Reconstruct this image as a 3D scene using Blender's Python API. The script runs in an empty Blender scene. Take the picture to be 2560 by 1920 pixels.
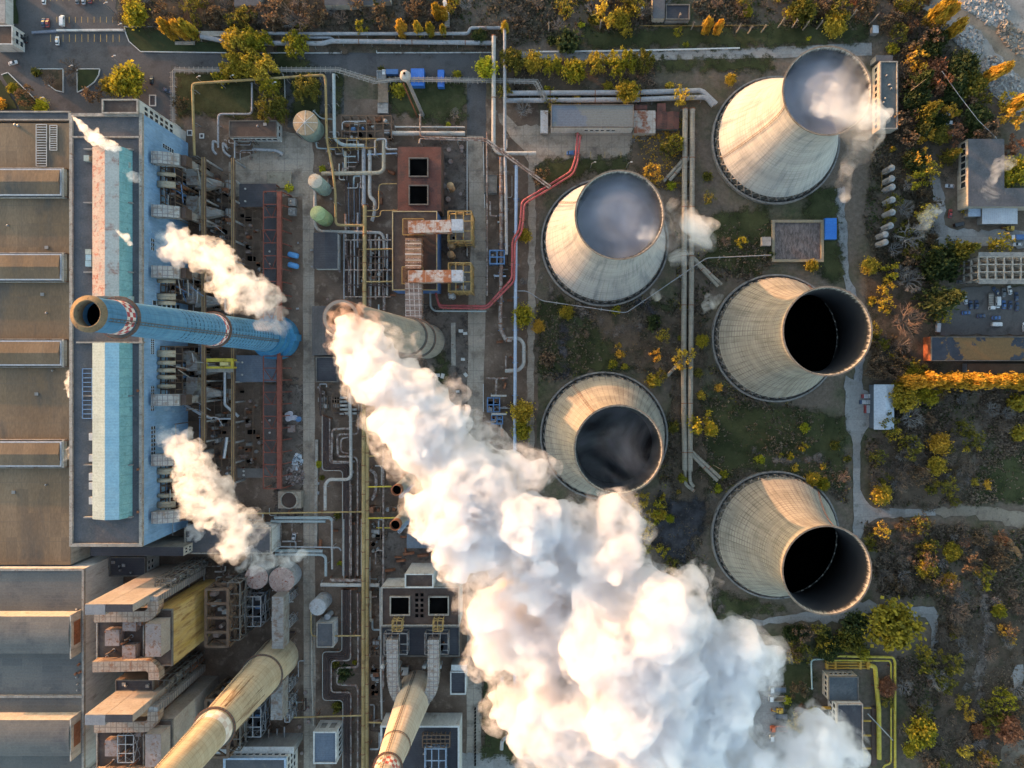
import bpy, bmesh, math, random
import numpy as np
from mathutils import Vector, Matrix
R = math.radians
SC = bpy.context.scene
COL = SC.collection
rnd = random.Random(7)
# ------------------------------------------------------------------ camera, sky, sun, exposure
H, F, NX, NY = 350.0, 1774.0, 1340.0, 927.0        # drone height (m), focal length and nadir in photo pixels
cam = bpy.data.cameras.new('camera'); camo = bpy.data.objects.new('camera', cam); COL.objects.link(camo)
cam.sensor_width = 36.0; cam.lens = F/2560*36.0
cam.shift_x = (1280-NX)/2560; cam.shift_y = (NY-960)/2560
cam.clip_start = 1.0; cam.clip_end = 6000.0
camo.location = (0, 0, H); SC.camera = camo
SUN_AZ, SUN_EL = R(305), R(5.0)
w = bpy.data.worlds.new('World'); SC.world = w; w.use_nodes = True
nt = w.node_tree; bg = nt.nodes['Background']
sky = nt.nodes.new('ShaderNodeTexSky'); sky.sky_type = 'NISHITA'; sky.sun_disc = False
sky.sun_elevation = SUN_EL; sky.sun_rotation = SUN_AZ; sky.altitude = 100; sky.air_density = 1.0; sky.dust_density = 1.6; sky.ozone_density = 1.0
nt.links.new(sky.outputs[0], bg.inputs[0]); bg.inputs[1].default_value = 0.15
sun = bpy.data.lights.new('sun', 'SUN'); sun.energy = 2.0; sun.angle = R(0.5); sun.color = (.57, .27, .13)
suno = bpy.data.objects.new('sun', sun); COL.objects.link(suno)
sd = Vector((math.cos(SUN_EL)*math.sin(SUN_AZ), math.cos(SUN_EL)*math.cos(SUN_AZ), math.sin(SUN_EL)))
suno.rotation_euler = sd.to_track_quat('Z', 'Y').to_euler(); suno.location = (-300, 300, 300)
SC.view_settings.view_transform = 'Standard'; SC.view_settings.look = 'None'; SC.view_settings.gamma = 1.0
SC.view_settings.exposure = 2.85
SC.render.engine = 'CYCLES'
cy = SC.cycles
cy.use_denoising = True; cy.use_adaptive_sampling = True; cy.adaptive_threshold = 0.02
cy.max_bounces = 14; cy.diffuse_bounces = 3; cy.glossy_bounces = 2; cy.transmission_bounces = 2; cy.transparent_max_bounces = 12
cy.volume_bounces = 10; cy.sample_clamp_indirect = 8.0
# ------------------------------------------------------------------ pixel of the photo + height -> place in the world
def P(px, py, z=0.0):
    s = (H-z)/F
    return Vector(((px-NX)*s, (NY-py)*s, z))
def ML(px, z=0.0): return px*(H-z)/F
K = 640/2212
def Z(c, r):
    return lambda x, y: (c*640+x*K, r*480+y*K)
# ------------------------------------------------------------------ materials
MATS = {}
def lin(c):
    if isinstance(c, str):
        c = [int(c[i:i+2], 16)/255 for i in (0, 2, 4)]
        c = [x/12.92 if x <= .04045 else ((x+.055)/1.055)**2.4 for x in c]
    return (*c, 1.0)
class NT:
    def __init__(s, name):
        s.m = bpy.data.materials.new(name); s.m.use_nodes = True
        s.t = s.m.node_tree; s.b = s.t.nodes['Principled BSDF']; s.out = s.t.nodes['Material Output']
    def n(s, ty, ins=None, **kw):
        o = s.t.nodes.new('ShaderNode'+ty)
        for k, v in kw.items(): setattr(o, k, v)
        for k, v in (ins or {}).items(): s.set(o.inputs[k], v)
        return o
    def set(s, i, v):
        if hasattr(v, 'links') or isinstance(v, bpy.types.NodeSocket): s.t.links.new(v, i)
        else: i.default_value = v
    def math(s, op, a, b=0.0, clamp=False):
        o = s.t.nodes.new('ShaderNodeMath'); o.operation = op; o.use_clamp = clamp
        s.set(o.inputs[0], a); s.set(o.inputs[1], b); return o.outputs[0]
    def mix(s, f, a, b, blend='MIX'):
        o = s.t.nodes.new('ShaderNodeMix'); o.data_type = 'RGBA'; o.blend_type = blend
        s.set(o.inputs[0], f); s.set(o.inputs[6], a); s.set(o.inputs[7], b); return o.outputs[2]
    def ramp(s, f, lo, hi):
        o = s.t.nodes.new('ShaderNodeMapRange'); s.set(o.inputs[0], f)
        o.inputs[1].default_value = lo; o.inputs[2].default_value = hi; return o.outputs[0]
    def coords(s, kind='Object'):
        c = s.n('TexCoord').outputs[kind]
        r = s.n('ObjectInfo').outputs['Random']
        v = s.n('CombineXYZ', {0: s.math('MULTIPLY', r, 37.0), 1: s.math('MULTIPLY', r, 91.0), 2: 0.0}).outputs[0]
        o = s.n('VectorMath', {0: c, 1: v}); return o.outputs[0], c
    def noise(s, vec, scale, detail=5.0, rough=.6, dist=0.0):
        return s.n('TexNoise', {'Vector': vec, 'Scale': scale, 'Detail': detail, 'Roughness': rough, 'Distortion': dist}).outputs[0]
    def line(s, coord, period, width):
        f = s.math('FRACT', s.math('DIVIDE', coord, period))
        return s.math('LESS_THAN', f, width/period)
def M(name, c1, c2=None, s=.15, con=(.38, .62), c3=None, s3=.35, t3=(.55, .68), grid=None, rough=.85, metal=0.0, bump=0.0, spec=.3, stretch=None, detail=6.0, cells=None):
    """weathered surface: two tones by noise, stains c3, optional seams grid=(px,py,pz,width,colour)"""
    if name in MATS: return MATS[name]
    t = NT(name); v, raw = t.coords()
    if stretch: v = t.n('VectorMath', {0: v, 1: stretch}, operation='MULTIPLY').outputs[0]
    c1 = lin(c1); col = c1
    nz = t.noise(v, s, detail)
    if c2 is not None: col = t.mix(t.ramp(nz, *con), c1, lin(c2))
    if c3 is not None:
        col = t.mix(t.ramp(t.noise(v, s3, 8.0, .65), *t3), col, lin(c3))
    if cells:   # separately laid sheets or felt patches
        sp = t.n('SeparateXYZ', {0: raw}); cv = t.n('CombineXYZ', {k: t.math('FLOOR', t.math('DIVIDE', sp.outputs[k], cells[k])) for k in range(3)}).outputs[0]
        wn = t.n('TexWhiteNoise', {'Vector': cv}).outputs[0]; col = t.mix(t.math('MULTIPLY', t.ramp(wn, .35, 1.0), cells[3]), col, lin(cells[4]))
    fine = t.noise(v, 1.3, 4.0, .7)
    col = t.mix(1.0, col, t.n('CombineColor', {0: t.ramp(fine, -.6, 1.05), 1: t.ramp(fine, -.6, 1.05), 2: t.ramp(fine, -.6, 1.05)}).outputs[0], 'MULTIPLY')
    if grid:
        sp = t.n('SeparateXYZ', {0: raw}); f = None
        for k in range(3):
            if grid[k]:
                l = t.line(sp.outputs[k], grid[k], grid[3]); f = l if f is None else t.math('MAXIMUM', f, l)
        col = t.mix(f, col, lin(grid[4]))
    t.set(t.b.inputs['Base Color'], col); t.b.inputs['Roughness'].default_value = rough
    t.b.inputs['Metallic'].default_value = metal; t.b.inputs['Specular IOR Level'].default_value = spec
    if bump:
        b = t.n('Bump', {'Height': nz, 'Strength': .6, 'Distance': bump}); t.set(t.b.inputs['Normal'], b.outputs[0])
    MATS[name] = t.m; return t.m
# ------------------------------------------------------------------ mesh and object helpers
class MB:
    """collects shapes, becomes ONE mesh object"""
    def __init__(s): s.v = []; s.f = []; s.mi = []; s.m = 0
    def add(s, vs, fs):
        o = len(s.v); s.v += [tuple(v) for v in vs]; s.f += [tuple(i+o for i in f) for f in fs]; s.mi += [s.m]*len(fs)
    def box(s, a, b):
        (x0, y0, z0), (x1, y1, z1) = a, b
        x0, x1 = min(x0, x1), max(x0, x1); y0, y1 = min(y0, y1), max(y0, y1)
        s.add([(x0,y0,z0),(x1,y0,z0),(x1,y1,z0),(x0,y1,z0),(x0,y0,z1),(x1,y0,z1),(x1,y1,z1),(x0,y1,z1)],
              [(3,2,1,0),(4,5,6,7),(0,1,5,4),(1,2,6,5),(2,3,7,6),(3,0,4,7)])
    def bar(s, a, b, w, h=None):
        """rectangular bar between two points"""
        a, b = Vector(a), Vector(b); h = h or w; d = (b-a).normalized()
        up = Vector((0,0,1)) if abs(d.z) < .95 else Vector((0,1,0))
        x = d.cross(up).normalized()*w/2; y = x.cross(d).normalized()*h/2
        s.add([a-x-y,a+x-y,a+x+y,a-x+y,b-x-y,b+x-y,b+x+y,b-x+y],
              [(3,2,1,0),(4,5,6,7),(0,1,5,4),(1,2,6,5),(2,3,7,6),(3,0,4,7)])
    def tube(s, pts, r, n=8, caps=True):
        pts = [Vector(p) for p in pts]; rings = []
        rr = r if isinstance(r, (list, tuple)) else [r]*len(pts)
        up = Vector((0,0,1)); px = None
        for i, p in enumerate(pts):
            d = (pts[min(i+1, len(pts)-1)]-pts[max(i-1, 0)]).normalized()
            if px is None or (px-d*px.dot(d)).length < .05:
                a = up if abs(d.z) < .9 else Vector((1,0,0)); x = d.cross(a).normalized()
            else: x = (px-d*px.dot(d)).normalized()
            px = x; y = d.cross(x)
            k = 1.0
            if 0 < i < len(pts)-1:
                c = (pts[i]-pts[i-1]).normalized().dot((pts[i+1]-pts[i]).normalized()); k = 1/max(.6, math.sqrt(max(.01, (1+c)/2)))
            rings.append([p+(x*math.cos(q)+y*math.sin(q))*rr[i]*(k if k < 1.1 else 1.05) for q in [2*math.pi*j/n for j in range(n)]])
        vs = [v for g in rings for v in g]; fs = []
        for i in range(len(pts)-1):
            for j in range(n):
                a, b = i*n+j, i*n+(j+1) % n; fs.append((a, b, b+n, a+n))
        if caps: fs += [tuple(range(n-1, -1, -1)), tuple(range((len(pts)-1)*n, len(pts)*n))]
        s.add(vs, fs)
    def lathe(s, c, prof, n=32, closed=False, a0=0, a1=2*math.pi):
        """prof: (r, z) list swept round the vertical axis at c"""
        c = Vector(c); full = abs(a1-a0-2*math.pi) < 1e-6; m = n if full else n+1; vs = []
        for r_, z_ in prof:
            for j in range(m):
                q = a0+(a1-a0)*j/n; vs.append((c.x+r_*math.cos(q), c.y+r_*math.sin(q), c.z+z_))
        fs = []; k = len(prof)
        for i in range(k if closed else k-1):
            i2 = (i+1) % k
            for j in range(n):
                j2 = (j+1) % m; fs.append((i*m+j, i*m+j2, i2*m+j2, i2*m+j))
        s.add(vs, fs)
    def disc(s, c, r, n=24):
        c = Vector(c); s.add([(c.x+r*math.cos(2*math.pi*j/n), c.y+r*math.sin(2*math.pi*j/n), c.z) for j in range(n)], [tuple(range(n))])
    def poly(s, pts): s.add(pts, [tuple(range(len(pts)))])
    def prism(s, pts, z0, z1):
        n = len(pts)
        s.add([(p[0],p[1],z0) for p in pts]+[(p[0],p[1],z1) for p in pts],
              [tuple(range(n-1,-1,-1)), tuple(range(n,2*n))]+[(i,(i+1)%n,(i+1)%n+n,i+n) for i in range(n)])
    def build(s, name, mat, parent=None, smooth=False):
        me = bpy.data.meshes.new(name)
        L = Vector((0,0,0)) if parent is None else PLOC[parent.name]
        me.from_pydata([(v[0]-L.x, v[1]-L.y, v[2]-L.z) for v in s.v], [], s.f)
        for q in (mat if isinstance(mat, (list, tuple)) else [mat]): me.materials.append(q)
        if any(s.mi): me.polygons.foreach_set('material_index', s.mi)
        bm = bmesh.new(); bm.from_mesh(me); bmesh.ops.recalc_face_normals(bm, faces=bm.faces); bm.to_mesh(me); bm.free()
        if smooth: me.polygons.foreach_set('use_smooth', [True]*len(me.polygons))
        o = bpy.data.objects.new(name, me); COL.objects.link(o)
        if parent is not None: o.parent = parent; PLOC[o.name] = PLOC[parent.name].copy()
        else: PLOC[o.name] = Vector((0,0,0))
        return o
PLOC = {}
def smooth_by_angle(o, ang=40):
    me = o.data; me.polygons.foreach_set('use_smooth', [True]*len(me.polygons))
    bm = bmesh.new(); bm.from_mesh(me)
    for e in bm.edges:
        if len(e.link_faces) == 2 and e.calc_face_angle(0) > R(ang): e.smooth = False
    bm.to_mesh(me); bm.free(); return o
def tag(o, label, cat, group=None):
    o['label'] = label; o['category'] = cat
    if group: o['group'] = group
    return o
def thing(name, label, cat, loc, group=None):
    o = bpy.data.objects.new(name, None); COL.objects.link(o); o.location = loc; o.empty_display_size = .5
    PLOC[o.name] = Vector(loc); return tag(o, label, cat, group)
def recentre(o):
    """move a one-mesh thing's origin to its base"""
    me = o.data; n = len(me.vertices); a = np.empty(n*3, 'f'); me.vertices.foreach_get('co', a); a = a.reshape(-1, 3)
    c = np.array([(a[:,0].min()+a[:,0].max())/2, (a[:,1].min()+a[:,1].max())/2, a[:,2].min()], 'f'); a -= c
    me.vertices.foreach_set('co', a.ravel()); me.update(); o.location = Vector([float(x) for x in c]); PLOC[o.name] = o.location.copy(); return o
def struct(name, mb, mat):
    o = mb.build(name, mat); o['kind'] = 'structure'; return o
def copy_tree(o, parent=None):
    c = o.copy(); COL.objects.link(c)
    if parent is not None: c.parent = parent
    for ch in list(o.children): copy_tree(ch, c)
    return c
# ------------------------------------------------------------------ ground sheet
def mat_ground():
    t = NT('ground_mix'); v = t.n('TexCoord').outputs['Object']
    a = t.noise(v, .018, 6, .6); b = t.noise(v, .07, 8, .7, .5); c = t.noise(v, .5, 6, .75)
    soil = t.mix(t.ramp(c, .3, .7), lin((.080,.062,.048)), lin((.160,.124,.096)))
    grass = t.mix(t.ramp(c, .3, .7), lin((.032,.038,.020)), lin((.075,.082,.040)))
    g = t.mix(t.ramp(t.math('ADD', t.math('MULTIPLY', a, .6), t.math('MULTIPLY', b, .5)), .53, .70), soil, grass)
    leaf = t.mix(t.ramp(t.noise(v, .12, 8, .8, 1.0), .56, .72), g, lin((.13,.10,.065)))
    t.set(t.b.inputs['Base Color'], leaf); t.b.inputs['Roughness'].default_value = .95; t.b.inputs['Specular IOR Level'].default_value = .1
    bb = t.n('Bump', {'Height': c, 'Strength': .8, 'Distance': .5}); t.set(t.b.inputs['Normal'], bb.outputs[0])
    return t.m
g = MB(); g.poly([(-3000,-3000,0),(3000,-3000,0),(3000,3000,0),(-3000,3000,0)]); struct('ground', g, mat_ground())
# ------------------------------------------------------------------ cooling towers
def mat_shell(name, c1, c2, stain, gridk, white):
    t = NT(name); v, raw = t.coords()
    sp = t.n('SeparateXYZ', {0: raw}); ang = t.math('MULTIPLY', t.math('ARCTAN2', sp.outputs[1], sp.outputs[0]), 18.0)
    z = sp.outputs[2]
    cyl = t.n('CombineXYZ', {0: ang, 1: z, 2: t.math('MULTIPLY', t.n('ObjectInfo').outputs['Random'], 90.0)}).outputs[0]
    st = t.n('VectorMath', {0: cyl, 1: (1.0, .10, 1.0)}, operation='MULTIPLY').outputs[0]
    hz = t.n('VectorMath', {0: cyl, 1: (.12, 1.0, 1.0)}, operation='MULTIPLY').outputs[0]
    col = t.mix(t.ramp(t.noise(hz, .25, 6, .7), .35, .65), lin(c1), lin(c2))
    col = t.mix(t.math('MULTIPLY', t.ramp(t.noise(st, .35, 6, .7), .5, .75), white), col, lin(stain))
    f = t.math('MAXIMUM', t.line(t.math('ADD', z, 200), 1.9, .34), t.line(t.math('ADD', ang, 200.0), 1.885, .30))
    dirt = t.ramp(t.noise(cyl, .16, 4, .6), .32, .6)
    col = t.mix(t.math('MULTIPLY', t.math('MULTIPLY', f, dirt), gridk), col, lin((.10,.09,.08)))
    t.set(t.b.inputs['Base Color'], col); t.b.inputs['Roughness'].default_value = .9; t.b.inputs['Specular IOR Level'].default_value = .2
    return t.m
MS_W = mat_shell('pale_concrete_shell', (.295,.295,.29), (.40,.395,.38), (.15,.165,.185), .3, .95)
MS_B = mat_shell('ribbed_concrete_shell', (.215,.202,.178), (.30,.283,.245), (.115,.105,.09), .75, .85)
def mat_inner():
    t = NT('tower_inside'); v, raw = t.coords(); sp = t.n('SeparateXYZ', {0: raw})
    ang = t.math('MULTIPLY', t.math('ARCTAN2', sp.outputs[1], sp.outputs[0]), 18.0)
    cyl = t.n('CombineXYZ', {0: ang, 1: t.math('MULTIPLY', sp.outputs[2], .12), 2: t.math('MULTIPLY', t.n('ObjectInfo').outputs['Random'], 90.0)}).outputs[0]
    # the upper two metres paler, streaks of it running down the near-black lining
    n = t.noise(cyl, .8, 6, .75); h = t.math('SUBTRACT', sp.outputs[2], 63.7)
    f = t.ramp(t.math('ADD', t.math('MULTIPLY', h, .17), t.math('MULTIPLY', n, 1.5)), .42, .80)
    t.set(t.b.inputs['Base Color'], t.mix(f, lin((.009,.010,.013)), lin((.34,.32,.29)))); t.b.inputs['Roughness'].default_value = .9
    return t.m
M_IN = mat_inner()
M_BASIN = M('basin_concrete', (.20,.19,.18), (.30,.28,.26), .4, c3=(.09,.085,.08), s3=.25)
M_DARK = M('black_parts_and_shade', (.003,.003,.0033), (.006,.006,.006), spec=0.0)  # near-black colour stands in for the darkness inside openings; also black parts
M_RIM = M('weathered_rim', (.19,.145,.11), (.28,.225,.18), .6, c3=(.09,.07,.06), s3=.8)
M_LOUV = M('inlet_louvres', (.10,.095,.085), (.17,.16,.14), .5, grid=(0,0,1.2,.25,(.03,.03,.03)))
M_STEEL = M('galvanised_steel', (.33,.33,.34), (.45,.45,.46), .5, rough=.5, metal=.3)
M_RUST = M('rusty_steel', (.20,.075,.035), (.30,.13,.07), .4, c3=(.12,.05,.03), s3=.9)
TH = 63.7
def r_shell(z): return 16.6*math.sqrt(1+((z-51)/31.5)**2)
def cooling_tower(bx, by, mat, label, ladder_deg, fill=None):
    c = P(bx, by); o = thing('cooling_tower', label, 'cooling tower', c, 'hyperbolic concrete cooling towers')
    zs = [6+(TH-6)*i/40 for i in range(41)]
    s_ = MB(); s_.lathe(c, [(r_shell(z), z) for z in zs]+[(r_shell(TH)+.02, TH+.002)], 128)
    smooth_by_angle(s_.build('shell', mat, o), 35)
    k_ = MB(); k_.lathe(c, [(r_shell(TH)+.04, TH-.5),(r_shell(TH)+.32, TH-.45),(r_shell(TH)+.32, TH+.1),(r_shell(TH)-.32, TH+.1),(r_shell(TH)-.32, TH-.3)], 128); k_.build('rim', M_RIM, o)
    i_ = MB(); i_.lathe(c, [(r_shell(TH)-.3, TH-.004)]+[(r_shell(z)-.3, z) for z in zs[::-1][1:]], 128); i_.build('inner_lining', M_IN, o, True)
    b = MB(); b.lathe(c, [(31.4, 0), (31.4, 2.6), (30.6, 2.6), (29.9, .8)], 96); b.build('basin', M_BASIN, o)
    l = MB()
    for k in range(44):
        q = 2*math.pi*k/44
        for d in (-1, 1):
            a0, a1 = q-d*.05, q+d*.05
            l.bar((c.x+30*math.cos(a0), c.y+30*math.sin(a0), .4), (c.x+(r_shell(6)-.2)*math.cos(a1), c.y+(r_shell(6)-.2)*math.sin(a1), 6.15), .6)
    l.build('raking_columns', M_BASIN, o)
    v = MB(); v.lathe(c, [(29.7, .9), (r_shell(6)-.8, 5.9)], 96); v.build('air_inlet', M_LOUV, o)
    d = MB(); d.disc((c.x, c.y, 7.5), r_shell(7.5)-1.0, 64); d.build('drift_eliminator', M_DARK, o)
    q = R(ladder_deg); ld = MB(); pts = [Vector((c.x+(r_shell(z)+.5)*math.cos(q), c.y+(r_shell(z)+.5)*math.sin(q), z)) for z in zs]
    tn = Vector((-math.sin(q), math.cos(q), 0))
    for s in (-.4, .4): ld.tube([p+tn*s for p in pts], .09, 4)
    for p in pts[::2]: ld.bar(p-tn*.4, p+tn*.4, .08)
    ld.build('ladder', M_RUST, o)
    return o, c
T1 = cooling_tower(1936, 354, MS_W, 'white cooling tower with steam over its mouth at the upper right corner', 200)
T2 = cooling_tower(1511, 608, MS_W, 'white cooling tower full of pale steam beside the red twin pipes', 140)
T3 = cooling_tower(1509, 1088, MS_B, 'beige cooling tower with thin dark vapour inside, touched by the big plume', 122)
T4 = cooling_tower(1936, 846, MS_B, 'beige ribbed cooling tower with black empty mouth below the square pond', 60)
T5 = cooling_tower(1935, 1335, MS_B, 'lowest beige cooling tower with an orange sunlit patch and black mouth', 48)
# ------------------------------------------------------------------ roads, yards, lawns (thin sheets, each 20 mm above the one below)
M_ASPH = M('asphalt', (.082,.081,.085), (.108,.105,.108), .05, c3=(.055,.054,.056), s3=.12, t3=(.5,.7))
M_ASPH2 = M('worn_asphalt', (.11,.10,.098), (.15,.135,.125), .07, c3=(.075,.068,.064), s3=.2)
M_CONC = M('worn_concrete', (.32,.265,.21), (.41,.345,.28), .06, c3=(.19,.15,.12), s3=.13, t3=(.5,.66), grid=(6.2,5.8,0,.16,(.13,.115,.10)))
M_CONC2 = M('grey_concrete', cells=(7,6,50,.45,(.17,.16,.15)), c1=(.28,.27,.26), c2=(.36,.345,.33), s=.06, c3=(.18,.165,.15), s3=.2, grid=(0,6,0,.15,(.14,.135,.13)))
M_GRAV = M('gravel_track', (.20,.20,.205), (.30,.30,.30), .15, c3=(.11,.105,.10), s3=.5)
M_LAWN = M('lawn_grass', (.022,.034,.012), (.040,.055,.018), .10, c3=(.075,.055,.03), s3=.3, t3=(.6,.75), rough=.95)
M_DIRT = M('bare_soil', (.085,.066,.055), (.14,.112,.095), .09, c3=(.05,.042,.036), s3=.2, t3=(.48,.64), rough=.95)
M_DIRTD = M('oily_soil', (.118,.080,.058), (.205,.147,.110), .08, c3=(.30,.23,.175), s3=.2, t3=(.54,.7), rough=.95, detail=10)
M_LITTER = M('leaf_litter', (.075,.045,.026), (.12,.078,.045), .12, c3=(.035,.036,.018), s3=.2, rough=.95)
M_RUBG = M('crushed_rubble_ground', (.25,.235,.22), (.36,.335,.31), .08, c3=(.15,.13,.115), s3=.3)
M_TRACK = M('dirt_track', (.20,.165,.125), (.27,.225,.175), .1, c3=(.14,.115,.09), s3=.3)
M_WHITE = M('white_paint', (.70,.70,.69), (.58,.58,.57), .5)
M_YLINE = M('yellow_road_paint', (.55,.36,.10), (.40,.27,.09), .6)
LAY = [1]
def soft(name, c1, c2, sc, c3, s3, t3):
    """turf or soil that thins out at its margin (vertex value 'cover' plus noise)"""
    t = NT(name); v, raw = t.coords()
    col = t.mix(t.ramp(t.noise(v, sc, 7, .65), .38, .62), lin(c1), lin(c2)); col = t.mix(t.ramp(t.noise(v, s3, 8, .7), *t3), col, lin(c3))
    fine = t.noise(v, 1.1, 6, .8); k = t.ramp(fine, -.3, .9); col = t.mix(1.0, col, t.n('CombineColor', {0: k, 1: k, 2: k}).outputs[0], 'MULTIPLY')
    t.set(t.b.inputs['Base Color'], col); t.b.inputs['Roughness'].default_value = .95; t.b.inputs['Specular IOR Level'].default_value = .1
    bp = t.n('Bump', {'Height': fine, 'Strength': .7, 'Distance': .4}); t.set(t.b.inputs['Normal'], bp.outputs[0])
    cov = t.n('Attribute', attribute_name='cover').outputs['Fac']
    al = t.ramp(t.math('ADD', cov, t.math('MULTIPLY', t.math('SUBTRACT', t.noise(v, .22, 8, .75), .5), 2.2)), .35, .65)
    t.set(t.b.inputs['Alpha'], al); return t.m
S_LAWN = soft('thin_grass', (.034,.041,.017), (.075,.080,.036), .08, (.11,.085,.055), .25, (.58,.72))
S_DIRT = soft('thin_soil', (.13,.105,.09), (.21,.175,.15), .09, (.055,.045,.04), .2, (.5,.66))
S_LIT = soft('thin_leaf_litter', (.088,.066,.048), (.145,.108,.078), .12, (.045,.046,.026), .2, (.5,.66))
S_COAL = soft('thin_coal_dust', (.03,.03,.034), (.075,.075,.085), .2, (.10,.09,.085), .5, (.55,.68))
SOFT = {'lawn': S_LAWN, 'leaf_litter': S_LIT, 'soil': S_DIRT, 'coal_stained_ground': S_COAL}
def patch(name, pts, mat, jit=0.0, seg=2.5, z=None):
    r_ = random.Random(len(pts)*77+int(pts[0][0])); w_ = [P(*p) for p in pts]; out = []
    fade = mat in SOFT.values(); seg = 4 if fade else seg
    for i, a in enumerate(w_):
        b = w_[(i+1) % len(w_)]; n = max(1, int((b-a).length/seg)) if jit else 1
        for k in range(n):
            q = a.lerp(b, k/n)
            if jit: q = q+Vector((r_.gauss(0, jit), r_.gauss(0, jit), 0))
            out.append((q.x, q.y, 0))
    z = LAY[0]*.02 if z is None else z; LAY[0] += 1
    mb = MB(); mb.poly([(x, y, z) for x, y, _ in out])
    if fade:
        q = np.array([o_[:2] for o_ in out]); g = 2.2; x0, y0 = q.min(0)-6; nx, ny = [int(v) for v in (q.max(0)+6-[x0, y0])/g+1]
        X, Y = np.meshgrid(x0+np.arange(nx+1)*g, y0+np.arange(ny+1)*g); pp = np.c_[X.ravel(), Y.ravel()]; a = q; b = np.roll(q, -1, 0); d2 = np.full(len(pp), 1e9); ins = np.zeros(len(pp), bool)
        for p0, p1 in zip(a, b):
            e = p1-p0; t = np.clip(((pp-p0)@e)/(e@e+1e-9), 0, 1); d2 = np.minimum(d2, ((pp-p0-t[:,None]*e)**2).sum(1))
            ins ^= ((p0[1] > pp[:,1]) != (p1[1] > pp[:,1])) & (pp[:,0] < (p1[0]-p0[0])*(pp[:,1]-p0[1])/(p1[1]-p0[1]+1e-12)+p0[0])
        cov = np.clip(.5+np.sqrt(d2)*np.where(ins, 1, -1)/10, 0, 1); w1 = nx+1; me = bpy.data.meshes.new(name)
        fs = [(j*w1+i, j*w1+i+1, (j+1)*w1+i+1, (j+1)*w1+i) for j in range(ny) for i in range(nx)]; fs = [f for f in fs if max(cov[list(f)]) > 0]
        use = sorted({i for f in fs for i in f}); mp = {k: i for i, k in enumerate(use)}
        me.from_pydata([(pp[k,0], pp[k,1], z) for k in use], [], [tuple(mp[i] for i in f) for f in fs]); me.materials.append(mat)
        at = me.attributes.new('cover', 'FLOAT', 'POINT'); at.data.foreach_set('value', [float(cov[k]) for k in use])
        o = bpy.data.objects.new(name, me); COL.objects.link(o); o['kind'] = 'structure'; return o
    o = struct(name, mb, mat)
    bm = bmesh.new(); bm.from_mesh(o.data); bmesh.ops.triangulate(bm, faces=bm.faces); bm.to_mesh(o.data); bm.free(); return o
def zp(c, r, pts): q = Z(c, r); return [q(*p) for p in pts]
def band(pts, w_):
    """pixel polyline -> pixel polygon of width w_"""
    L_, R_ = [], []
    for i, p in enumerate(pts):
        a, b = pts[max(i-1,0)], pts[min(i+1,len(pts)-1)]; d = math.hypot(b[0]-a[0], b[1]-a[1]) or 1
        nx, ny = -(b[1]-a[1])/d*w_/2, (b[0]-a[0])/d*w_/2
        L_.append((p[0]+nx, p[1]+ny)); R_.append((p[0]-nx, p[1]-ny))
    return L_+R_[::-1]
# soil of the works area, forecourts and yards
patch('works_ground', [(455,250),(1345,250),(1345,1960),(140,1960),(140,1300),(455,1300)], M_DIRTD, .6, 6)
patch('soil', [(1050,340),(1170,340),(1170,700),(1050,560)], S_DIRT, .8)
patch('soil', [(950,1330),(1160,1330),(1160,1470),(950,1470)], S_DIRT, .8)
patch('soil', [(1060,770),(1165,770),(1200,1130),(1075,1130)], S_DIRT, .8)
patch('soil', [(700,960),(760,960),(760,1300),(690,1300)], S_DIRT, .8)
patch('forecourt', [(-120,-120),(300,-120),(290,20),(310,62),(315,85),(330,115),(355,131),(570,134),(1310,130),(1310,172),(1245,180),(1215,205),(1215,345),(1167,345),(1167,205),(965,195),(860,180),(860,285),(755,285),(752,175),(745,320),(720,320),(713,178),(660,172),(435,172),(430,300),(480,400),(-120,400)], M_ASPH, .15, 3)
patch('yard', zp(1,0,[(-30,1150),(260,1130),(500,1240),(500,1700),(-250,1700),(-230,1400),(-30,1330)]), M_CONC, .3)
patch('road', [(757,430),(785,430),(790,1960),(760,1960)], M_CONC, .1, 8)
patch('road', [(1167,340),(1207,340),(1215,560),(1222,640),(1215,760),(1205,1100),(1203,1960),(1167,1960),(1167,1100),(1172,700),(1178,600)], M_CONC, .15, 8)
patch('yard', [(1150,1880),(1420,1895),(1420,1960),(1150,1960)], M_CONC2, .2)
patch('yard', [(1290,313),(1380,312),(1600,330),(1580,398),(1390,398),(1358,402),(1340,416),(1320,400),(1300,365),(1265,330),(1240,285),(1260,280)], M_CONC, .5)
patch('slab_yard', [(1578,343),(1652,343),(1650,403),(1580,403)], M('patched_slabs', (.24,.22,.20), (.33,.31,.29), .3, c3=(.12,.06,.03), s3=.5, t3=(.5,.6), grid=(3.4,4.4,0,.35,(.06,.05,.04))), .2)
patch('road', [(1300,130),(1636,128),(1920,119),(2178,106),(2180,138),(1920,146),(1636,151),(1300,152)], M_CONC2, .15, 5)
patch('path', band([(1328,400),(1330,520),(1328,760),(1326,960),(1327,1200)], 17), M_CONC, .3)
patch('path', band([(2097,470),(2106,560),(2112,680),(2130,740),(2148,860),(2142,980)], 22), M_GRAV, .5)
patch('yard', [(2112,940),(2152,960),(2176,990),(2172,1065),(2154,1092),(2150,1110),(2132,1110),(2128,1090),(2112,1075)], M_CONC2, .3)
patch('path', [(2132,1105),(2150,1105),(2151,1225),(2163,1250),(2185,1268),(2260,1272),(2338,1270),(2338,1288),(2260,1292),(2190,1296),(2165,1312),(2151,1345),(2132,1345)], M_CONC2, .2)
patch('dirt_track', [(2335,1270),(2430,1262),(2560,1280),(2640,1300),(2640,1345),(2540,1320),(2440,1290),(2338,1287)], M_TRACK, .6)
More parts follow.
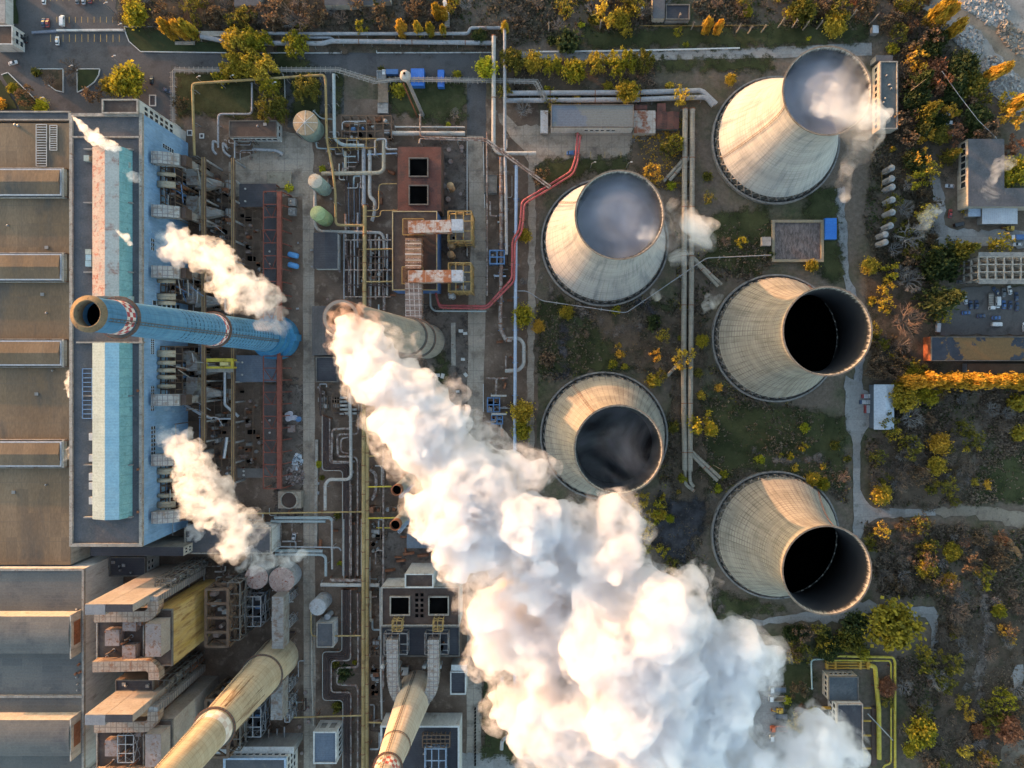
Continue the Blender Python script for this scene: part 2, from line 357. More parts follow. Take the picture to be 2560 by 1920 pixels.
patch('path', [(1750,1565),(1920,1540),(2040,1528),(2130,1500),(2170,1498),(2190,1512),(2260,1516),(2330,1515),(2342,1535),(2344,1580),(2342,1645),(2330,1620),(2325,1560),(2310,1545),(2260,1540),(2190,1530),(2140,1538),(2090,1552),(2020,1553),(1920,1560),(1750,1585)], M_CONC2, .5)
patch('lorry_park', [(1860,1655),(1975,1655),(1980,1960),(1860,1960)], M_CONC2, .3)
patch('rubble_field', [(2200,-40),(2640,-40),(2640,300),(2560,290),(2490,240),(2440,150),(2390,90),(2330,40),(2270,10)], M_RUBG, 1.5)
patch('dirt_track', [(2285,-40),(2330,10),(2380,45),(2440,70),(2480,120),(2530,180),(2640,230),(2640,190),(2560,145),(2510,95),(2470,50),(2400,20),(2350,-40)], M_TRACK, .8)
patch('yard', [(2335,480),(2360,480),(2360,560),(2380,575),(2640,575),(2640,615),(2345,622)], M_CONC2, .6)
patch('car_park', [(2360,720),(2640,715),(2640,838),(2350,838),(2345,790)], M_ASPH2, .5)
patch('path', band([(2318,350),(2335,430),(2345,500),(2350,600)], 26), M_CONC2, .5)
# lawns and planted beds
for name, pts in (('lawn', zp(0,0,[(1080,240),(1340,240),(1600,370),(1960,370),(1960,452),(1220,448),(1120,365),(1092,290)])),
    ('lawn', zp(0,0,[(1530,625),(2240,625),(2240,1000),(2160,1010),(1530,1000)])),
    ('lawn', zp(1,0,[(690,640),(755,640),(745,900),(690,1000)])),
    ('lawn', zp(1,0,[(1140,700),(1790,700),(1815,1030),(1440,1040),(1140,960)])),
    ('lawn', zp(1,0,[(150,360),(160,1000),(250,1060),(250,640),(300,640),(310,1000),(560,1000),(560,640)])),
    ('lawn', zp(0,0,[(30,650),(70,640),(330,880),(300,950),(180,950)])), ('lawn', zp(0,0,[(-60,700),(20,700),(160,950),(-60,950)])),
    ('lawn', zp(0,0,[(80,-40),(150,-40),(165,200),(100,215)])),
    ('lawn', zp(0,0,[(680,605),(865,605),(855,650),(820,710),(760,755),(680,800)])), ('planted_bed', zp(0,0,[(330,605),(550,605),(550,798),(480,775),(400,720),(340,650)])),
    ('lawn', zp(2,0,[(290,1375),(1040,1375),(1000,1500),(700,1500),(240,1620),(210,1460)])),
    ('lawn', zp(2,0,[(1230,520),(2260,500),(2260,620),(1230,600)])), ('lawn', zp(2,0,[(640,250),(2260,250),(2260,400),(600,430)])), ('lawn', zp(3,0,[(0,215),(840,150),(870,360),(0,410)])),
    ('lawn', [(1350,760),(1400,730),(1440,780),(1500,800),(1660,740),(1690,800),(1660,910),(1500,930),(1345,930)]), ('lawn', [(1780,1480),(1960,1520),(1750,1560),(1700,1500),(1700,1420),(1740,1400)]),
    ('lawn', [(1780,540),(1920,520),(1930,600),(1890,690),(1760,660)]), ('lawn', [(1700,1000),(2000,1020),(2110,1050),(2110,1230),(1990,1190),(1850,1170),(1760,1230),(1700,1130)]),
    ('lawn', [(2010,470),(2090,470),(2105,700),(2060,700),(2030,640)]), ('lawn', [(2440,1170),(2640,1100),(2640,1260),(2420,1255)]), ('lawn', [(1950,1650),(2030,1660),(2030,1800),(1990,1900),(1960,1900)]),
    ('lawn', [(1210,1640),(1260,1640),(1290,1900),(1210,1885)]), ('lawn', [(1090,880),(1120,900),(1120,960),(1090,960)])):
    crisp = max(p[0] for p in pts) < 640; patch(name, pts, (M_LAWN if crisp else S_LAWN) if name == 'lawn' else M_LITTER, .25, 2)
for pts in ([(830,70),(1280,70),(1280,120),(830,125)], [(1280,155),(1620,155),(1640,250),(1290,250)], zp(2,0,[(1050,1200),(1500,1180),(1520,1660),(1000,1500)]), [(2215,130),(2420,130),(2450,420),(2240,470),(2215,330)], [(2170,680),(2330,650),(2330,930),(2190,930)],
    [(300,-40),(900,-40),(900,70),(480,85),(310,62)], [(2340,1560),(2640,1500),(2640,1960),(2330,1960)], [(1450,760),(1750,780),(1760,930),(1560,920)], [(1680,900),(1750,900),(1770,1300),(1720,1400),(1680,1300)], [(2170,1110),(2430,1120),(2420,1255),(2200,1262)]):
    patch('leaf_litter', pts, S_LIT, 1.0, 3)
patch('coal_stained_ground', [(1655,1240),(1760,1250),(1750,1330),(1700,1420),(1640,1380)], S_COAL, 1.0)
patch('sandy_hollow', zp(3,3,[(1980,1500),(2060,1430),(2240,1420),(2240,1600),(2120,1640),(2010,1580)]), M_TRACK, .8); patch('sandy_hollow', zp(3,3,[(2120,760),(2180,770),(2190,930),(2140,950),(2100,860)]), M_CONC2, .8); patch('orange_soil', zp(3,2,[(1930,1270),(2080,1340),(2170,1400),(2200,1520),(2080,1420),(1930,1330)]), M('orange_clay', (.30,.14,.05), (.36,.19,.08), .3), .8)
for pts, w_ in (([(1745,1440),(1765,1500),(1790,1560)], 7), ([(1752,1380),(1775,1450),(1800,1530)], 4), ([(1733,1400),(1748,1450),(1770,1540)], 4), ([(1352,695),(1365,720),(1378,745)], 9), ([(1880,1130),(1960,1150),(2060,1140)], 6), ([(1440,770),(1520,830),(1600,820),(1690,850)], 6), ([(2440,1440),(2470,1560),(2440,1700),(2460,1900)], 14), ([(2200,1180),(2300,1160),(2420,1190)], 6)): patch('worn_track', band(pts, w_), S_DIRT, .4)
for pts, w_ in (([(1412,800),(1405,870),(1408,945)], 12), ([(1560,700),(1600,760),(1650,800)], 8)): patch('debris_strip', band(pts, w_), S_COAL, .5)
# kerbs: a real step of 12 cm
def kerb(pts, w_=.35, h=.14):
    mb = MB(); q = [P(*p)+Vector((0,0,h/2+.3)) for p in pts]
    for a, b in zip(q, q[1:]): mb.bar(a, b, w_, h+.6)
    struct('kerb', mb, M_WHITE)
kerb(zp(0,0,[(1080,235),(1345,235)])); kerb(zp(0,0,[(1080,235),(1092,290),(1120,362),(1220,450),(1960,460)])); kerb(zp(0,0,[(330,600),(552,600),(552,800),(490,785),(420,735)])); kerb(zp(0,0,[(672,600),(868,600),(860,650),(822,712),(765,755),(675,802),(672,600)]))
kerb(zp(0,0,[(20,650),(75,630),(330,880)])); kerb(zp(1,0,[(1042,420),(1045,460),(2030,458)])); kerb(zp(1,0,[(20,462),(740,462),(742,420)])); kerb(zp(2,0,[(200,452),(860,445),(1230,438),(1965,420)]), .7, .2); kerb(zp(1,0,[(235,640),(250,700),(255,860)]))
kerb(zp(1,2,[(1965,0),(1965,240)]), .3); kerb([(1168,345),(1168,640)], .3); kerb([(1208,345),(1212,520)], .3)
# parking bay paint
mb = MB()
def bay(q, x, y0, y1):
    a, b = P(*q(x, y0)), P(*q(x, y1)); mb.bar((a.x,a.y,.55), (b.x,b.y,.55), .22, .012)
q = Z(0,0)
for k in range(12):
    bay(q, 455+k*53.7, 310, 375)
    if k > 0: bay(q, 455+k*53.4, 158, 208)
    bay(q, 455+k*53, -20, 24)
for x in (458,555,678,800,938): bay(Z(2,0), x, 1318, 1372)
for v in range(len(mb.v)): x_, y_, z_ = mb.v[v]; mb.v[v] = (x_, y_, z_-.55+LAY[0]*.02+.03)
struct('parking_lines', mb, M_YLINE)
# manhole covers along the eastern works road
mb = MB()
for y in range(1140, 1640, 30): mb.lathe(P(*Z(1,3)(1895, y)), [(0,1.72),(.42,1.72),(.42,0)], 10)
struct('manhole_covers', mb, M_DARK)
# broken concrete of the demolition site
def rubble(name, area, n, s0, s1, mat, label, seed=1, hmax=1.6):
    r_ = random.Random(seed); mb = MB(); q = [P(*p) for p in area]; tris = []
    for _ in range(n):
        while True:
            i = r_.randrange(1, len(q)-1); a, b = r_.random(), r_.random()
            if a+b < 1: break
        p = q[0]+(q[i]-q[0])*a+(q[i+1]-q[0])*b; s = r_.uniform(s0, s1)*(.5 if r_.random() < .6 else 1)
        rot = Matrix.Rotation(r_.uniform(0, 6.28), 3, 'Z') @ Matrix.Rotation(r_.uniform(-.6,.6), 3, 'X') @ Matrix.Rotation(r_.uniform(-.6,.6), 3, 'Y')
        d = Vector((s*r_.uniform(.6,1.4), s*r_.uniform(.5,1.0), s*r_.uniform(.25,.7)))
        vs = [rot @ Vector((d.x*x*r_.uniform(.7,1.1), d.y*y*r_.uniform(.7,1.1), d.z*z_))+p+Vector((0,0,d.z*.4+r_.uniform(0,hmax)*(1-a-b)*.4)) for z_ in (-.5,.5) for y in (-.5,.5) for x in (-.5,.5)]
        mb.add(vs, [(0,1,3,2),(4,6,7,5),(0,4,5,1),(1,5,7,3),(3,7,6,2),(2,6,4,0)])
    o = mb.build(name, mat); o['kind'] = 'stuff'; o['label'] = label; o['category'] = 'rubble'; return o
M_RUB = M('broken_concrete', (.30,.29,.28), (.48,.46,.44), .3, c3=(.22,.15,.10), s3=.25)
rubble('rubble', zp(3,0,[(1720,20),(2000,-20),(2080,60),(2060,180),(1900,220),(1760,110),(1650,60)]), 1500, .4, 2.0, M_RUB, 'grey heap of broken concrete in the upper right corner', 1)
rubble('rubble', zp(3,0,[(1600,250),(1760,240),(1850,330),(1850,460),(1760,490),(1640,380),(1560,300)]), 1500, .4, 2.0, M_RUB, 'pale heap of broken concrete left of the dirt track bend', 2)
rubble('rubble', zp(3,0,[(1880,480),(2010,520),(2180,700),(2200,860),(2020,860),(1900,760),(1850,600)]), 1700, .4, 2.0, M_RUB, 'grey heap of broken concrete in front of the orange trees', 3)
rubble('rubble', zp(3,0,[(1990,200),(2080,180),(2120,280),(2240,300),(2240,460),(2150,470),(2060,400),(1970,290)]), 1200, .4, 2.0, M('brown_rubble', (.20,.16,.12), (.34,.29,.24), .3), 'brown heap of rubble on the far side of the dirt track', 4)
rubble('scrap_heap', zp(1,2,[(340,600),(390,610),(410,680),(350,740),(310,690)]), 160, .4, 1.6, M('blue_white_scrap', (.30,.40,.50), (.65,.68,.72), .5, c3=(.08,.16,.28), s3=.6), 'pale blue heap of scrap beside the left works road', 5, 1)
rubble('scrap_heap', zp(1,2,[(270,720),(340,700),(420,760),(420,860),(330,880),(250,850)]), 200, .4, 1.5, M('rusty_scrap', (.16,.10,.08), (.42,.37,.36), .5), 'rusty heap of scrap next to the red trestle end', 6, 1)
# ------------------------------------------------------------------ buildings
def RO(name, c1, c2, seam=(0,0), c3=None, **k): return M(name, c1, c2, k.pop('s', .12), c3=c3, grid=(seam[0], seam[1], 0, k.pop('sw', .12), k.pop('sc', tuple(x*.6 for x in c1))) if any(seam) else None, **k)
M_RGREY = RO('grey_felt_roof', (.085,.088,.098), (.12,.12,.13), (0,0), (.15,.14,.13))
M_RDARK = RO('dark_felt_roof', (.045,.045,.055), (.070,.070,.080), (0,1.1))
M_RBLUE = RO('blue_grey_sheet_roof', (.12,.15,.20), (.16,.19,.235), (0,1.0), sw=.1)
M_RBROWN = RO('brown_felt_roof', (.070,.045,.036), (.108,.074,.060), c3=(.15,.11,.085), s3=.12)
M_RTAN = M('patched_tan_roof', (.185,.125,.075), (.24,.17,.108), .035, cells=(5.0,11.0,90,.55,(.135,.10,.07)), c3=(.095,.085,.075), s3=.05, t3=(.48,.62), grid=(12.0,9.0,0,.14,(.10,.08,.06)), stretch=(1,.35,1))
M_RSLATE = M('slate_grey_roof', cells=(9,3.2,90,.45,(.095,.10,.105)), c1=(.14,.138,.132), c2=(.185,.175,.16), s=.04, c3=(.105,.105,.11), s3=.1, grid=(0,1.6,0,.12,(.10,.105,.11)))
M_RRED = M('red_brown_roof', (.125,.045,.034), (.165,.07,.055), .1, c3=(.07,.042,.037), s3=.16, t3=(.48,.62), grid=(0,1.3,0,.12,(.10,.04,.03)))
M_WWHITE = M('white_render', (.56,.55,.53), (.64,.63,.61), .2, c3=(.36,.33,.30), s3=.3, stretch=(1,1,.25))
M_WCREAM = M('cream_render', (.45,.40,.33), (.54,.49,.42), .2, c3=(.28,.24,.20), s3=.3, stretch=(1,1,.25))
M_WGREY = M('grey_render', (.25,.245,.24), (.33,.32,.31), .2, c3=(.16,.15,.14), s3=.3, stretch=(1,1,.25))
M_WBROWN = M('brown_cladding', (.11,.07,.055), (.16,.105,.08), .2)
M_BLUEW = M('blue_painted_wall', (.20,.37,.60), (.29,.46,.68), .12, cells=(50,4.8,6.0,.5,(.20,.34,.50)), c3=(.18,.32,.52), s3=.2, stretch=(1,1,.3), grid=(0,2.4,0,.12,(.15,.28,.48)))
M_PARA = M('pale_parapet', (.30,.27,.235), (.42,.38,.33), .4, c3=(.20,.12,.08), s3=.7)
M_PARAD = M('dark_parapet', (.12,.11,.10), (.19,.17,.15), .4)
M_GLASS = M('dark_window_glass', (.02,.024,.03), (.04,.05,.06), .5, rough=.15, spec=.5)
M_LTGLASS = M('pale_skylight_glazing', (.42,.42,.44), (.52,.52,.55), .5, grid=(2.2,0,0,.25,(.28,.28,.3)), rough=.4)
M_WFRAME = M('white_window_frame', (.6,.6,.6), (.68,.68,.68), .5)
def roof_bits(n, seed, kinds=('vent_pipe','roof_hatch')):
    def f(root, x0, y0, x1, y1, h):
        r_ = random.Random(seed)
        for k in range(n):
            x, y = r_.uniform(x0+1.5, x1-1.5), r_.uniform(y0+1.5, y1-1.5); m = MB(); kd = kinds[k % len(kinds)]
            if kd == 'vent_pipe': m.lathe((x, y, h), [(.3,-.05),(.3,.9),(.55,1.0),(0,1.35)], 8); m.build(kd, M_STEEL, root, True)
            else: m.box((x-.7,y-.6,h-.02),(x+.7,y+.6,h+.45)); m.box((x-.8,y-.7,h+.45),(x+.8,y+.7,h+.6)); m.build(kd, M_WGREY, root)
    return f
def windows(root, x0, y0, x1, y1, spec):
    """spec: (side, columns, rows, zlow, zhigh, from, to, fill, material)"""
    for side, nc, nr, za, zb, u0, u1, fill, mat in spec:
        fr = MB(); panes = []
        for i in range(nc):
            for j in range(nr):
                ca = u0+(u1-u0)*(i+.5-fill/2)/nc; cb = u0+(u1-u0)*(i+.5+fill/2)/nc
                ra = za+(zb-za)*(j+.5-fill/2)/nr; rb = za+(zb-za)*(j+.5+fill/2)/nr
                e = .05; w_ = MB()
                if side in 'EW':
                    ya, yb = y0+(y1-y0)*ca, y0+(y1-y0)*cb; xx = x1 if side == 'E' else x0; s = 1 if side == 'E' else -1
                    w_.box((xx, ya, ra), (xx+s*e, yb, rb)); w_.m = 1
                    t = .12; w_.box((xx, ya-t, ra-t), (xx+s*(e+.08), yb+t, ra)); w_.box((xx, ya-t, rb), (xx+s*(e+.08), yb+t, rb+t))
                else:
                    xa, xb = x0+(x1-x0)*ca, x0+(x1-x0)*cb; yy = y1 if side == 'N' else y0; s = 1 if side == 'N' else -1
                    w_.box((xa, yy, ra), (xb, yy+s*e, rb)); w_.m = 1
                    t = .12; w_.box((xa-t, yy, ra-t), (xb+t, yy+s*(e+.08), ra)); w_.box((xa-t, yy, rb), (xb+t, yy+s*(e+.08), rb+t))
                w_.build('window', [mat, M_WFRAME], root)
def bld(name, label, cat, rect, h, roof, wall, para=None, ph=.7, pw=.45, z0=0.0, win=(), pitch=None, group=None, base=None, extra=None):
    """rect in photo pixels at roof height"""
    a, b = P(rect[0], rect[3], h), P(rect[2], rect[1], h); x0, y0, x1, y1 = a.x, a.y, b.x, b.y
    root = thing(name, label, cat, ((x0+x1)/2, (y0+y1)/2, z0), group)
    w_ = MB(); w_.box((x0, y0, z0), (x1, y1, h-.25)); w_.build('walls', wall, root)
    r_ = MB()
    if pitch:
        ax, rise = pitch; o = .35
        if ax == 'y':   # ridge along y
            xm = (x0+x1)/2; r_.add([(x0-o,y0-o,h-.25),(x1+o,y0-o,h-.25),(x1+o,y1+o,h-.25),(x0-o,y1+o,h-.25),(xm,y0-o,h+rise),(xm,y1+o,h+rise)], [(3,2,1,0),(0,4,5,3),(1,2,5,4),(0,1,4),(2,3,5)])
        else:
            ym = (y0+y1)/2; r_.add([(x0-o,y0-o,h-.25),(x1+o,y0-o,h-.25),(x1+o,y1+o,h-.25),(x0-o,y1+o,h-.25),(x0-o,ym,h+rise),(x1+o,ym,h+rise)], [(3,2,1,0),(0,1,5,4),(2,3,4,5),(3,0,4),(1,2,5)])
    else: r_.box((x0+.02, y0+.02, h-.247), (x1-.02, y1-.02, h))
    r_.build('roof', roof, root)
    if para:
        p = MB(); t = h+ph; e = .04
        p.box((x0-e,y0-e,h-.6),(x1+e,y0+pw,t)); p.box((x0-e,y1-pw,h-.6),(x1+e,y1+e,t)); p.box((x0-e,y0+pw,h-.6),(x0+pw,y1-pw,t)); p.box((x1-pw,y0+pw,h-.6),(x1+e,y1-pw,t))
        p.build('parapet', para, root)
    windows(root, x0, y0, x1, y1, win)
    if extra: extra(root, x0, y0, x1, y1, h)
    return root
def zr(c, r, x0, y0, x1, y1): q = Z(c, r); return (*q(x0, y0), *q(x1, y1))
def part_box(root, name, mat, rect, z0, z1):
    a, b = P(rect[0], rect[3], z1), P(rect[2], rect[1], z1); m = MB(); m.box((a.x, a.y, z0), (b.x, b.y, z1)); return m.build(name, mat, root)
# --- boiler house with the blue east wall
HB = 40.0
M_CYAN = M('pale_green_sheet', cells=(60,5.2,60,.4,(.30,.36,.36)), c1=(.36,.44,.41), c2=(.43,.50,.47), s=.2, c3=(.30,.36,.34), s3=.4, grid=(0,1.3,0,.1,(.30,.37,.35)))
M_CYANB = M('light_blue_sheet', cells=(60,5.2,60,.4,(.30,.36,.36)), c1=(.27,.46,.56), c2=(.33,.52,.61), s=.2, grid=(0,1.3,0,.1,(.24,.40,.5)))
M_PINK = M('rusty_pink_sheet', cells=(60,5.2,60,.4,(.30,.36,.36)), c1=(.46,.36,.30), c2=(.52,.43,.36), s=.2, c3=(.42,.16,.11), s3=.45, t3=(.5,.6), grid=(0,1.3,0,.1,(.36,.24,.2)))
M_TEAL = M('teal_glazing', (.18,.40,.43), (.24,.48,.50), .3, c3=(.14,.30,.32), s3=.4, grid=(0,4.2,0,.22,(.10,.20,.22)), rough=.4)
def boiler_extra(root, x0, y0, x1, y1, h):
    for (ya, yb), mats in (((367,741), (M_PINK, M('cream_rusted_sheet', (.44,.44,.40), (.50,.49,.45), .1, c3=(.36,.22,.18), s3=.16, t3=(.54,.64), grid=(0,1.3,0,.1,(.36,.34,.31))), M_TEAL)), ((857,1298), (M_CYAN, M_CYANB, M_TEAL))):
        a, b = P(231, yb, h+5), P(315, ya, h+5); xr = P(262, 0, h+7).x; xe = P(298, 0, h+6).x
        m = MB(); m.add([(a.x,a.y,h-.05),(a.x,b.y,h-.05),(a.x,b.y,h+5),(a.x,a.y,h+5),(xr,a.y,h+7),(xr,b.y,h+7),(xe,a.y,h+6),(xe,b.y,h+6),(xe,a.y,h-.05),(xe,b.y,h-.05)],
              [(0,1,2,3),(3,2,5,4)]); m.m = 1; m.add([(xr,a.y,h+7),(xr,b.y,h+7),(xe,b.y,h+6),(xe,a.y,h+6)], [(0,1,2,3)])
        m.m = 2; m.add([(xe,a.y,h+6),(xe,b.y,h+6),(b.x,b.y,h-.05),(b.x,a.y,h-.05)], [(0,1,2,3)])
        m.m = 1; m.add([(a.x,a.y,h-.05),(a.x,a.y,h+5),(xr,a.y,h+7),(xe,a.y,h+6),(b.x,a.y,h-.05)], [(0,1,2,3,4)]); m.add([(a.x,b.y,h-.05),(a.x,b.y,h+5),(xr,b.y,h+7),(xe,b.y,h+6),(b.x,b.y,h-.05)], [(4,3,2,1,0)])
        m.build('roof_monitor', mats, root)
    for py in (372, 506, 680, 990, 1163, 1294):
        for xa, xb in ((208, 231), (313, 328)): part_box(root, 'roof_beam', M_WGREY, (xa, py-1.5, xb, py+1.5), h-.03, h+2.2)
    for xa, ya, xb, yb, mt in ((209,388,222,402,M_CYAN),(308,405,323,419,M_CYAN),(213,623,228,636,M_CYAN),(214,637,228,651,M_CYANB),(213,652,228,666,M_CYANB),(317,740,329,754,M_CYAN)): part_box(root, 'vent_housing', mt, (xa,ya,xb,yb), h-.03, h+2)
    m = MB(); a, b = P(180, 344, h+1), P(350, 340, h+1); m.box((a.x, a.y, h-.1), (b.x, b.y, h+1)); m.build('fire_wall', M_PARA, root)
    m = MB(); a, b = P(190, 858, h+1.6), P(358, 854, h+1.6); m.box((a.x, a.y, h-.1), (b.x, b.y, h+1.6)); m.build('fire_wall', M_PARA, root)
    for py in (977, 1174, 1280):
        m = MB(); m.tube([P(345, py, h-.1), P(345, py, h+1.8), P(341, py, h+2.1)], .55, 8); m.build('vent_pipe', M_RUST, root, True)
    m = MB()
    for k in range(7):
        for yy in (921, 1045): pass
    q0, q1 = P(206, 922, h+.5), P(230, 1046, h+.5)
    for k in range(12): yy = q0.y+(q1.y-q0.y)*k/11; m.bar((q0.x, yy, h+.4), (q1.x, yy, h+.4), .3)
    for xx in (q0.x, q1.x): m.bar((xx, q0.y, h+.4), (xx, q1.y, h+.4), .3)
    m.build('roof_walkway', M('sky_blue_steel', (.16,.28,.48), (.22,.36,.56), .3), root)
    for py in (1092, 1145, 1192, 1215, 1252): part_box(root, 'steam_silencer', M_WWHITE, (222, py-9, 231, py+9), h-.02, h+1.6)
wins = [('E', 1, 8, 22, 31, .90, .93, .75, M_GLASS)]
boiler = bld('boiler_house', 'tall boiler house with sky blue east wall and long pale roof monitors', 'power house', (177,285,358,1365), HB, M_RGREY, [M_BLUEW], M_PARA, 1.0, 1.3, extra=boiler_extra,
    win=[('E',7,2,30,34,.205,.275,.7,M_GLASS), ('E',6,2,30,34,.895,.925,.7,M_GLASS), ('E',2,6,8,33,.545,.575,.7,M_GLASS), ('E',9,2,31,34,.445,.49,.7,M_GLASS), ('E',8,2,31,34,.31,.37,.7,M_GLASS), ('E',3,2,31,34,.69,.72,.7,M_GLASS), ('E',5,4,14,22,.045,.085,.7,M_GLASS), ('E',2,5,14,24,.95,.96,.8,M_GLASS), ('E',2,5,12,22,.91,.925,.8,M_GLASS),('E',2,5,10,20,.87,.885,.8,M_GLASS)])
bld('stair_penthouse', 'stair block with white windowed wall at the boiler house corner', 'building', (257,249,347,285), 41.5, M_RBROWN, M_WWHITE, M_PARA, .8, .6, win=[('E',2,6,12,38,.15,.85,.62,M_GLASS)])
# --- turbine hall, its rooflights are part of it
def barrel(root, rect, z, rise, gl, endm, topm, ex=0):
    """roof light: glazed side strips under an overhanging lid"""
    a, b = P(rect[0], rect[3], z+rise), P(rect[2], rect[1], z+rise); x0,y0,x1,y1 = a.x,a.y,b.x,b.y
    m = MB(); m.box((x0,y0+.7,z-.05),(x1-.8,y1-.7,z+rise-.5)); o = m.build('roof_light', gl, root)
    m = MB(); ym = (y0+y1)/2; m.add([(x0,y0+1.3,z+rise-.5),(x1-1.5,y0+1.3,z+rise-.5),(x1-1.5,y1-1.3,z+rise-.5),(x0,y1-1.3,z+rise-.5),(x0,ym,z+rise+.5),(x1-1.5,ym,z+rise+.5)], [(0,1,5,4),(2,3,4,5),(1,2,5),(3,0,4)]); m.build('lid', topm, o)
    m = MB(); m.box((x0,y0-.1,z-.1),(x1,y0+.25,z+rise*.55)); m.box((x0,y1-.25,z-.1),(x1,y1+.1,z+rise*.55)); m.build('kerb_wall', M_PARA, o)
    m = MB(); m.box((x1-.79,y0+.3,z-.1),(x1,y1-.3,z+rise*.75)); m.build('end_gable', endm, o)
    for yy in (y0+.4, y1-.4):
        m = MB()
        for k in range(3): m.bar((x1+.15, yy, z+k*rise*.3), (x1+1.1, yy, z+k*rise*.3), .18); m.bar((x1+.3+.3*k, yy, z-.05), (x1+.3+.3*k, yy, z+rise*.7), .15)
        m.build('end_bracket', M_RUST, o)
HT = 27.0
def hall_extra(root, x0, y0, x1, y1, h):
    for a, b in ((417,492),(630,704),(847,918),(1100,1171)): barrel(root, (-150, a, 156, b), h, 3.2, M_LTGLASS, M_WCREAM, M_RTAN)
    for xa, xb, ya, yb, n in ((90,116,311,415,17),(124,142,313,375,12)):
        m = MB(); a, b = P(xa, yb, h+.4), P(xb, ya, h+.4)
        for k in range(n): yy = a.y+(b.y-a.y)*k/(n-1); m.bar((a.x,yy,h+.25),(b.x,yy,h+.25),.28)
        for xx in (a.x, b.x): m.bar((xx,a.y,h+.25),(xx,b.y,h+.25),.28)
        m.build('roof_ladder', M_WWHITE, root)
    roof_bits(16, 41)(root, P(5,0,h).x, y0+3, x1-2, y1-4, h)
    for px, py in ((40,313),(48,315)):
        m = MB(); m.lathe(P(px,py,h), [(.4,-.02),(.4,.8),(.7,.9),(0,1.2)], 8); m.build('vent_pipe', M_STEEL, root, True)
bld('turbine_hall', 'wide tan roofed turbine hall left of the blue boiler house', 'turbine hall', (-200,308,176.5,1412), HT, M_RTAN, M_WCREAM, None, extra=hall_extra)
bld('hall_annex', 'narrow flat grey annex along the top edge of the turbine hall', 'building', (-200,279,176.5,302), 25, M_RGREY, M_WGREY, M_PARA, .8, .6)
bld('hall_link', 'low dark flat roofed link between the two turbine halls', 'building', (226,1368,458,1390), 22, M_RDARK, M_WCREAM, None, win=[('E',2,2,14,21,.15,.85,.5,M_GLASS)])
bld('equipment_annex', 'white walled annex with pipes on its dark roof beside the grey hall', 'building', (275,1392,365,1440), 12, M_RDARK, M_WWHITE, M_PARAD, win=[('E',2,2,5,11,.2,.8,.5,M_GLASS)], extra=roof_bits(5, 3))
HS = 30.0
M_CORR = M('pale_tan_sheet', (.50,.44,.36), (.58,.52,.44), .3, c3=(.42,.30,.20), s3=.4, grid=(2.4,0,0,.14,(.40,.34,.28)))  # pale tan tone with browner blotches and narrow seams
def hall2_extra(root, x0, y0, x1, y1, h):
    roof_bits(7, 43, ('vent_pipe',))(root, P(188,0,h).x, y0+20, x1-2, y1-4, h)
    for ya, yb in ((1541,1634),(1800,1890)):
        a, b = P(-200, yb, h+7), P(176, ya, h+7); x0_,y0_,x1_,y1_ = a.x,a.y,b.x,b.y
        m = MB(); m.box((x0_,y0_,h-.05),(x1_,y1_,h+7)); o = m.build('roof_light', M_CORR, root)
        m = MB(); N = 8
        vs = [(x, y0_+(y1_-y0_)*k/N, h+7.004+1.2*math.sin(math.pi*k/N)) for k in range(N+1) for x in (x0_, x1_)]
        m.add(vs, [(2*k, 2*k+1, 2*k+3, 2*k+2) for k in range(N)]); m.build('lid', M_RSLATE, o, True)
        m = MB(); m.box((x1_, y0_-2.2, h-.05), (x1_+.5, y1_+.8, h+7.4)); m.build('end_gable', M_WCREAM, o)
        m = MB(); m.box((x1_+.5, y0_+3, h+1), (x1_+.62, y1_-3, h+5.5)); m.build('end_door', M_RUST, o)
    m = MB(); a, b = P(-200, 1745, h+1), P(205, 1739, h+1); m.box((a.x,a.y,h-.05),(b.x,b.y,h+1)); m.build('fire_wall', M_PARA, root)
    for px, py in ((193,1665),(186,1688),(196,1684)):
        m = MB(); m.tube([P(px+5,py-5,h-.1),P(px+5,py-5,h+1.2),P(px,py,h+1.6)], .5, 8); m.build('vent_pipe', M_RUST, root, True)
bld('turbine_hall', 'slate grey roofed turbine hall with arched rooflights in the lower left corner', 'turbine hall', (-200,1421,212,2050), HS, M_RSLATE, M_WWHITE, M_PARA, .8, .9, extra=hall2_extra)
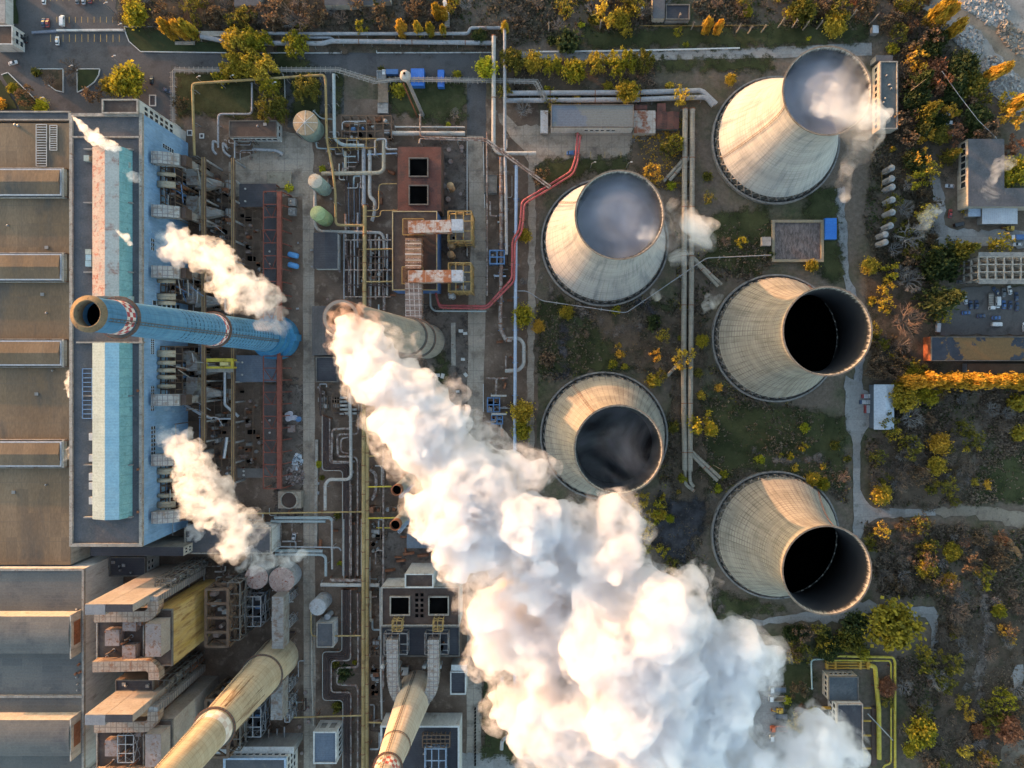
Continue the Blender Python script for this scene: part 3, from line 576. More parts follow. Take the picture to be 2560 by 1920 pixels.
# --- boiler towers of the lower plant
M_PANEL = M('pinkish_cladding', (.35,.30,.26), (.42,.37,.33), .15, c3=(.32,.24,.19), s3=.4)
M_PANELG = M('grey_cladding', (.20,.21,.23), (.26,.27,.29), .2, grid=(1.4,1.4,0,.1,(.16,.16,.18)))
M_YELW = M('yellow_stained_cladding', (.50,.32,.08), (.60,.44,.20), .25, cells=(70,4.5,70,.4,(.36,.24,.08)), c3=(.30,.16,.05), s3=.5, t3=(.5,.66), stretch=(1,1,.15))
M_BRICKP = M('weathered_pink_sheet', (.27,.215,.20), (.35,.29,.27), .35, c3=(.22,.11,.07), s3=.7, t3=(.52,.62), grid=(0,1.1,0,.12,(.20,.15,.14)))
for lab, dy, yel in (('upper', 0, True), ('lower', 276, False)):
    bld('conveyor_tower', f'{lab} grey capped coal conveyor tower with sunlit pink north wall', 'tower', (212,1511+dy,263,1537+dy), 60, M_PANELG, M_PANEL)
    bld('bunker_tower', f'{lab} dark capped bunker tower beside the conveyor tower', 'tower', (264,1511+dy,331,1530+dy), 60, M_RDARK, M_PANEL)
    bld('boiler_block', f'{lab} brown roofed boiler platform with corrugated housings', 'boiler block', (243,1546+dy,362,1668+dy), 41, M_RBROWN, M_WCREAM, M_PARA, .7, .5)
    for n_, (x0, y0, x1, y1) in enumerate(((262,1575,298,1615),(306,1550,340,1578),(305,1614,338,1652))):
        if yel or n_ == 0: bld('fan_housing', f'{("left","top","bottom")[n_]} corrugated grey pink housing on the {lab} brown platform', 'housing', (x0,y0+dy,x1,y1+dy), 45, M_BRICKP, M_BRICKP)
    bld('furnace_block', f'{lab} tall corrugated pink furnace block', 'boiler block', (363,1560+dy,402,1642+dy), 52, M_BRICKP, M_PANEL, None)
    bld('furnace_hall', 'furnace hall with big yellow stained east wall' if yel else 'pale walled furnace hall crossed by the leaning left chimney', 'boiler block', (385,1523+dy,432,1664+dy), 44, M_RBROWN, M_YELW if yel else M_PANEL, M_PARAD, .4, .4)
for lab, dy in (('upper', 0), ('lower', 276)):
    if dy == 0: bld('link_block', 'dark roofed link block between the two brown boiler platforms', 'boiler block', (290,1699,384,1727), 38, M_RDARK, M_WBROWN, M_PARAD, .5, .4, extra=roof_bits(5, 51))
    bld('damper_house', f'{lab} small grey housing under the upper rusty ring duct', 'housing', (366,1596+dy-44,384,1560+dy+2) if 0 else (338,1551+dy,352,1566+dy), 44, M_BRICKP, M_BRICKP, None)
# --- works buildings: (label, rect, height, roof, walls, parapet, windows)
bld('pump_house', 'brown roofed pump house with white walls below the willow trees', 'building', (573,302,692,343), 7.5, M_RBROWN, M_WWHITE, M_PARAD, .4, .3, win=[('S',8,1,2.5,6,.03,.97,.7,M_GLASS),('E',2,1,2.5,6,.1,.9,.6,M_GLASS)], extra=roof_bits(2,5))
def opening_bits(rects, frame=M_PARAD):
    def f(root, x0, y0, x1, y1, h):
        for rc in rects:
            a, b = P(rc[0], rc[3], h), P(rc[2], rc[1], h); m = MB(); m.box((a.x,a.y,h+.01),(b.x,b.y,h+.03)); o = m.build('opening_shade_sheet', M_DARK, root)  # flat sheet on a closed roof, inner shade put into its black colour
            m = MB(); t = .5
            m.box((a.x-t,a.y-t,h-.05),(b.x+t,a.y,h+1.3)); m.box((a.x-t,b.y,h-.05),(b.x+t,b.y+t,h+1.3)); m.box((a.x-t,a.y,h-.05),(a.x,b.y,h+1.3)); m.box((b.x,a.y,h-.05),(b.x+t,b.y,h+1.3)); m.build('curb', frame, o)
    return f
bld('filter_house', 'rust red flat roof with two square black openings', 'building', (994,367,1103,528), 11, M_RRED, M_WBROWN, None, extra=opening_bits(((1025,398,1069,441),(1025,466,1069,511))))
bld('fan_house', 'brown flat roofed house with pale parapet under the rusty ducts', 'building', (981,528,1093,726), 14, M_RBROWN, [M('strong_blue_wall', (.10,.22,.55), (.14,.28,.62), .2)], M('yellow_edge', (.42,.33,.17), (.50,.42,.26), .4), .5, .4)
def b8x(root, x0, y0, x1, y1, h):
    opening_bits(((978,1492,1023,1535),(1074,1492,1120,1534)), M_PARA)(root, x0, y0, x1, y1, h)
    for k in range(5):
        for px in (1042,1055):
            a = P(px, 1487+k*13, h); m = MB(); m.box((a.x-.7,a.y-.7,h+.01),(a.x+.7,a.y+.7,h+.25)); m.build('roof_hatch', M_DARK, root)
bld('filter_house', 'brown flat roof with two black openings above the forked ducts', 'building', (954,1466,1149,1564), 14, M_RBROWN, M_WWHITE, M_PARA, .9, .6, extra=b8x)
bld('lift_penthouse', 'brown roofed penthouse with white crown on the forked duct house', 'building', (1013,1433,1084,1468), 18, M_RBROWN, M_WWHITE, M_WWHITE, 1.2, .5)
bld('fan_platform', 'dark roofed fan platform below the brown filter house', 'building', (954,1566,1149,1640), 10, M_RDARK, M_WBROWN, M_PARAD, .6, .4)
bld('plant_room', 'dark roofed plant room with white parapet crossed by the middle bottom chimney', 'building', (952,1812,1149,1990), 12, M_RDARK, M_WWHITE, M_WWHITE, 1.0, .8, extra=roof_bits(5, 9))
bld('boiler_annex', 'brown roof carrying the two short grey stacks', 'building', (1010,1243,1103,1320), 10, M_RBROWN, M_WGREY, M_PARA, .6, .5, extra=roof_bits(4, 4))
bld('store_shed', 'plain blue grey shed with bright blue end below the short stacks', 'shed', (1019,1336,1085,1369), 6, M_RBLUE, [M('bright_blue_sheet', (.18,.42,.72), (.24,.48,.76), .3)], None, pitch=('x', .6))
bld('compressor_house', 'dark grey house with two white bands right of the forked ducts', 'building', (1126,1678,1165,1735), 8, M_RDARK, M_WWHITE, M_WWHITE, .7, .5)
bld('compressor_house', 'low dark annex with white roof end north of the compressor house', 'building', (1128,1662,1167,1677), 8.5, M_WWHITE, M_WGREY, None)
bld('electrical_house', 'small grey roofed house under the yellow pipe branch', 'building', (792,1556,834,1618), 8, M_RGREY, M_WWHITE, M_PARA, .5, .4, win=[('E',2,5,1.5,7,.05,.95,.5,M_GLASS)])
bld('electrical_house', 'slate roofed house with tall white ribs near the bottom edge', 'building', (784,1828,842,1908), 11, M_RBLUE, M_WWHITE, M_WWHITE, .6, .6, win=[('E',6,1,1,10,.03,.97,.55,M_GLASS),('N',2,1,1,10,.1,.9,.6,M_WGREY)])
bld('workshop', 'long flat grey workshop with white end wall behind the lower steam puff', 'building', (462,1319,678,1384), 13, M_RGREY, M_WWHITE, M_PARA, .6, .5, win=[('N',16,1,8,12,.02,.98,.5,M_GLASS)], extra=roof_bits(3,6))
bld('office_block', 'blue trimmed office block with pale roof at the bottom left centre', 'building', (560,1893,716,1990), 16, M_RGREY, [M_WWHITE], M('pale_blue_trim', (.35,.45,.58), (.45,.54,.66), .4), .9, .8, win=[('E',5,3,3,15,.05,.95,.6,M_GLASS),('N',9,2,8,15,.03,.97,.6,M_GLASS)])
bld('office_block', 'narrow white roofed block above the blue trimmed office', 'building', (500,1867,735,1884), 13, M_WWHITE, M_WGREY, None)
def coolbox(root, x0, y0, x1, y1, h):
    m = MB(); c = ((x0+x1)/2, (y0+y1)/2, h); m.lathe(c, [(4.4,-.05),(4.1,1.3),(3.8,1.3),(3.7,.1)], 32); m.build('fan_ring', M_PARA, root)
    m = MB(); m.disc((c[0],c[1],h+.15), 3.75, 32); m.build('fan_well', M_RBROWN, root)
bld('cooling_box', 'square concrete cooling box with round fan ring near the left works road', 'building', (695,1229,752,1271), 5, M_CONC, M_CONC, None, extra=coolbox)
bld('dark_shed', 'black roofed shed with white east wall beside the yellow pipe', 'shed', (785,583,842,670), 7, M_RDARK, M_WWHITE, None, pitch=('y', .8))
bld('flat_shed', 'long grey sheet roofed shed at the foot of the smoking middle chimney', 'shed', (780,765,842,888), 4.5, RO('grey_sheet_roof', (.095,.085,.085), (.13,.12,.115), (1.6,0)), M_WGREY, None)
bld('flat_shed', 'dark flat shed half hidden by the plume start', 'shed', (790,892,845,955), 4, M_RDARK, M_WGREY, M_PARAD)
bld('main_shed', 'long blue grey roofed pump station with white south wall', 'building', (1378,262,1584,318), 9, M('blue_grey_patched_roof', (.12,.145,.19), (.15,.175,.215), .03, c3=(.17,.18,.175), s3=.035, t3=(.5,.52), grid=(0,1.2,0,.1,(.11,.13,.165))), M_WWHITE, M_PARAD, .3, .3, win=[('S',6,1,3,6,.4,.8,.6,M_GLASS)])
bld('rusty_shed', 'pale roof blotched with rust beside the blue grey pump station', 'shed', (1585,276,1639,333), 4, M('rust_blotched_roof', (.40,.36,.32), (.48,.44,.40), .25, c3=(.26,.09,.045), s3=.22, t3=(.48,.58), grid=(3.6,3.6,0,.2,(.24,.18,.14))), M_WCREAM, None)
for k, (x0, x1) in enumerate(((1640,1668),(1669,1696))): bld('garage', f'{("left","right")[k]} of the two maroon sheet garages', 'garage', (x0,281,x1,321), 3.5, M_RRED, M_WGREY, None, pitch=('y', .7))
bld('garage', 'small maroon lean-to above the rust blotched roof', 'garage', (1587,262,1618,274), 3, M_RRED, M_WBROWN, None); bld('garage', 'dusky maroon shed behind the two garages', 'garage', (1643,258,1665,279), 3, M_RRED, M_WBROWN, None)
bld('container', 'long pale container left of the pump station', 'container', (1351,276,1370,333), 3, M('worn_container', (.40,.40,.42), (.50,.50,.51), .3, c3=(.25,.16,.11), s3=.5), M_WGREY, None)
bld('tower_pump_house', 'long flat pump house right of the upper right cooling tower', 'building', (2199,154,2243,323), 7.5, M('green_grey_roof', (.085,.10,.105), (.12,.135,.14), .12), M_WCREAM, M_PARA, .6, .5, win=[('W',10,1,2,6,.03,.97,.6,M_GLASS)], extra=roof_bits(7, 12, ('vent_pipe',)))
bld('tower_pump_house', 'low grey lean-to at the top of the long pump house', 'building', (2190,138,2232,152), 6, M_RGREY, M_WGREY, None)
bld('depot', 'grey flat roofed depot with windowed west wall at the right', 'building', (2421,347,2511,516), 9, M_RGREY, M_WCREAM, None, win=[('W',7,1,2.5,7.5,.3,.98,.75,M_GLASS)])
bld('depot', 'grey flat wing reaching off the right edge', 'building', (2511,470,2660,516), 9, M_RGREY, M_WCREAM, None)
M_WCOR = M('white_corrugated_sheet', (.48,.50,.54), (.56,.58,.61), .2, grid=(.9,0,0,.2,(.36,.38,.42)))
bld('sheet_shed', 'white corrugated shed in the eastern depot yard', 'shed', (2458,520,2543,558), 5, M_WCOR, M_WGREY, None, pitch=('y', .8))
bld('sheet_shed', 'small pale blue canopy left of the white corrugated shed', 'shed', (2421,519,2452,541), 4, M('pale_blue_canopy', (.38,.46,.58), (.45,.52,.63), .3), M_WGREY, None)
bld('mossy_hall', 'long hall with blue black roof edged by tan moss', 'building', (2328,842,2660,902), 8, M('mossy_roof', (.032,.042,.062), (.05,.06,.08), .2, c3=(.20,.12,.05), s3=.045, t3=(.53,.55)), [M('orange_brick', (.34,.10,.045), (.42,.15,.07), .4)], M_PARAD, .3, .3)
bld('low_frame_shed', 'low brown roofed shed between the mossy hall and the orange poplar', 'shed', (2418,909,2660,936), 4, M('rusty_flat_roof', (.10,.06,.035), (.14,.09,.055), .1), M('pale_blue_frame', (.30,.36,.44), (.36,.42,.50), .4), None)
bld('white_store', 'white roofed store with blue grey western slope beside the path', 'building', (2187,963,2234,1072), 6, M('white_membrane_roof', (.48,.53,.60), (.54,.58,.65), .15), [M_RBLUE], None, pitch=('y', 1.4))
bld('gas_station_house', 'flat dark roofed house inside the yellow pipe loop', 'building', (2072,1692,2146,1752), 8, M('blue_black_roof', (.055,.07,.085), (.075,.09,.105), .1, c3=(.12,.13,.14), s3=.15), M_WCREAM, M_PARAD, .3, .3, win=[('W',4,1,2.5,6.5,.05,.95,.6,M_GLASS),('N',5,1,2.5,6.5,.1,.9,.5,M_GLASS)])
bld('gas_station_hall', 'long charcoal roofed hall with white walls and yellow buttress pipes', 'building', (2093,1760,2157,1914), 11, M('charcoal_roof', (.040,.043,.055), (.062,.064,.075), .1, c3=(.09,.09,.10), s3=.15), M_WWHITE, M_PARA, .4, .4, win=[('W',9,2,2,9.5,.04,.97,.6,M_GLASS)])
bld('gate_house', 'white gate house with stepped roof at the left edge', 'building', (-30,64,33,112), 8, M_RBROWN, M_WWHITE, M_WWHITE, .6, .4, win=[('E',2,2,1,7,.1,.9,.6,M_GLASS)])
bld('gate_annex', 'pale flat annex cut by the left edge above the gate house', 'building', (-60,-40,13,58), 6, M_CONC2, M_WWHITE, None)
for lab, rc, hh in (('pale grey store roof cut by the top edge above the brown trees', (811,-30,932,12), 6), ('grey store roof cut by the top edge right of the pale one', (935,-30,975,2), 5), ('grey workshop roof cut by the top edge', (1632,-40,1662,45), 5), ('grey lean-to roof cut by the top edge near the orange poplars', (585,-30,650,14), 5)):
    bld('store', lab, 'building', rc, hh, M_RGREY, M_WCREAM, None)
bld('transformer_yard_hut', 'small hut of dark roof among trees at the top edge', 'hut', (1664,12,1724,50), 4, M_RDARK, M_WGREY, M_PARAD)
bld('kiosk', 'small pale blue kiosk near the top right meadow', 'kiosk', (2182,63,2197,82), 3.5, M_WCOR, M_WGREY, None)
bld('container_hut', 'red brown hut on the verge beside the works road', 'hut', (1227,1776,1256,1821), 3.2, M_RRED, M_WGREY, None)
bld('blue_container', 'bright blue ribbed container beside the square pond', 'container', (2063,545,2092,598), 3.2, M('bright_blue_container', (.035,.17,.56), (.05,.21,.62), .2, grid=(0,1.1,0,.25,(.025,.12,.42))), M('container_side', (.03,.14,.45), (.04,.17,.5), .2), None)
bld('pond_hut', 'tiny grey hut on the left rim of the square pond', 'hut', (1905,592,1928,614), 3.5, M_CONC2, M_WGREY, None)
bld('blue_container', 'wide bright blue twin container in the upper meadow', 'container', (1027,171,1060,214), 4, M('cobalt_sheet', (.03,.14,.52), (.05,.18,.58), .2, grid=(4.2,0,0,.15,(.02,.09,.36))), M('container_side', (.03,.14,.45)), None)
bld('blue_container', 'narrow bright blue container nearest the right road', 'container', (1094,174,1110,217), 3.5, MATS['cobalt_sheet'], MATS['container_side'], None)
bld('fenced_slab', 'grey flat platform beside the blue lorry', 'platform', (943,178,964,198), 2.5, M_CONC2, M_WGREY, M_STEEL, .9, .15)
bld('loading_ramp', 'tan loading ramp with pale lower end', 'ramp', (945,205,970,256), 2.0, M('tan_slab', (.20,.15,.105), (.26,.20,.15), .3), M_WGREY, None); bld('loading_ramp', 'pale concrete ramp head below the tan ramp', 'ramp', (944,257,970,283), 1.6, M_CONC2, M_WGREY, None)
bld('small_slab_hut', 'brown rough slab hut beside the right works road', 'hut', (1210,438,1242,482), 3.5, M('rough_brown_slab', (.16,.13,.105), (.24,.20,.17), .5), M_WGREY, M_PARAD, .3, .3)
bld('fuel_tank_house', 'square grey slab with worn surface in the concrete yard', 'slab', (667,430,728,470), 1.2, M('worn_slab', (.24,.21,.165), (.31,.28,.22), .3, c3=(.11,.10,.07), s3=.4), M_CONC, None)
# --- ruined concrete skeleton
def skeleton():
    h = 17; a, b = P(2447, 698, h), P(2680, 642, h); o = thing('concrete_skeleton', 'bare concrete frame of an unfinished building at the right edge', 'ruin', ((a.x+b.x)/2, (a.y+b.y)/2, 0))
    xs = [a.x+(b.x-a.x)*k/11 for k in range(12)]; ys = [a.y+(b.y-a.y)*k/3 for k in range(4)]
    for i, x in enumerate(xs):
        for y in ys: m = MB(); m.box((x-.3,y-.3,0),(x+.3,y+.3,h-.61)); m.build('column', M_BASIN, o)
    for lv in (h, h-5.7, h-11.4):
        for x in xs: m = MB(); m.box((x-.32,ys[0],lv-.6),(x+.32,ys[-1],lv)); m.build('crossbeam', M_PARA, o)
        for y in ys: m = MB(); m.box((xs[0],y-.25,lv-.5),(xs[-1],y+.25,lv-.03)); m.build('long_beam', M_PARA, o)
    for k, y in enumerate((ys[0]-2.2, ys[-1]+.35)): m = MB(); m.box((xs[0],y,h-.55),(xs[-1],y+1.85,h-.05)); m.build('eaves_slab', M_BASIN, o)
    m = MB(); m.box((xs[0],ys[0],.02),(xs[-1],ys[-1],.08)); m.build('floor_slab', M_DIRTD, o)
skeleton()
# --- square pond
def pond():
    a, b = P(1937, 648, 2), P(2053, 556, 2); o = thing('settling_pond', 'square walled pond of brown rippled water', 'pond', ((a.x+b.x)/2,(a.y+b.y)/2,0))
    m = MB(); t = 1.3
    m.box((a.x-t,a.y-t,-.1),(b.x+t,a.y,2)); m.box((a.x-t,b.y,-.1),(b.x+t,b.y+t,2)); m.box((a.x-t,a.y,-.1),(a.x,b.y,2)); m.box((b.x,a.y,-.1),(b.x+t,b.y,2)); m.build('basin_wall', M('sandy_wall', (.34,.27,.17), (.28,.24,.18), .3), o)
    t = NT('pond_water'); v, raw = t.coords(); st = t.n('VectorMath', {0: v, 1: (1.0, .35, 1)}, operation='MULTIPLY').outputs[0]
    n = t.noise(st, .9, 6, .75, .6)
    t.set(t.b.inputs['Base Color'], t.mix(t.ramp(n, .42, .62), lin((.045,.032,.028)), lin((.15,.115,.105)))); t.b.inputs['Roughness'].default_value = .6
    bp = t.n('Bump', {'Height': n, 'Strength': .5, 'Distance': .3}); t.set(t.b.inputs['Normal'], bp.outputs[0])
    m = MB(); m.poly([(a.x,a.y,1.1),(b.x,a.y,1.1),(b.x,b.y,1.1),(a.x,b.y,1.1)]); m.build('water', t.m, o)
pond()
# ------------------------------------------------------------------ chimneys
M_CHB = None
def mat_chimney(name, c1, c2, stain, slot=None, gridk=.35, soot=None):
    t = NT(name); v, raw = t.coords(); sp = t.n('SeparateXYZ', {0: raw}); z = sp.outputs[2]
    an = t.math('ADD', t.math('MULTIPLY', t.math('ARCTAN2', sp.outputs[1], sp.outputs[0]), 6.0), 60.0)
    cyl = t.n('CombineXYZ', {0: an, 1: t.math('MULTIPLY', z, .12), 2: 0.0}).outputs[0]
    hz = t.n('CombineXYZ', {0: t.math('MULTIPLY', an, .1), 1: z, 2: 0.0}).outputs[0]
    col = t.mix(t.ramp(t.noise(hz, .3, 6, .7), .35, .65), lin(c1), lin(c2))
    col = t.mix(t.math('MULTIPLY', t.ramp(t.noise(cyl, .5, 6, .7), .5, .7), .7), col, lin(stain))
    f = t.math('MAXIMUM', t.line(z, 2.5, .3), t.line(an, 1.88, .2)); col = t.mix(t.math('MULTIPLY', f, gridk), col, lin(stain))
    if slot:
        z0, z1 = slot; m = t.math('MULTIPLY', t.math('MULTIPLY', t.math('GREATER_THAN', z, z0), t.math('LESS_THAN', z, z1)), t.math('MULTIPLY', t.line(z, 3.0, .75), t.line(an, 1.5, 1.1)))
        col = t.mix(t.math('MULTIPLY', m, t.ramp(t.noise(v, .3, 3), .3, .55)), col, lin((.015,.05,.10)))
    if soot:
        z0, z1 = soot; m = t.math('MULTIPLY', t.math('GREATER_THAN', z, z0), t.math('LESS_THAN', z, z1))
        m = t.math('MULTIPLY', m, t.ramp(t.noise(t.n('CombineXYZ', {0: an, 1: t.math('MULTIPLY', z, .03), 2: 0.0}).outputs[0], .8, 5, .7), .52, .62)); col = t.mix(m, col, lin((.10,.05,.025)))
    t.set(t.b.inputs['Base Color'], col); t.b.inputs['Roughness'].default_value = .8; t.b.inputs['Specular IOR Level'].default_value = .25
    return t.m
def mat_checker(name, n, hz, z0, c1, c2):
    t = NT(name); v, raw = t.coords(); sp = t.n('SeparateXYZ', {0: raw})
    a = t.math('FLOOR', t.math('MULTIPLY', t.math('ADD', t.math('ARCTAN2', sp.outputs[1], sp.outputs[0]), 3.1416), n/6.28318))
    b = t.math('FLOOR', t.math('DIVIDE', t.math('SUBTRACT', sp.outputs[2], z0), hz))
    f = t.math('MODULO', t.math('ADD', a, b), 2.0)
    col = t.mix(f, lin(c1), lin(c2)); col = t.mix(t.math('MULTIPLY', t.ramp(t.noise(v, .8, 6, .7), .5, .75), .5), col, lin((.35,.28,.24)))
    t.set(t.b.inputs['Base Color'], col); t.b.inputs['Roughness'].default_value = .7; return t.m
def rad(prof, z):
    for (r0, z0), (r1, z1) in zip(prof, prof[1:]):
        if z0 <= z <= z1: return r0+(r1-r0)*(z-z0)/(z1-z0)
    return prof[-1][0]
def chimney(px, py, h, prof, mat, label, bands=(), rings=(), lip=None, ladder=None, liner=None, base=None):
    c = P(px, py); o = thing('chimney', label, 'chimney', c); N = 64
    s = MB(); zs = sorted(set([0]+[z for _, z in prof]+[h*k/14 for k in range(15)]))
    s.lathe(c, [(rad(prof, z), z) for z in zs if z < h-2]+[(rad(prof, h), h), (rad(prof, h)-.9, h), (rad(prof, h)-1.0, h-6)], N); smooth_by_angle(s.build('shaft', mat, o), 35)
    m = MB(); m.disc((c.x,c.y,h-5.5), rad(prof, h)-.9, 32); m.build('flue_opening', M_DARK, o)
    for z, hh, mt in bands:
        m = MB(); m.lathe(c, [(rad(prof, z)+.03, z), (rad(prof, z)+.10, z), (rad(prof, z+hh)+.10, z+hh), (rad(prof, z+hh)+.03, z+hh)], N); smooth_by_angle(m.build('painted_band', mt, o), 35)
    for z, w_ in rings:
        r0 = rad(prof, z); m = MB(); m.lathe(c, [(r0+.02, z-.2), (r0+w_, z-.2), (r0+w_, z), (r0+.02, z)], 48); pl = m.build('gallery', M_PARAD, o)
        m = MB()
        for k in range(36):
            q = 2*math.pi*k/36; m.bar((c.x+(r0+w_)*math.cos(q), c.y+(r0+w_)*math.sin(q), z-.1), (c.x+(r0+w_)*math.cos(q), c.y+(r0+w_)*math.sin(q), z+1.2), .12)
        m.lathe((c.x,c.y,z+1.1), [(r0+w_-.06, 0), (r0+w_+.06, 0), (r0+w_+.06, .12), (r0+w_-.06, .12)], 48, True); m.build('railing', M_RUST, pl)
    if ladder is not None:
        q = R(ladder); m = MB(); tn = Vector((-math.sin(q), math.cos(q), 0)); pts = [Vector((c.x+(rad(prof,z)+.45)*math.cos(q), c.y+(rad(prof,z)+.45)*math.sin(q), z)) for z in [2+(h-3)*k/20 for k in range(21)]]
        for s_ in (-.45, .45): m.tube([p+tn*s_ for p in pts], .13, 4)
        for a, b in zip(pts, pts[1:]):
            for k in range(4): p = a.lerp(b, k/4); m.bar(p-tn*.45, p+tn*.45, .1)
        m.build('ladder', M_PARAD, o)
    if lip:
        m = MB(); r0 = rad(prof, h); m.lathe(c, [(r0+.05,h-.5),(r0+.3,h-.2),(r0+.3,h+.25),(r0-.9,h+.5),(lip+.3,h+.9),(lip,h+.9),(lip,h-3)], N); m.build('mouth_cap', M('soot_tan_cap', (.20,.135,.075), (.27,.19,.11), .4, c3=(.10,.065,.045), s3=.8), o, True)
    return o, c
PB = [(7.3,0),(7.0,20),(6.4,60),(5.7,105),(5.1,135),(5.0,148)]
mc = mat_checker('red_white_checker', 22, 1.5, 0, (.34,.05,.06), (.60,.57,.54))
ch1, c1 = chimney(695, 845, 148, PB, mat_chimney('blue_chimney_paint', (.060,.18,.32), (.10,.24,.38), (.035,.10,.18), slot=(22,104)), 'tall blue chimney with red and white checker bands leaning to the left', bands=((133.5,4.5,mc),(70,3,mc)), rings=((133,1.3),(69.5,.9)), lip=3.7, ladder=-17)
m = MB(); m.lathe(c1, [(10.8,0),(10.6,7.5),(8.8,7.5),(8.8,12),(7.9,12),(7.9,18),(7.2,18)], 64); smooth_by_angle(m.build('stepped_base', M('bright_blue_paint', (.045,.20,.38), (.06,.25,.44), .2, grid=(0,0,5.5,.3,(.02,.10,.2))), ch1), 35)
m = MB(); m.box((c1.x+8,c1.y-1.6,0),(c1.x+11.6,c1.y+1.6,7.6)); m.build('door_box', MATS['bright_blue_paint'], ch1)
PM = [(8.6,0),(7.8,25),(6.6,80),(4.9,155)]
M_CHC = mat_chimney('grey_chimney_concrete', (.20,.185,.165), (.26,.24,.21), (.10,.095,.09))
ch2, c2 = chimney(1068, 853, 155, PM, M_CHC, 'tall grey concrete chimney in the middle pouring out the big plume', bands=((149.5,5.4,M('scorched_red_rim', (.20,.085,.06), (.27,.13,.095), .5, c3=(.08,.04,.03), s3=.7)),), rings=((30,1.0),(52,1.0)), ladder=200)
PL = [(9.6,0),(8.8,25),(7.2,68),(6.8,80),(6.0,125)]
ch3, c3_ = chimney(698, 1640, 125, PL, mat_chimney('ochre_chimney_concrete', (.36,.295,.20), (.44,.37,.265), (.22,.155,.09), soot=(40,67)), 'ochre concrete chimney leaning out of the lower left of the photo', bands=((71,5,mat_checker('faded_checker', 18, 2.5, 1, (.62,.58,.53), (.52,.42,.36))),), rings=((70,1.1),(22,.9)), ladder=110)
PN = [(8.6,0),(25,7.4)]; PN = [(8.6,0),(7.4,25),(6.1,50),(5.0,68),(4.6,76),(4.2,95)]
ch4, c4 = chimney(1044, 1718, 95, PN, mat_chimney('pink_beige_concrete', (.40,.33,.26), (.47,.40,.32), (.27,.20,.15)), 'pale beige chimney fed by two forked ducts at the bottom', bands=((71.5,5,mat_checker('red_white_checker_b', 20, 1.7, 0, (.40,.08,.06), (.60,.55,.50))),), rings=((70,.9),(54,.25)), ladder=96)
for k, (px, py, lab) in enumerate(((1033,1190,'upper short grey stack half hidden by the plume'), (1030,1267,'lower short grey stack with rusty rim and blue ladder'))):
    c = P(px, py); h = 42; o = thing('steel_stack', lab, 'chimney', c); s = MB()
    s.lathe(c, [(2.9,0),(2.5,10),(2.3,h-4)], 32); smooth_by_angle(s.build('shaft', M('grey_stack_paint', (.23,.24,.22), (.29,.295,.27), .3, c3=(.18,.17,.13), s3=.4, stretch=(1,1,.2)), o), 35)
    s = MB(); s.lathe(c, [(2.35,h-4),(2.4,h),(2.05,h),(2.0,h-3)], 32); s.build('rusty_rim', M_RUST, o, True)
    m = MB(); m.disc((c.x,c.y,h-2.5), 2.05, 24); m.build('flue_opening', M_DARK, o)
    s = MB(); s.lathe(c, [(2.9,10),(4.4,10),(4.4,10.3),(2.9,10.3)], 24, True); s.build('gallery', M_RUST, o)
    q = R(-52); tn = Vector((-math.sin(q), math.cos(q), 0)); ladd = MB(); p0, p1 = [Vector((c.x+3.2*math.cos(q), c.y+3.2*math.sin(q), z)) for z in (8, h)]
    for s_ in (-.6, .6): ladd.bar(p0+tn*s_, p1+tn*s_, .18)
    for z in range(16): p = p0.lerp(p1, z/15); ladd.lathe((p.x,p.y,p.z), [(.75,0),(.9,0),(.9,.35),(.75,.35)], 8, True)
    ladd.build('caged_ladder', M('pale_blue_steel', (.32,.42,.56), (.40,.50,.63), .4), o)
# ------------------------------------------------------------------ tanks
def tank(px, py, h, r, mat, topm, label, dome=.5, ribs=0, spokes=0, cat='tank', group=None, name='storage_tank'):
    c = P(px, py); o = thing(name, label, cat, c, group); s = MB(); s.lathe(c, [(r,0),(r,h)], 32)
    for k in range(ribs): z = h*(k+.7)/(ribs+.4); s.lathe(c, [(r,z),(r+.22,z+.1),(r+.22,z+.4),(r,z+.5)], 32)
    smooth_by_angle(s.build('shell', mat, o), 35)
    s = MB(); s.lathe(c, [(r+.12,h-.3),(r+.12,h+.02),(r*.6,h+dome*.7),(0.02,h+dome)], 32); smooth_by_angle(s.build('roof', topm, o), 30)
    for k in range(spokes): q = math.pi*2*k/spokes; m = MB(); m.bar((c.x,c.y,h+dome+.15), (c.x+r*math.cos(q),c.y+r*math.sin(q),h+.2), .22); m.build('roof_rib', M_WWHITE, o)
    m = MB(); q = R(230); m.bar((c.x+(r+.3)*math.cos(q),c.y+(r+.3)*math.sin(q),.2),(c.x+(r+.3)*math.cos(q),c.y+(r+.3)*math.sin(q),h+.9),.3); m.build('ladder', M_STEEL, o)
    return o
M_MINT = M('mint_tank_paint', (.26,.34,.29), (.31,.39,.34), .3, c3=(.20,.24,.20), s3=.5)
M_TANTOP = M('tan_tank_top', (.40,.28,.17), (.46,.34,.22), .3, c3=(.30,.19,.11), s3=.6)
M_GREENP = M('pale_green_paint', (.27,.36,.17), (.33,.42,.22), .3, c3=(.22,.28,.15), s3=.6)
M_PINKTOP = M('flaking_rust_top', (.36,.27,.24), (.44,.34,.31), .4, c3=(.25,.07,.04), s3=.9, t3=(.55,.62))
M_SILV = M('silver_tank_paint', (.34,.35,.37), (.42,.43,.45), .4, c3=(.26,.22,.20), s3=.6)
tank(781, 326, 10.5, 5.9, M_MINT, M_TANTOP, 'big mint green tank with tan spoked top', 1.0, 0, 8)
tank(813, 474, 16, 3.25, M_MINT, M('cream_rusty_top', (.46,.42,.34), (.52,.47,.38), .4, c3=(.42,.27,.16), s3=.6), 'ribbed mint tank with cream rusty top', .5, 9)
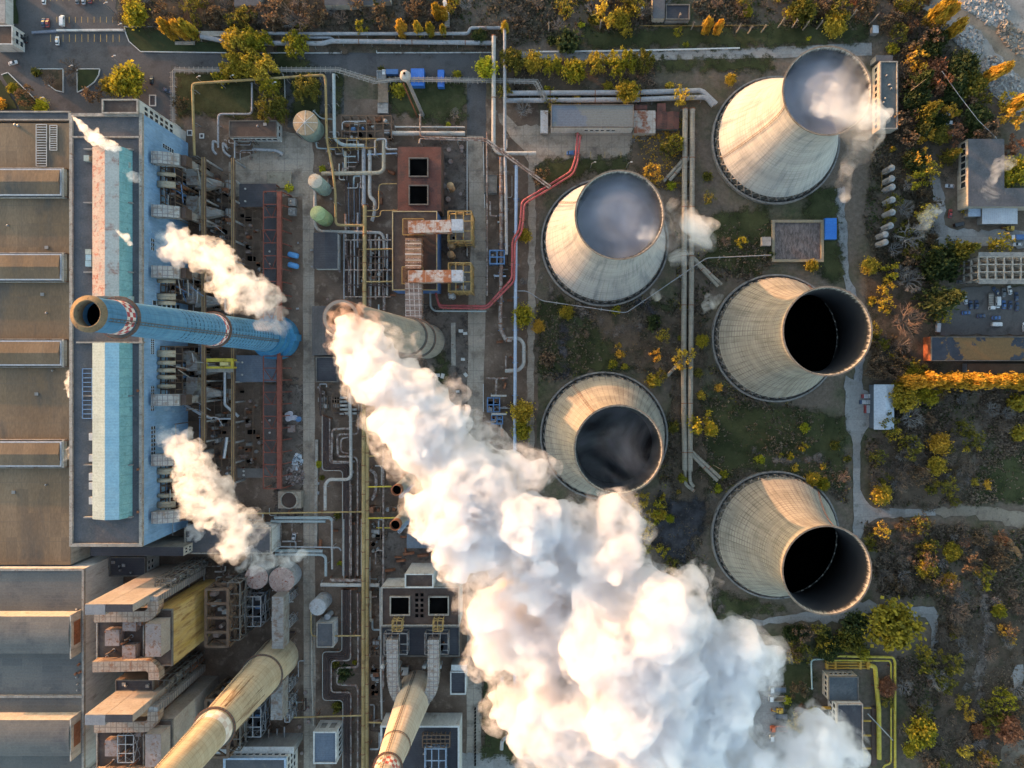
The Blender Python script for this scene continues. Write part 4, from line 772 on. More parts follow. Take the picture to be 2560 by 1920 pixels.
tank(816, 549, 14, 3.45, M_GREENP, M_GREENP, 'pale green ribbed tank beside the yellow pipe corner', .5, 6)
tank(724, 1434, 11, 6.0, M_SILV, M_PINKTOP, 'silver tank with flaking rusty top above the brown duct', .6)
tank(663, 1428, 11, 5.4, M_SILV, M_PINKTOP, 'rusty topped tank veiled by a puff of steam', .6)
tank(811, 1499, 11, 3.9, M_SILV, M_SILV, 'plain silver tank at the corner of the yellow branch pipe', 1.2)
tank(827, 1532, 6, 1.4, M_SILV, M_SILV, 'small grey vessel under the plain silver tank', .5)
tank(441, 326, 3, 2.5, M_WWHITE, M_WWHITE, 'small white round basin beside the cable bridge', .2, name='round_basin')
for k, (px, py) in enumerate(((1130,473),(1131,618),(1131,641))): tank(px, py, 7, 1.6, M('tan_vessel', (.42,.27,.14), (.48,.32,.18), .5), MATS['tan_vessel'], ('upper tan domed vessel beside the fan frames','middle tan domed vessel between the fan frames','lower tan domed vessel between the fan frames')[k], 1.3, group='tan domed vessels by the fan frames')
tank(1133, 742, 8, 1.5, M_SILV, M_SILV, 'pale grey vessel near the red pipe bend', 1.0)
q = Z(3,0); q1 = Z(3,1)
for k, ((px, py), lab) in enumerate(((q(1000,1490),'top pale silo of the row beside the woods'),(q(1000,1580),'second pale silo of the row from the top'),(q(1005,1650),'third pale silo from the top of the row'),(q1(1005,100),'silo just below the drifting steam wisp'),(q1(1005,205),'white silo above a yellow bush in the row'),(q1(990,318),'wide grey silo of the lower silo group'),(q1(945,393),'last but one grey silo of the row'),(q1(945,458),'lowest grey silo of the row'))):
    tank(px, py, 8, 1.45, M('white_silo', (.30,.30,.31), (.40,.40,.41), .4, c3=(.20,.19,.185), s3=.7), MATS['white_silo'], lab, 1.5, cat='silo', group='pale silos beside the woods', name='silo')
for k, (x, y, lab) in enumerate(((325,545,'upper bright blue pressure vessel beside the road'),(325,635,'lower bright blue pressure vessel beside the road'))):
    a = P(*Z(1,1)(x-35, y-8), 2.2); b = P(*Z(1,1)(x+30, y+8), 2.2); o = thing('pressure_vessel', lab, 'tank', ((a.x+b.x)/2,(a.y+b.y)/2,0)); d = (b-a).normalized()
    m = MB(); m.tube([a-d*.9, a-d*.6, a, b, b+d*.6, b+d*.9], [.4,1.0,1.35,1.35,1.0,.4], 16); m.build('vessel', M('azure_paint', (.10,.30,.62), (.14,.36,.68), .4), o, True)
    for p in (a, b): m = MB(); m.box((p.x-.3,p.y-1,0),(p.x+.3,p.y+1,1.3)); m.build('saddle', M_WGREY, o)
# water tower
c = P(1057, 288); o = thing('water_tower', 'slender leaning water tower with rust streaked round head', 'water tower', c)
m = MB(); m.lathe(c, [(.9,0),(.8,20),(.75,44.5)], 16); m.build('stem', M_STEEL, o, True)
m = MB(); m.lathe((c.x,c.y,44), [(.75,0),(2.0,1.0),(2.4,2.6),(2.0,4.1),(1.0,5.0),(.5,5.1)], 24); m.build('head', M('rust_streaked_white', (.44,.40,.38), (.52,.48,.45), .5, c3=(.33,.16,.09), s3=.8), o, True)
m = MB(); m.lathe((c.x,c.y,49), [(.5,0),(.5,.5),(0,.55)], 12); m.build('hatch', M_DARK, o)
m = MB(); d = Vector((-2.6,-.9,0))
for s_ in (-.35,.35): m.tube([c+d+Vector((0,s_,.2)), c+d*.8+Vector((0,s_,40))], .22, 6)
for k in range(20): p = c+d*(1-.2*k/20)+Vector((0,0,2*k+1)); m.bar(p-Vector((0,.5,0)), p+Vector((0,.5,0)), .18)
m.build('ladder', M_RUST, o)
# ------------------------------------------------------------------ pipes
def fillet(pts, rr):
    out = [Vector(pts[0])]
    for i in range(1, len(pts)-1):
        a, b, c_ = Vector(pts[i-1]), Vector(pts[i]), Vector(pts[i+1]); u, v = (a-b), (c_-b); k = min(rr, u.length*.45, v.length*.45)
        u.normalize(); v.normalize()
        if u.dot(v) < -.995: out.append(b); continue
        p0, p1 = b+u*k, b+v*k
        for j in range(5): t = j/4; out.append(p0*(1-t)**2+b*2*t*(1-t)+p1*t*t)
    out.append(Vector(pts[-1])); return out
M_YP = M('yellow_pipe_paint', (.35,.245,.10), (.45,.335,.16), .12, c3=(.22,.13,.06), s3=.3)
M_YB = M('bright_yellow_pipe', (.55,.42,.05), (.62,.50,.10), .3, c3=(.42,.30,.06), s3=.5)
M_PPALE = M('pale_lagged_pipe', (.40,.385,.36), (.48,.46,.43), .3, c3=(.26,.18,.13), s3=.4, t3=(.58,.7))
M_PSILV = M('silver_lagged_pipe', (.30,.31,.33), (.42,.42,.44), .4, c3=(.18,.17,.17), s3=.4)
M_PBLUE = M('pale_blue_pipe', (.36,.46,.62), (.44,.53,.67), .3)
M_PMINT = M('grey_green_pipe', (.33,.39,.40), (.40,.45,.46), .3)
M_PCREAM = M('cream_lagged_pipe', (.42,.36,.27), (.48,.43,.34), .3, c3=(.34,.22,.12), s3=.5)
M_PRUST = M('rusty_lagged_pipe', (.20,.14,.12), (.38,.33,.30), .5, con=(.45,.55), c3=(.22,.09,.05), s3=.6)
M_PDARK = M('dark_brown_pipe', (.055,.036,.034), (.085,.058,.052), .3, c3=(.13,.08,.065), s3=.5)
M_PRED = M('red_pipe_paint', (.38,.075,.08), (.50,.14,.14), .15, c3=(.22,.075,.06), s3=.4)
M_PCONC = M('concrete_lagged_pipe', (.29,.26,.21), (.36,.325,.27), .2, c3=(.17,.14,.11), s3=.3, grid=(0,3.0,0,.3,(.19,.16,.13)))
M_BLUES = M('blue_support_steel', (.10,.20,.38), (.14,.25,.44), .4)
NP = [0]
def pipe(label, pts, r, mat, supp=None, fil=2.0, flange=0, name='pipe', cat='pipe', group=None, ends=False):
    """pts: (px,py,z); the pipe line with its supports and flanges"""
    w_ = [P(*p) for p in pts]
    if ends: w_ = [Vector((w_[0].x,w_[0].y,0))]+w_+[Vector((w_[-1].x,w_[-1].y,0))]
    f = fillet(w_, fil); o = thing(name, label, cat, (w_[0].x, w_[0].y, 0), group)
    m = MB(); m.tube(f, r, 10); smooth_by_angle(m.build('pipe_run', mat, o), 50)
    acc = 0.0; fl = 0.0; k = 0
    for a, b in zip(f, f[1:]):
        L = (b-a).length
        if supp and supp[0] > 0 and abs((b-a).z) < L*.5:
            while acc < L:
                p = a.lerp(b, acc/L); d = (b-a).normalized(); n_ = Vector((-d.y, d.x, 0))
                if p.z-r > .6 and k < 40:
                    m = MB(); wd = r+.35
                    for s_ in (-1, 1): m.box((p.x+n_.x*wd*s_-.14, p.y+n_.y*wd*s_-.14, 0), (p.x+n_.x*wd*s_+.14, p.y+n_.y*wd*s_+.14, p.z-r-.1))
                    m.bar(p-n_*(wd+.3)-Vector((0,0,r+.15)), p+n_*(wd+.3)-Vector((0,0,r+.15)), .28, .25); m.build('support', supp[1], o); k += 1
                acc += supp[0]
            acc -= L
        if flange:
            while fl < L:
                p = a.lerp(b, fl/L); d = (b-a).normalized(); m = MB(); m.tube([p-d*.2, p+d*.2], r*1.13, 10); m.build('flange', M_RUST if mat is not M_PBLUE else mat, o); fl += flange
            fl -= L
    return o
def zz(c, r, pts, z): q = Z(c, r); return [(*q(p[0], p[1]), (p[2] if len(p) > 2 else z)) for p in pts]
SR, SG, SB = M_RUST, M_WGREY, M_BLUES
pipe('yellow gas pipe looping round the lawn and down past the mint tank', zz(0,0,[(1680,1345),(1664,790),(1664,722),(2800,648),(2814,700),(2822,1200),(2872,1450),(2897,1659),(2902,1944),(3147,1949)],6), .62, M_YP, (16, SG))
pipe('grey green pipe running down beside the yellow one to the pipe yard', zz(1,0,[(672,640),(678,1200),(740,1252),(935,1258)],5), .8, M_PMINT, (14, SG))
pipe('grey pipe bending round the fenced lawn', zz(0,0,[(2178,715),(2178,985),(1885,985),(1885,1275)],3), .5, M_PSILV, (12, SG))
pipe('upper grey lagged pipe along the north road', zz(1,0,[(-280,285),(420,292),(1835,290),(1850,242),(2130,240)],3), .8, M_PSILV, (14, SG))
pipe('lower grey lagged pipe with a kink along the north road', zz(1,0,[(-480,315),(-200,370),(580,376),(640,356),(1150,360),(2045,372)],3), 1.1, M_PSILV, (14, SG), flange=26)
pipe('short grey pipe stub beside the domed lid on the north verge', zz(1,0,[(430,325),(640,325),(670,340)],2.2), .6, M_PSILV, (8, SG))
pipe('thick beige pipe above the rusty filter house', zz(1,0,[(1175,1152),(1805,1155)],3.5), 1.15, M_PPALE, (10, SG))
pipe('thin pale pipe alongside the thick beige one', zz(1,0,[(1200,1096),(1805,1099)],4), .42, M_PPALE, (10, SG))
pipe('left tall white pipe line crossing the north road', zz(1,0,[(2055,310),(2052,1275),(2100,1325),(2420,1325)],6), 1.0, M_PPALE, (18, SG), flange=30)
pipe('right white pipe line crossing the north road', zz(1,0,[(2148,195),(2150,1250),(2160,1700),(2165,2200)],6), .75, M_PSILV, (18, SG))
pipe('pinkish lagged pipe between the roads with rusty flanges', zz(1,1,[(2118,-300),(2120,520),(2110,1180),(2160,1280),(2212,1280)],4), .95, M_PRUST, (14, SB), flange=9)
pipe('long bright pale blue pipe beside the path of the cooling towers', [(1291,413,5),(1289,700,5),(1287,1100,5),(1287,1745,5)], .82, M_PBLUE, (16, SB))
pipe('upper silver twin main behind the pump station', zz(2,0,[(-60,806),(1050,800),(1640,782),(1765,900)],3), 1.25, M_PSILV, (12, SG), flange=22)
pipe('lower silver twin main behind the pump station', zz(2,0,[(-60,870),(1050,862),(1400,848),(1680,840),(1738,915)],3), 1.2, M_PSILV, (12, SG), flange=22)
pipe('left concrete grey twin main between the cooling towers', [(1713,272,3),(1711,480,3),(1710,760,3),(1709,960,3),(1712,1175,3)], 1.3, M_PCONC, (14, SG), flange=24)
pipe('right concrete grey twin main between the cooling towers', [(1731,272,3),(1730,480,3),(1728,760,3),(1726,960,3),(1725,1178,3)], 1.3, M_PCONC, (14, SG), flange=24)
for lab, pts in (('left branch pipe towards the tower with the orange patch', zz(2,1,[(1495,515),(1590,610),(1780,815)],2.4)), ('right branch pipe towards the tower with the orange patch', zz(2,1,[(1560,560),(1640,640),(1810,800)],2.4)), ('left branch pipe to the lowest cooling tower', zz(2,2,[(1510,570),(1775,835)],2.4)), ('right branch pipe to the lowest cooling tower', zz(2,2,[(1550,580),(1800,810)],2.4)),
    ('left hooked end of the twin mains', zz(2,2,[(1495,740),(1495,865),(1575,925)],1.5)), ('right hooked end of the twin mains', zz(2,2,[(1535,740),(1538,845),(1570,888)],1.5)), ('lower branch pipe to the steaming left tower', zz(2,0,[(1550,1340),(1360,1560)],2)), ('upper branch pipe to the steaming left tower', zz(2,0,[(1475,1385),(1310,1565)],2)), ('branch pipe through the yellow bush to the dark vapour tower', zz(2,1,[(1525,1390),(1340,1590)],2))):
    pipe(lab, pts, .85, M_PCONC, (10, SG), flange=12)
RT = [(1447,335),(1441,399),(1430,431),(1361,474),(1307,506),(1304,555),(1300,578),(1284,601),(1282,700),(1217,768),(1098,766),(1090,735)]
for lab, dx, dy in (('outer of the two red pipes from the pump station', -2.6, -2.6), ('inner of the two red pipes from the pump station', 3.4, 3.4)):
    pipe(lab, [(x+dx*(1 if k < 9 else .2), y+dy, 6) for k, (x, y) in enumerate(RT)], .5, M_PRED, (9, SR), flange=11)
pipe('left of the two thick yellow headers running down the works', [(912,513,6),(911,760,6),(909,1100,6),(908,1960,6)], .95, M_YP, (12, SR), flange=14)
pipe('right of the two thick yellow headers running down the works', [(918,1060,5.5),(918,1500,5.5),(917,1960,5.5)], .95, M_YP, (12, SR), flange=14)
for lab, pts in (('upper yellow branch to the brown fan house', zz(1,1,[(940,495),(1178,493)],6)), ('lower yellow branch to the brown fan house', zz(1,1,[(940,775),(1180,773)],6)), ('long yellow branch above the pale workshop', zz(1,2,[(-290,1112),(20,1118),(945,1103)],6.5)), ('yellow branch to the upper short stack', zz(1,2,[(950,890),(1170,885)],6)), ('yellow branch to the lower short stack', zz(1,2,[(948,1160),(1225,1156)],6)),
    ('short yellow branch ending under the plume', zz(1,2,[(950,433),(1030,430)],6)), ('second short yellow branch ending under the plume', zz(1,2,[(950,625),(1035,622)],6)), ('angled yellow branch round the electrical house', zz(1,3,[(475,300),(478,520),(950,515)],6)), ('yellow branch from the left duct to the headers', zz(1,3,[(240,1225),(915,1205)],6)), ('yellow branch past the middle bottom chimney', zz(1,3,[(950,1265),(1730,1280)],6)), ('thin yellow pipe round the square opening roof', zz(1,1,[(935,210),(1075,212),(1078,160),(1230,160)],6)), ('thin yellow pipe rising beside the filter house', zz(1,0,[(930,1820),(1062,1820),(1062,1590),(1215,1588)],6)), ('thin green yellow pipe below the lower stack', zz(1,2,[(1040,1242),(1195,1244)],4))):
    pipe(lab, pts, .38 if 'thin' not in lab else .24, M_YP if 'stack' not in lab else M_YB, (16, SR))
for lab, pts, r, mt in (('cream lagged pipe turning in the pipe yard', zz(1,0,[(1105,1205),(1105,1470),(1060,1495),(570,1500)],4), 1.0, M_PCREAM), ('left grey vertical main of the pipe yard', zz(1,0,[(930,1260),(932,1690),(930,1780)],3.5), .95, M_PSILV), ('right grey vertical main of the pipe yard', zz(1,0,[(985,1300),(982,1650),(985,1700),(1030,1740),(1020,1860),(1000,1910)],3.5), .9, M_PPALE),
    ('short cream pipe left of the yard mains', zz(1,0,[(772,1310),(772,1490)],3), .7, M_PCREAM), ('thin pale frame pipe of the pipe yard', zz(1,0,[(745,1120),(745,1050),(950,1048)],5), .3, M_PSILV), ('pale pipe arch over the pipe yard', zz(1,0,[(1028,1340),(1028,1205),(1130,1198),(1120,1290),(1220,1290)],5), .5, M_PSILV), ('bright steel pipe entering the filter house', zz(1,0,[(960,1335),(1220,1325)],4), .35, M_PBLUE), ('grey pipe curve near the mint tank', zz(1,0,[(495,955),(560,1025),(660,1030)],2), .35, M_PMINT), ('pale pipe under the mint tank', zz(1,0,[(520,1230),(525,1280),(680,1290)],2), .4, M_PMINT),
    ('beige pipe round the green tank towards the dark shed', zz(1,1,[(510,-60),(510,290),(550,340),(1080,352),(1108,400),(1105,650)],3), .8, M_PPALE), ('rusty pipe with a bent lower end beside the dark shed', zz(1,1,[(775,190),(775,560),(805,620),(805,860)],3), .55, M_PRUST), ('grey pipe down the middle of the dark pipe bed', zz(1,1,[(880,180),(878,480)],3), .5, M_PSILV), ('white flecked pipe in the dark pipe bed', zz(1,1,[(880,560),(880,830)],3), .45, M_PPALE), ('brown pipe column under the yellow branch', zz(1,1,[(985,370),(985,1000)],2.5), .75, M_PRUST), ('brown pipe at the foot of the fan house', zz(1,1,[(1108,830),(1108,1020)],2.5), .75, M_PRUST),
    ('white pipe snaking down past the nested pipe loops', zz(1,2,[(812,75),(818,320),(822,800),(790,825),(630,825),(598,865),(598,1090)],4), .8, M_PPALE), ('upper pale blue pipe near the white workshop end', zz(1,2,[(160,1155),(640,1155),(660,1180)],4), .75, M_PMINT), ('lower pale blue pipe near the white workshop end', zz(1,2,[(130,1186),(600,1186)],3.6), .7, M_PMINT), ('upper grey pipe below the workshop', zz(1,2,[(165,1440),(575,1442)],3.5), .8, M_PMINT), ('lower grey pipe turning down below the workshop', zz(1,2,[(165,1472),(575,1474),(603,1500),(603,1660)],3), .7, M_PMINT), ('thin grey pipe bridge over the road below the workshop', zz(1,2,[(170,1405),(715,1412),(735,1440)],5), .35, M_PSILV), ('short white pipe column right of the road', zz(1,2,[(655,1180),(658,1600)],3), .5, M_PPALE),
    ('pale vertical pipe along the brown filter house', zz(1,3,[(1075,100),(1078,700),(1088,1240)],3.5), .55, M_PPALE), ('white horizontal pipe north of the nested loops', zz(1,3,[(560,75),(1065,78)],4), .95, M_PPALE), ('rusty horizontal pipe above the white one', zz(1,3,[(640,35),(915,38)],4), .8, M_PRUST), ('silver pipe beside the yellow headers', zz(1,3,[(985,130),(985,370),(1000,390)],4), .8, M_PCREAM), ('rusty bent pipe below the plume edge', zz(1,2,[(985,740),(1035,775),(1038,870),(1025,960),(1000,1000)],3.5), .8, M_PRUST),
    ('grey pipe loop beside the blue pipe', zz(2,1,[(-60,1270),(60,1262),(102,1310),(102,1490),(60,1540),(-60,1545)],3), .9, M_PPALE), ('grey pipe bend beside the verge', zz(1,3,[(2125,870),(2128,1040),(2190,1075),(2300,1080)],2.5), .9, M_PSILV), ('grey pipe corner below the red hut', zz(1,3,[(2420,1390),(2180,1385),(2125,1420),(2122,1500)],2.5), .9, M_PPALE),
    ('left bent grey pipe in the concrete yard', zz(0,0,[(1880,1235),(1840,1215),(1838,1300),(1870,1335)],2.5), .6, M_PSILV), ('right bent grey pipe in the concrete yard', zz(0,0,[(1965,1280),(1925,1225),(1930,1310),(1990,1355)],2.5), .6, M_PSILV), ('grey pipe south of the pump house', zz(1,0,[(-30,1290),(180,1300),(232,1335)],2.5), .75, M_PSILV), ('grey pipe from the red pipes to the filter platform', zz(1,1,[(1505,860),(1508,990),(1540,1028),(1990,1030)],5), .45, M_PMINT),
    ('upper stub pipe on the blue rack east of the road', zz(1,1,[(2060,725),(2160,728)],4), .4, M_PBLUE), ('white pipe crossing the blue rack', zz(1,2,[(2030,100),(2165,102)],4), .5, M_PPALE), ('lower white pipe crossing the blue rack', zz(1,2,[(2035,258),(2165,260)],4), .5, M_PPALE)):
    pipe(lab, pts, r, mt, (14, SR if mt in (M_PRUST, M_PCREAM) else SG))
for k in range(6):
    mt = M_PRUST if k == 5 else (M_PPALE if k == 0 else M_PDARK); ord_ = ('outermost pale','second','third','fourth','fifth','innermost rusty')[k]
    pipe(f'{ord_} pipe of the upper nested pipe loops', zz(1,2,[(572+13*k,270+6*k),(572+13*k,748-13*k),(748+13*k,748-13*k),(748+13*k,1655)],2.4), .2 if k == 0 else .36, mt, (16, SR), group='upper nested pipe loops')
    pipe(f'{ord_} pipe of the lower nested pipe loops', zz(1,3,[(742+15*k,120),(742+15*k,655+15*k),(575+15*k,655+15*k),(575+15*k,1075-14*k),(750+14*k,1075-14*k),(750+14*k,1720)],2.4), .2 if k == 0 else .38, mt, (16, SR), group='lower nested pipe loops')
for k in range(6): pipe(f'{("first","second","third","fourth","fifth","sixth")[k]} thin pipe from the left in the dark bed beside the mint tanks', zz(1,1,[(775+24*k,-80),(778+24*k,330 if k % 2 else 900)],2.2), .3, M('blue_grey_pipe', (.10,.115,.15), (.16,.175,.21), .4) if k % 2 else M_PDARK, (16, SR), group='thin pipes in the dark bed')
for lab, pts, r in (('square rusty pipe loop inside the upper nested loops', zz(1,2,[(805,385),(658,390),(652,672),(832,672)],3), .55), ('second rusty square loop inside the upper nested loops', zz(1,2,[(885,265),(885,432),(702,436),(706,628),(855,626),(880,665),(878,1655)],3), .5), ('dark round cornered loop in the middle of the nest', zz(1,2,[(800,460),(735,470),(735,590),(800,600)],2.6), .4), ('pale run beside the upper nested loops', zz(1,2,[(820,870),(822,1655)],3), .42),
    ('rusty square loop of the lower nest', zz(1,3,[(880,150),(885,788),(705,795),(700,938),(868,944),(882,990),(880,1720)],3), .5)):
    pipe(lab, pts, r, M_PRUST, (16, SR))
for k in range(5): pipe(f'{("top","second","third","fourth","lowest")[k]} short stub pipe of the valve station', zz(1,2,[(725,118+34*k),(790 if k < 3 else 870,118+34*k)],2.5), .6, M_PPALE, (6, SR), group='valve station stub pipes')
pipe('thin grey service line zigzagging round the white steaming tower', zz(2,1,[(20,855),(130,855),(260,940),(985,1045),(1680,570),(2240,545)],4), .22, M_PSILV, (22, SG))
pipe('upper brown twin service pipe crossing the right works road', zz(1,0,[(1420,985),(1420,1185),(1990,1200),(2545,1610)],7), .42, M_PRUST, (20, SG)); pipe('lower brown twin service pipe crossing the right works road', zz(1,0,[(1412,1240),(1415,1200),(1980,1216),(2535,1628)],7), .38, M_PRUST, (20, SG))
# yellow loops of the gas station
pipe('thick yellow pipe down the east side of the gas station', zz(3,3,[(880,772),(925,785),(935,900),(957,1150),(960,1580)],2.5), 1.1, M_YB, (12, SR)); pipe('outer yellow pipe loop east of the gas station', zz(3,3,[(585,690),(1080,702),(1097,740),(1098,1720)],2), .62, M_YB, (16, SR)); pipe('inner yellow pipe loop east of the gas station', zz(3,3,[(540,745),(560,728),(1050,732),(1063,760),(1064,1620),(995,1640),(995,1720)],2), .42, M_YB, (16, SR))
pipe('pale mint pipe angle above the gas station house', zz(3,3,[(380,978),(372,722),(545,716)],3), .38, M('pale_mint_pipe', (.42,.52,.48), (.48,.57,.53), .4), (12, SG))
pipe('fallen pale pole lying across the yellow loop', zz(3,3,[(862,1190),(1080,1420)],3.5), .25, M_PPALE)
o = thing('pipe_manifold', 'orange yellow pipe manifold north of the gas station', 'pipe', P(*Z(3,3)(690,770)))
for y in (748,772,796): m = MB(); m.tube([P(*Z(3,3)(515,y),1.5), P(*Z(3,3)(865,y),1.5)], .4, 10); m.build('header_pipe', M('amber_pipe', (.50,.28,.04), (.56,.34,.07), .4), o, True)
for x, w_ in ((515,8),(588,8),(800,10),(868,12)): a, b = P(*Z(3,3)(x-w_,808),2.2), P(*Z(3,3)(x+w_,738),2.2); m = MB(); m.box((a.x,a.y,0),(b.x,b.y,2.2)); m.build('valve_block', MATS['amber_pipe'], o)
for k, y in enumerate((1140,1252,1378,1490)):
    pipe(f'{("top","second","third","bottom")[k]} amber pipe stub on the west wall of the gas hall', zz(3,3,[(472,y,1),(475,y,3.2),(560,y,3.2)],3), .8, MATS['amber_pipe'], None, 1.2, group='amber stubs west of the gas hall'); pipe(f'{("top","second","third","bottom")[k]} thin amber stub on the east wall of the gas hall', zz(3,3,[(822,y,3),(890,y,3)],3), .45, MATS['amber_pipe'], (5, SR), group='amber stubs east of the gas hall')
for lab, x0, x1 in (('left brown pipe trench wall beside the gas hall', 402, 420), ('right brown pipe trench wall beside the gas hall', 446, 470), ('brown trench east of the gas hall', 895, 940)):
    a, b = P(*Z(3,3)(x0, 1640), .8), P(*Z(3,3)(x1, 1130), .8); m = MB(); m.box((a.x,a.y,-.1),(b.x,b.y,.8)); m.box((a.x+.3,a.y+.3,.5),(b.x-.3,b.y-.3,.95)); tag(recentre(m.build('pipe_trench', M_WBROWN)), lab, 'trench')
# ------------------------------------------------------------------ flue ducts, steel frames, trestle, crane
def mat_duct(name, c1, c2, c3, px, py, line, t3=(.5,.62), s3=.35):
    return M(name, c1, c2, .3, c3=c3, s3=s3, t3=t3, grid=(px, py, 0, .28, line), rough=.6)
M_DPALE = mat_duct('pale_ribbed_duct', (.34,.33,.32), (.42,.41,.39), (.26,.19,.15), 2.0, 2.2, (.13,.12,.12))
M_DRUST = mat_duct('rust_patched_duct', (.50,.43,.38), (.56,.50,.46), (.36,.13,.055), 4.0, 0, (.30,.2,.15), (.44,.54), .28)
M_DBROWN = mat_duct('brown_ribbed_duct', (.36,.185,.095), (.43,.25,.15), (.20,.10,.06), 0, 2.6, (.55,.45,.36))
M_DGRID = mat_duct('pink_gridded_duct', (.36,.22,.17), (.42,.29,.24), (.22,.12,.09), 2.2, 2.5, (.56,.47,.42))
M_DGREY = mat_duct('grey_stained_duct', (.25,.245,.24), (.32,.31,.30), (.19,.13,.10), 0, 1.8, (.15,.145,.14))
M_FRAMEY = M('ochre_frame_paint', (.36,.24,.08), (.44,.31,.13), .5, c3=(.24,.13,.06), s3=.7)
M_FRAMEB = M('brown_beam', (.13,.085,.06), (.18,.12,.085), .4, c3=(.22,.14,.08), s3=.5)
def sweep(m, pts, w, h):
    """rectangular duct along a plan path (z = top), mitred"""
    pts = [Vector(p) for p in pts]; n = len(pts); ring = []
    for i, p in enumerate(pts):
        d = pts[min(i+1,n-1)]-pts[max(i-1,0)]; d.z = 0; d.normalize(); s = Vector((-d.y, d.x, 0)); k = 1
        if 0 < i < n-1:
            u, v = (pts[i]-pts[i-1]), (pts[i+1]-pts[i]); u.z = v.z = 0; k = 1/max(.7, math.cos(u.angle(v, 0)/2))
        ww = w[i] if isinstance(w, (list, tuple)) else w
        ring.append([p-s*ww/2*k, p+s*ww/2*k, p+s*ww/2*k-Vector((0,0,h)), p-s*ww/2*k-Vector((0,0,h))])
    m.add([v for r in ring for v in r], [(4*i+a, 4*i+(a+1)%4, 4*i+4+(a+1)%4, 4*i+4+a) for i in range(n-1) for a in range(4)]+[(0,1,2,3),(4*n-1,4*n-2,4*n-3,4*n-4)])
def duct(label, pts, w, h, mat, rib=0, ribmat=None, legs=12, name='flue_duct', group=None, fil=0):
    f = [P(*p) for p in pts]; f = fillet(f, fil) if fil else f
    o = thing(name, label, 'duct', (f[0].x, f[0].y, 0), group); m = MB(); sweep(m, f, w, h); m.build('casing', mat, o)
    if rib:
        m = MB(); acc = rib/2
        for a, b in zip(f, f[1:]):
            L = (b-a).length
            while acc < L:
                p = a.lerp(b, acc/L); d = (b-a).normalized(); s = Vector((-d.y, d.x, 0)).normalized()
                m.bar(p-s*(w/2+.15)+Vector((0,0,.06)), p+s*(w/2+.15)+Vector((0,0,.06)), .22, .2)
                for q in (-1, 1): m.bar(p+s*q*(w/2+.06)+Vector((0,0,.1)), p+s*q*(w/2+.06)-Vector((0,0,h)), .2, .2)
                acc += rib
            acc -= L
        m.build('stiffener_ribs', ribmat or M_PARA, o)
    if legs:
        for k in range(0, len(f), max(1, len(f)//3)):
            p = f[k]
            if p.z-h > 1: m = MB(); m.box((p.x-w*.4,p.y-.3,0),(p.x-w*.4+.5,p.y+.3,p.z-h-.02)); m.box((p.x+w*.4-.5,p.y-.3,0),(p.x+w*.4,p.y+.3,p.z-h-.02)); m.build('support', M_FRAMEB, o)
    return o
# ducts on the brown fan house
duct('upper rust patched duct over the fan house', [(1020,567,23),(1112,565,23),(1128,564,23)], 5.6, 4.5, M_DRUST)
duct('lower rust patched duct over the fan house', [(1020,691,23),(1112,690,23),(1128,690,23)], 5.6, 4.5, M_DRUST)
duct('upper pale blue duct hood over the fan frame', [(1128.5,562,23.2),(1157,562,23.2)], 5.2, 5.5, M('pale_blue_hood', (.38,.44,.52), (.46,.51,.57), .4, c3=(.34,.24,.18), s3=.5), legs=0)
duct('lower pale blue duct hood over the fan frame', [(1128.5,689,23.2),(1157,689,23.2)], 5.2, 5.5, MATS['pale_blue_hood'], legs=0)
duct('brown ribbed duct between the two rust patched ducts', [(1033,595,20),(1033,672,20)], 7.4, 5, M_DBROWN, 2.1, M_DGRID)
duct('pink gridded duct running down to the smoking chimney', [(1033,708,20),(1034,800,15)], 7.6, 5, M_DGRID, 1.7, M_PANEL)
for lab, rc in (('upper ochre railed platform around the rust patched duct', (1008,548,1060,588)), ('lower ochre railed platform around the rust patched duct', (1006,668,1058,710))):
    z = 17.5; a, b = P(rc[0],rc[3],z), P(rc[2],rc[1],z); o = thing('duct_platform', lab, 'platform', ((a.x+b.x)/2,(a.y+b.y)/2,14))
    m = MB(); m.box((a.x,a.y,z-.3),(b.x,b.y,z)); m.build('deck', M_FRAMEB, o)
    m = MB()
    for x0,y0,x1,y1 in ((a.x,a.y,b.x,a.y),(a.x,b.y,b.x,b.y),(a.x,a.y,a.x,b.y),(b.x,a.y,b.x,b.y)):
        for zz_ in (z+.6, z+1.2): m.bar((x0,y0,zz_),(x1,y1,zz_),.28)
    m.build('railing', M_FRAMEY, o)
    for x in (a.x+.3,b.x-.3):
        for y in (a.y+.3,b.y-.3): m = MB(); m.box((x-.2,y-.2,14),(x+.2,y+.2,z-.3)); m.build('leg', M_FRAMEB, o)
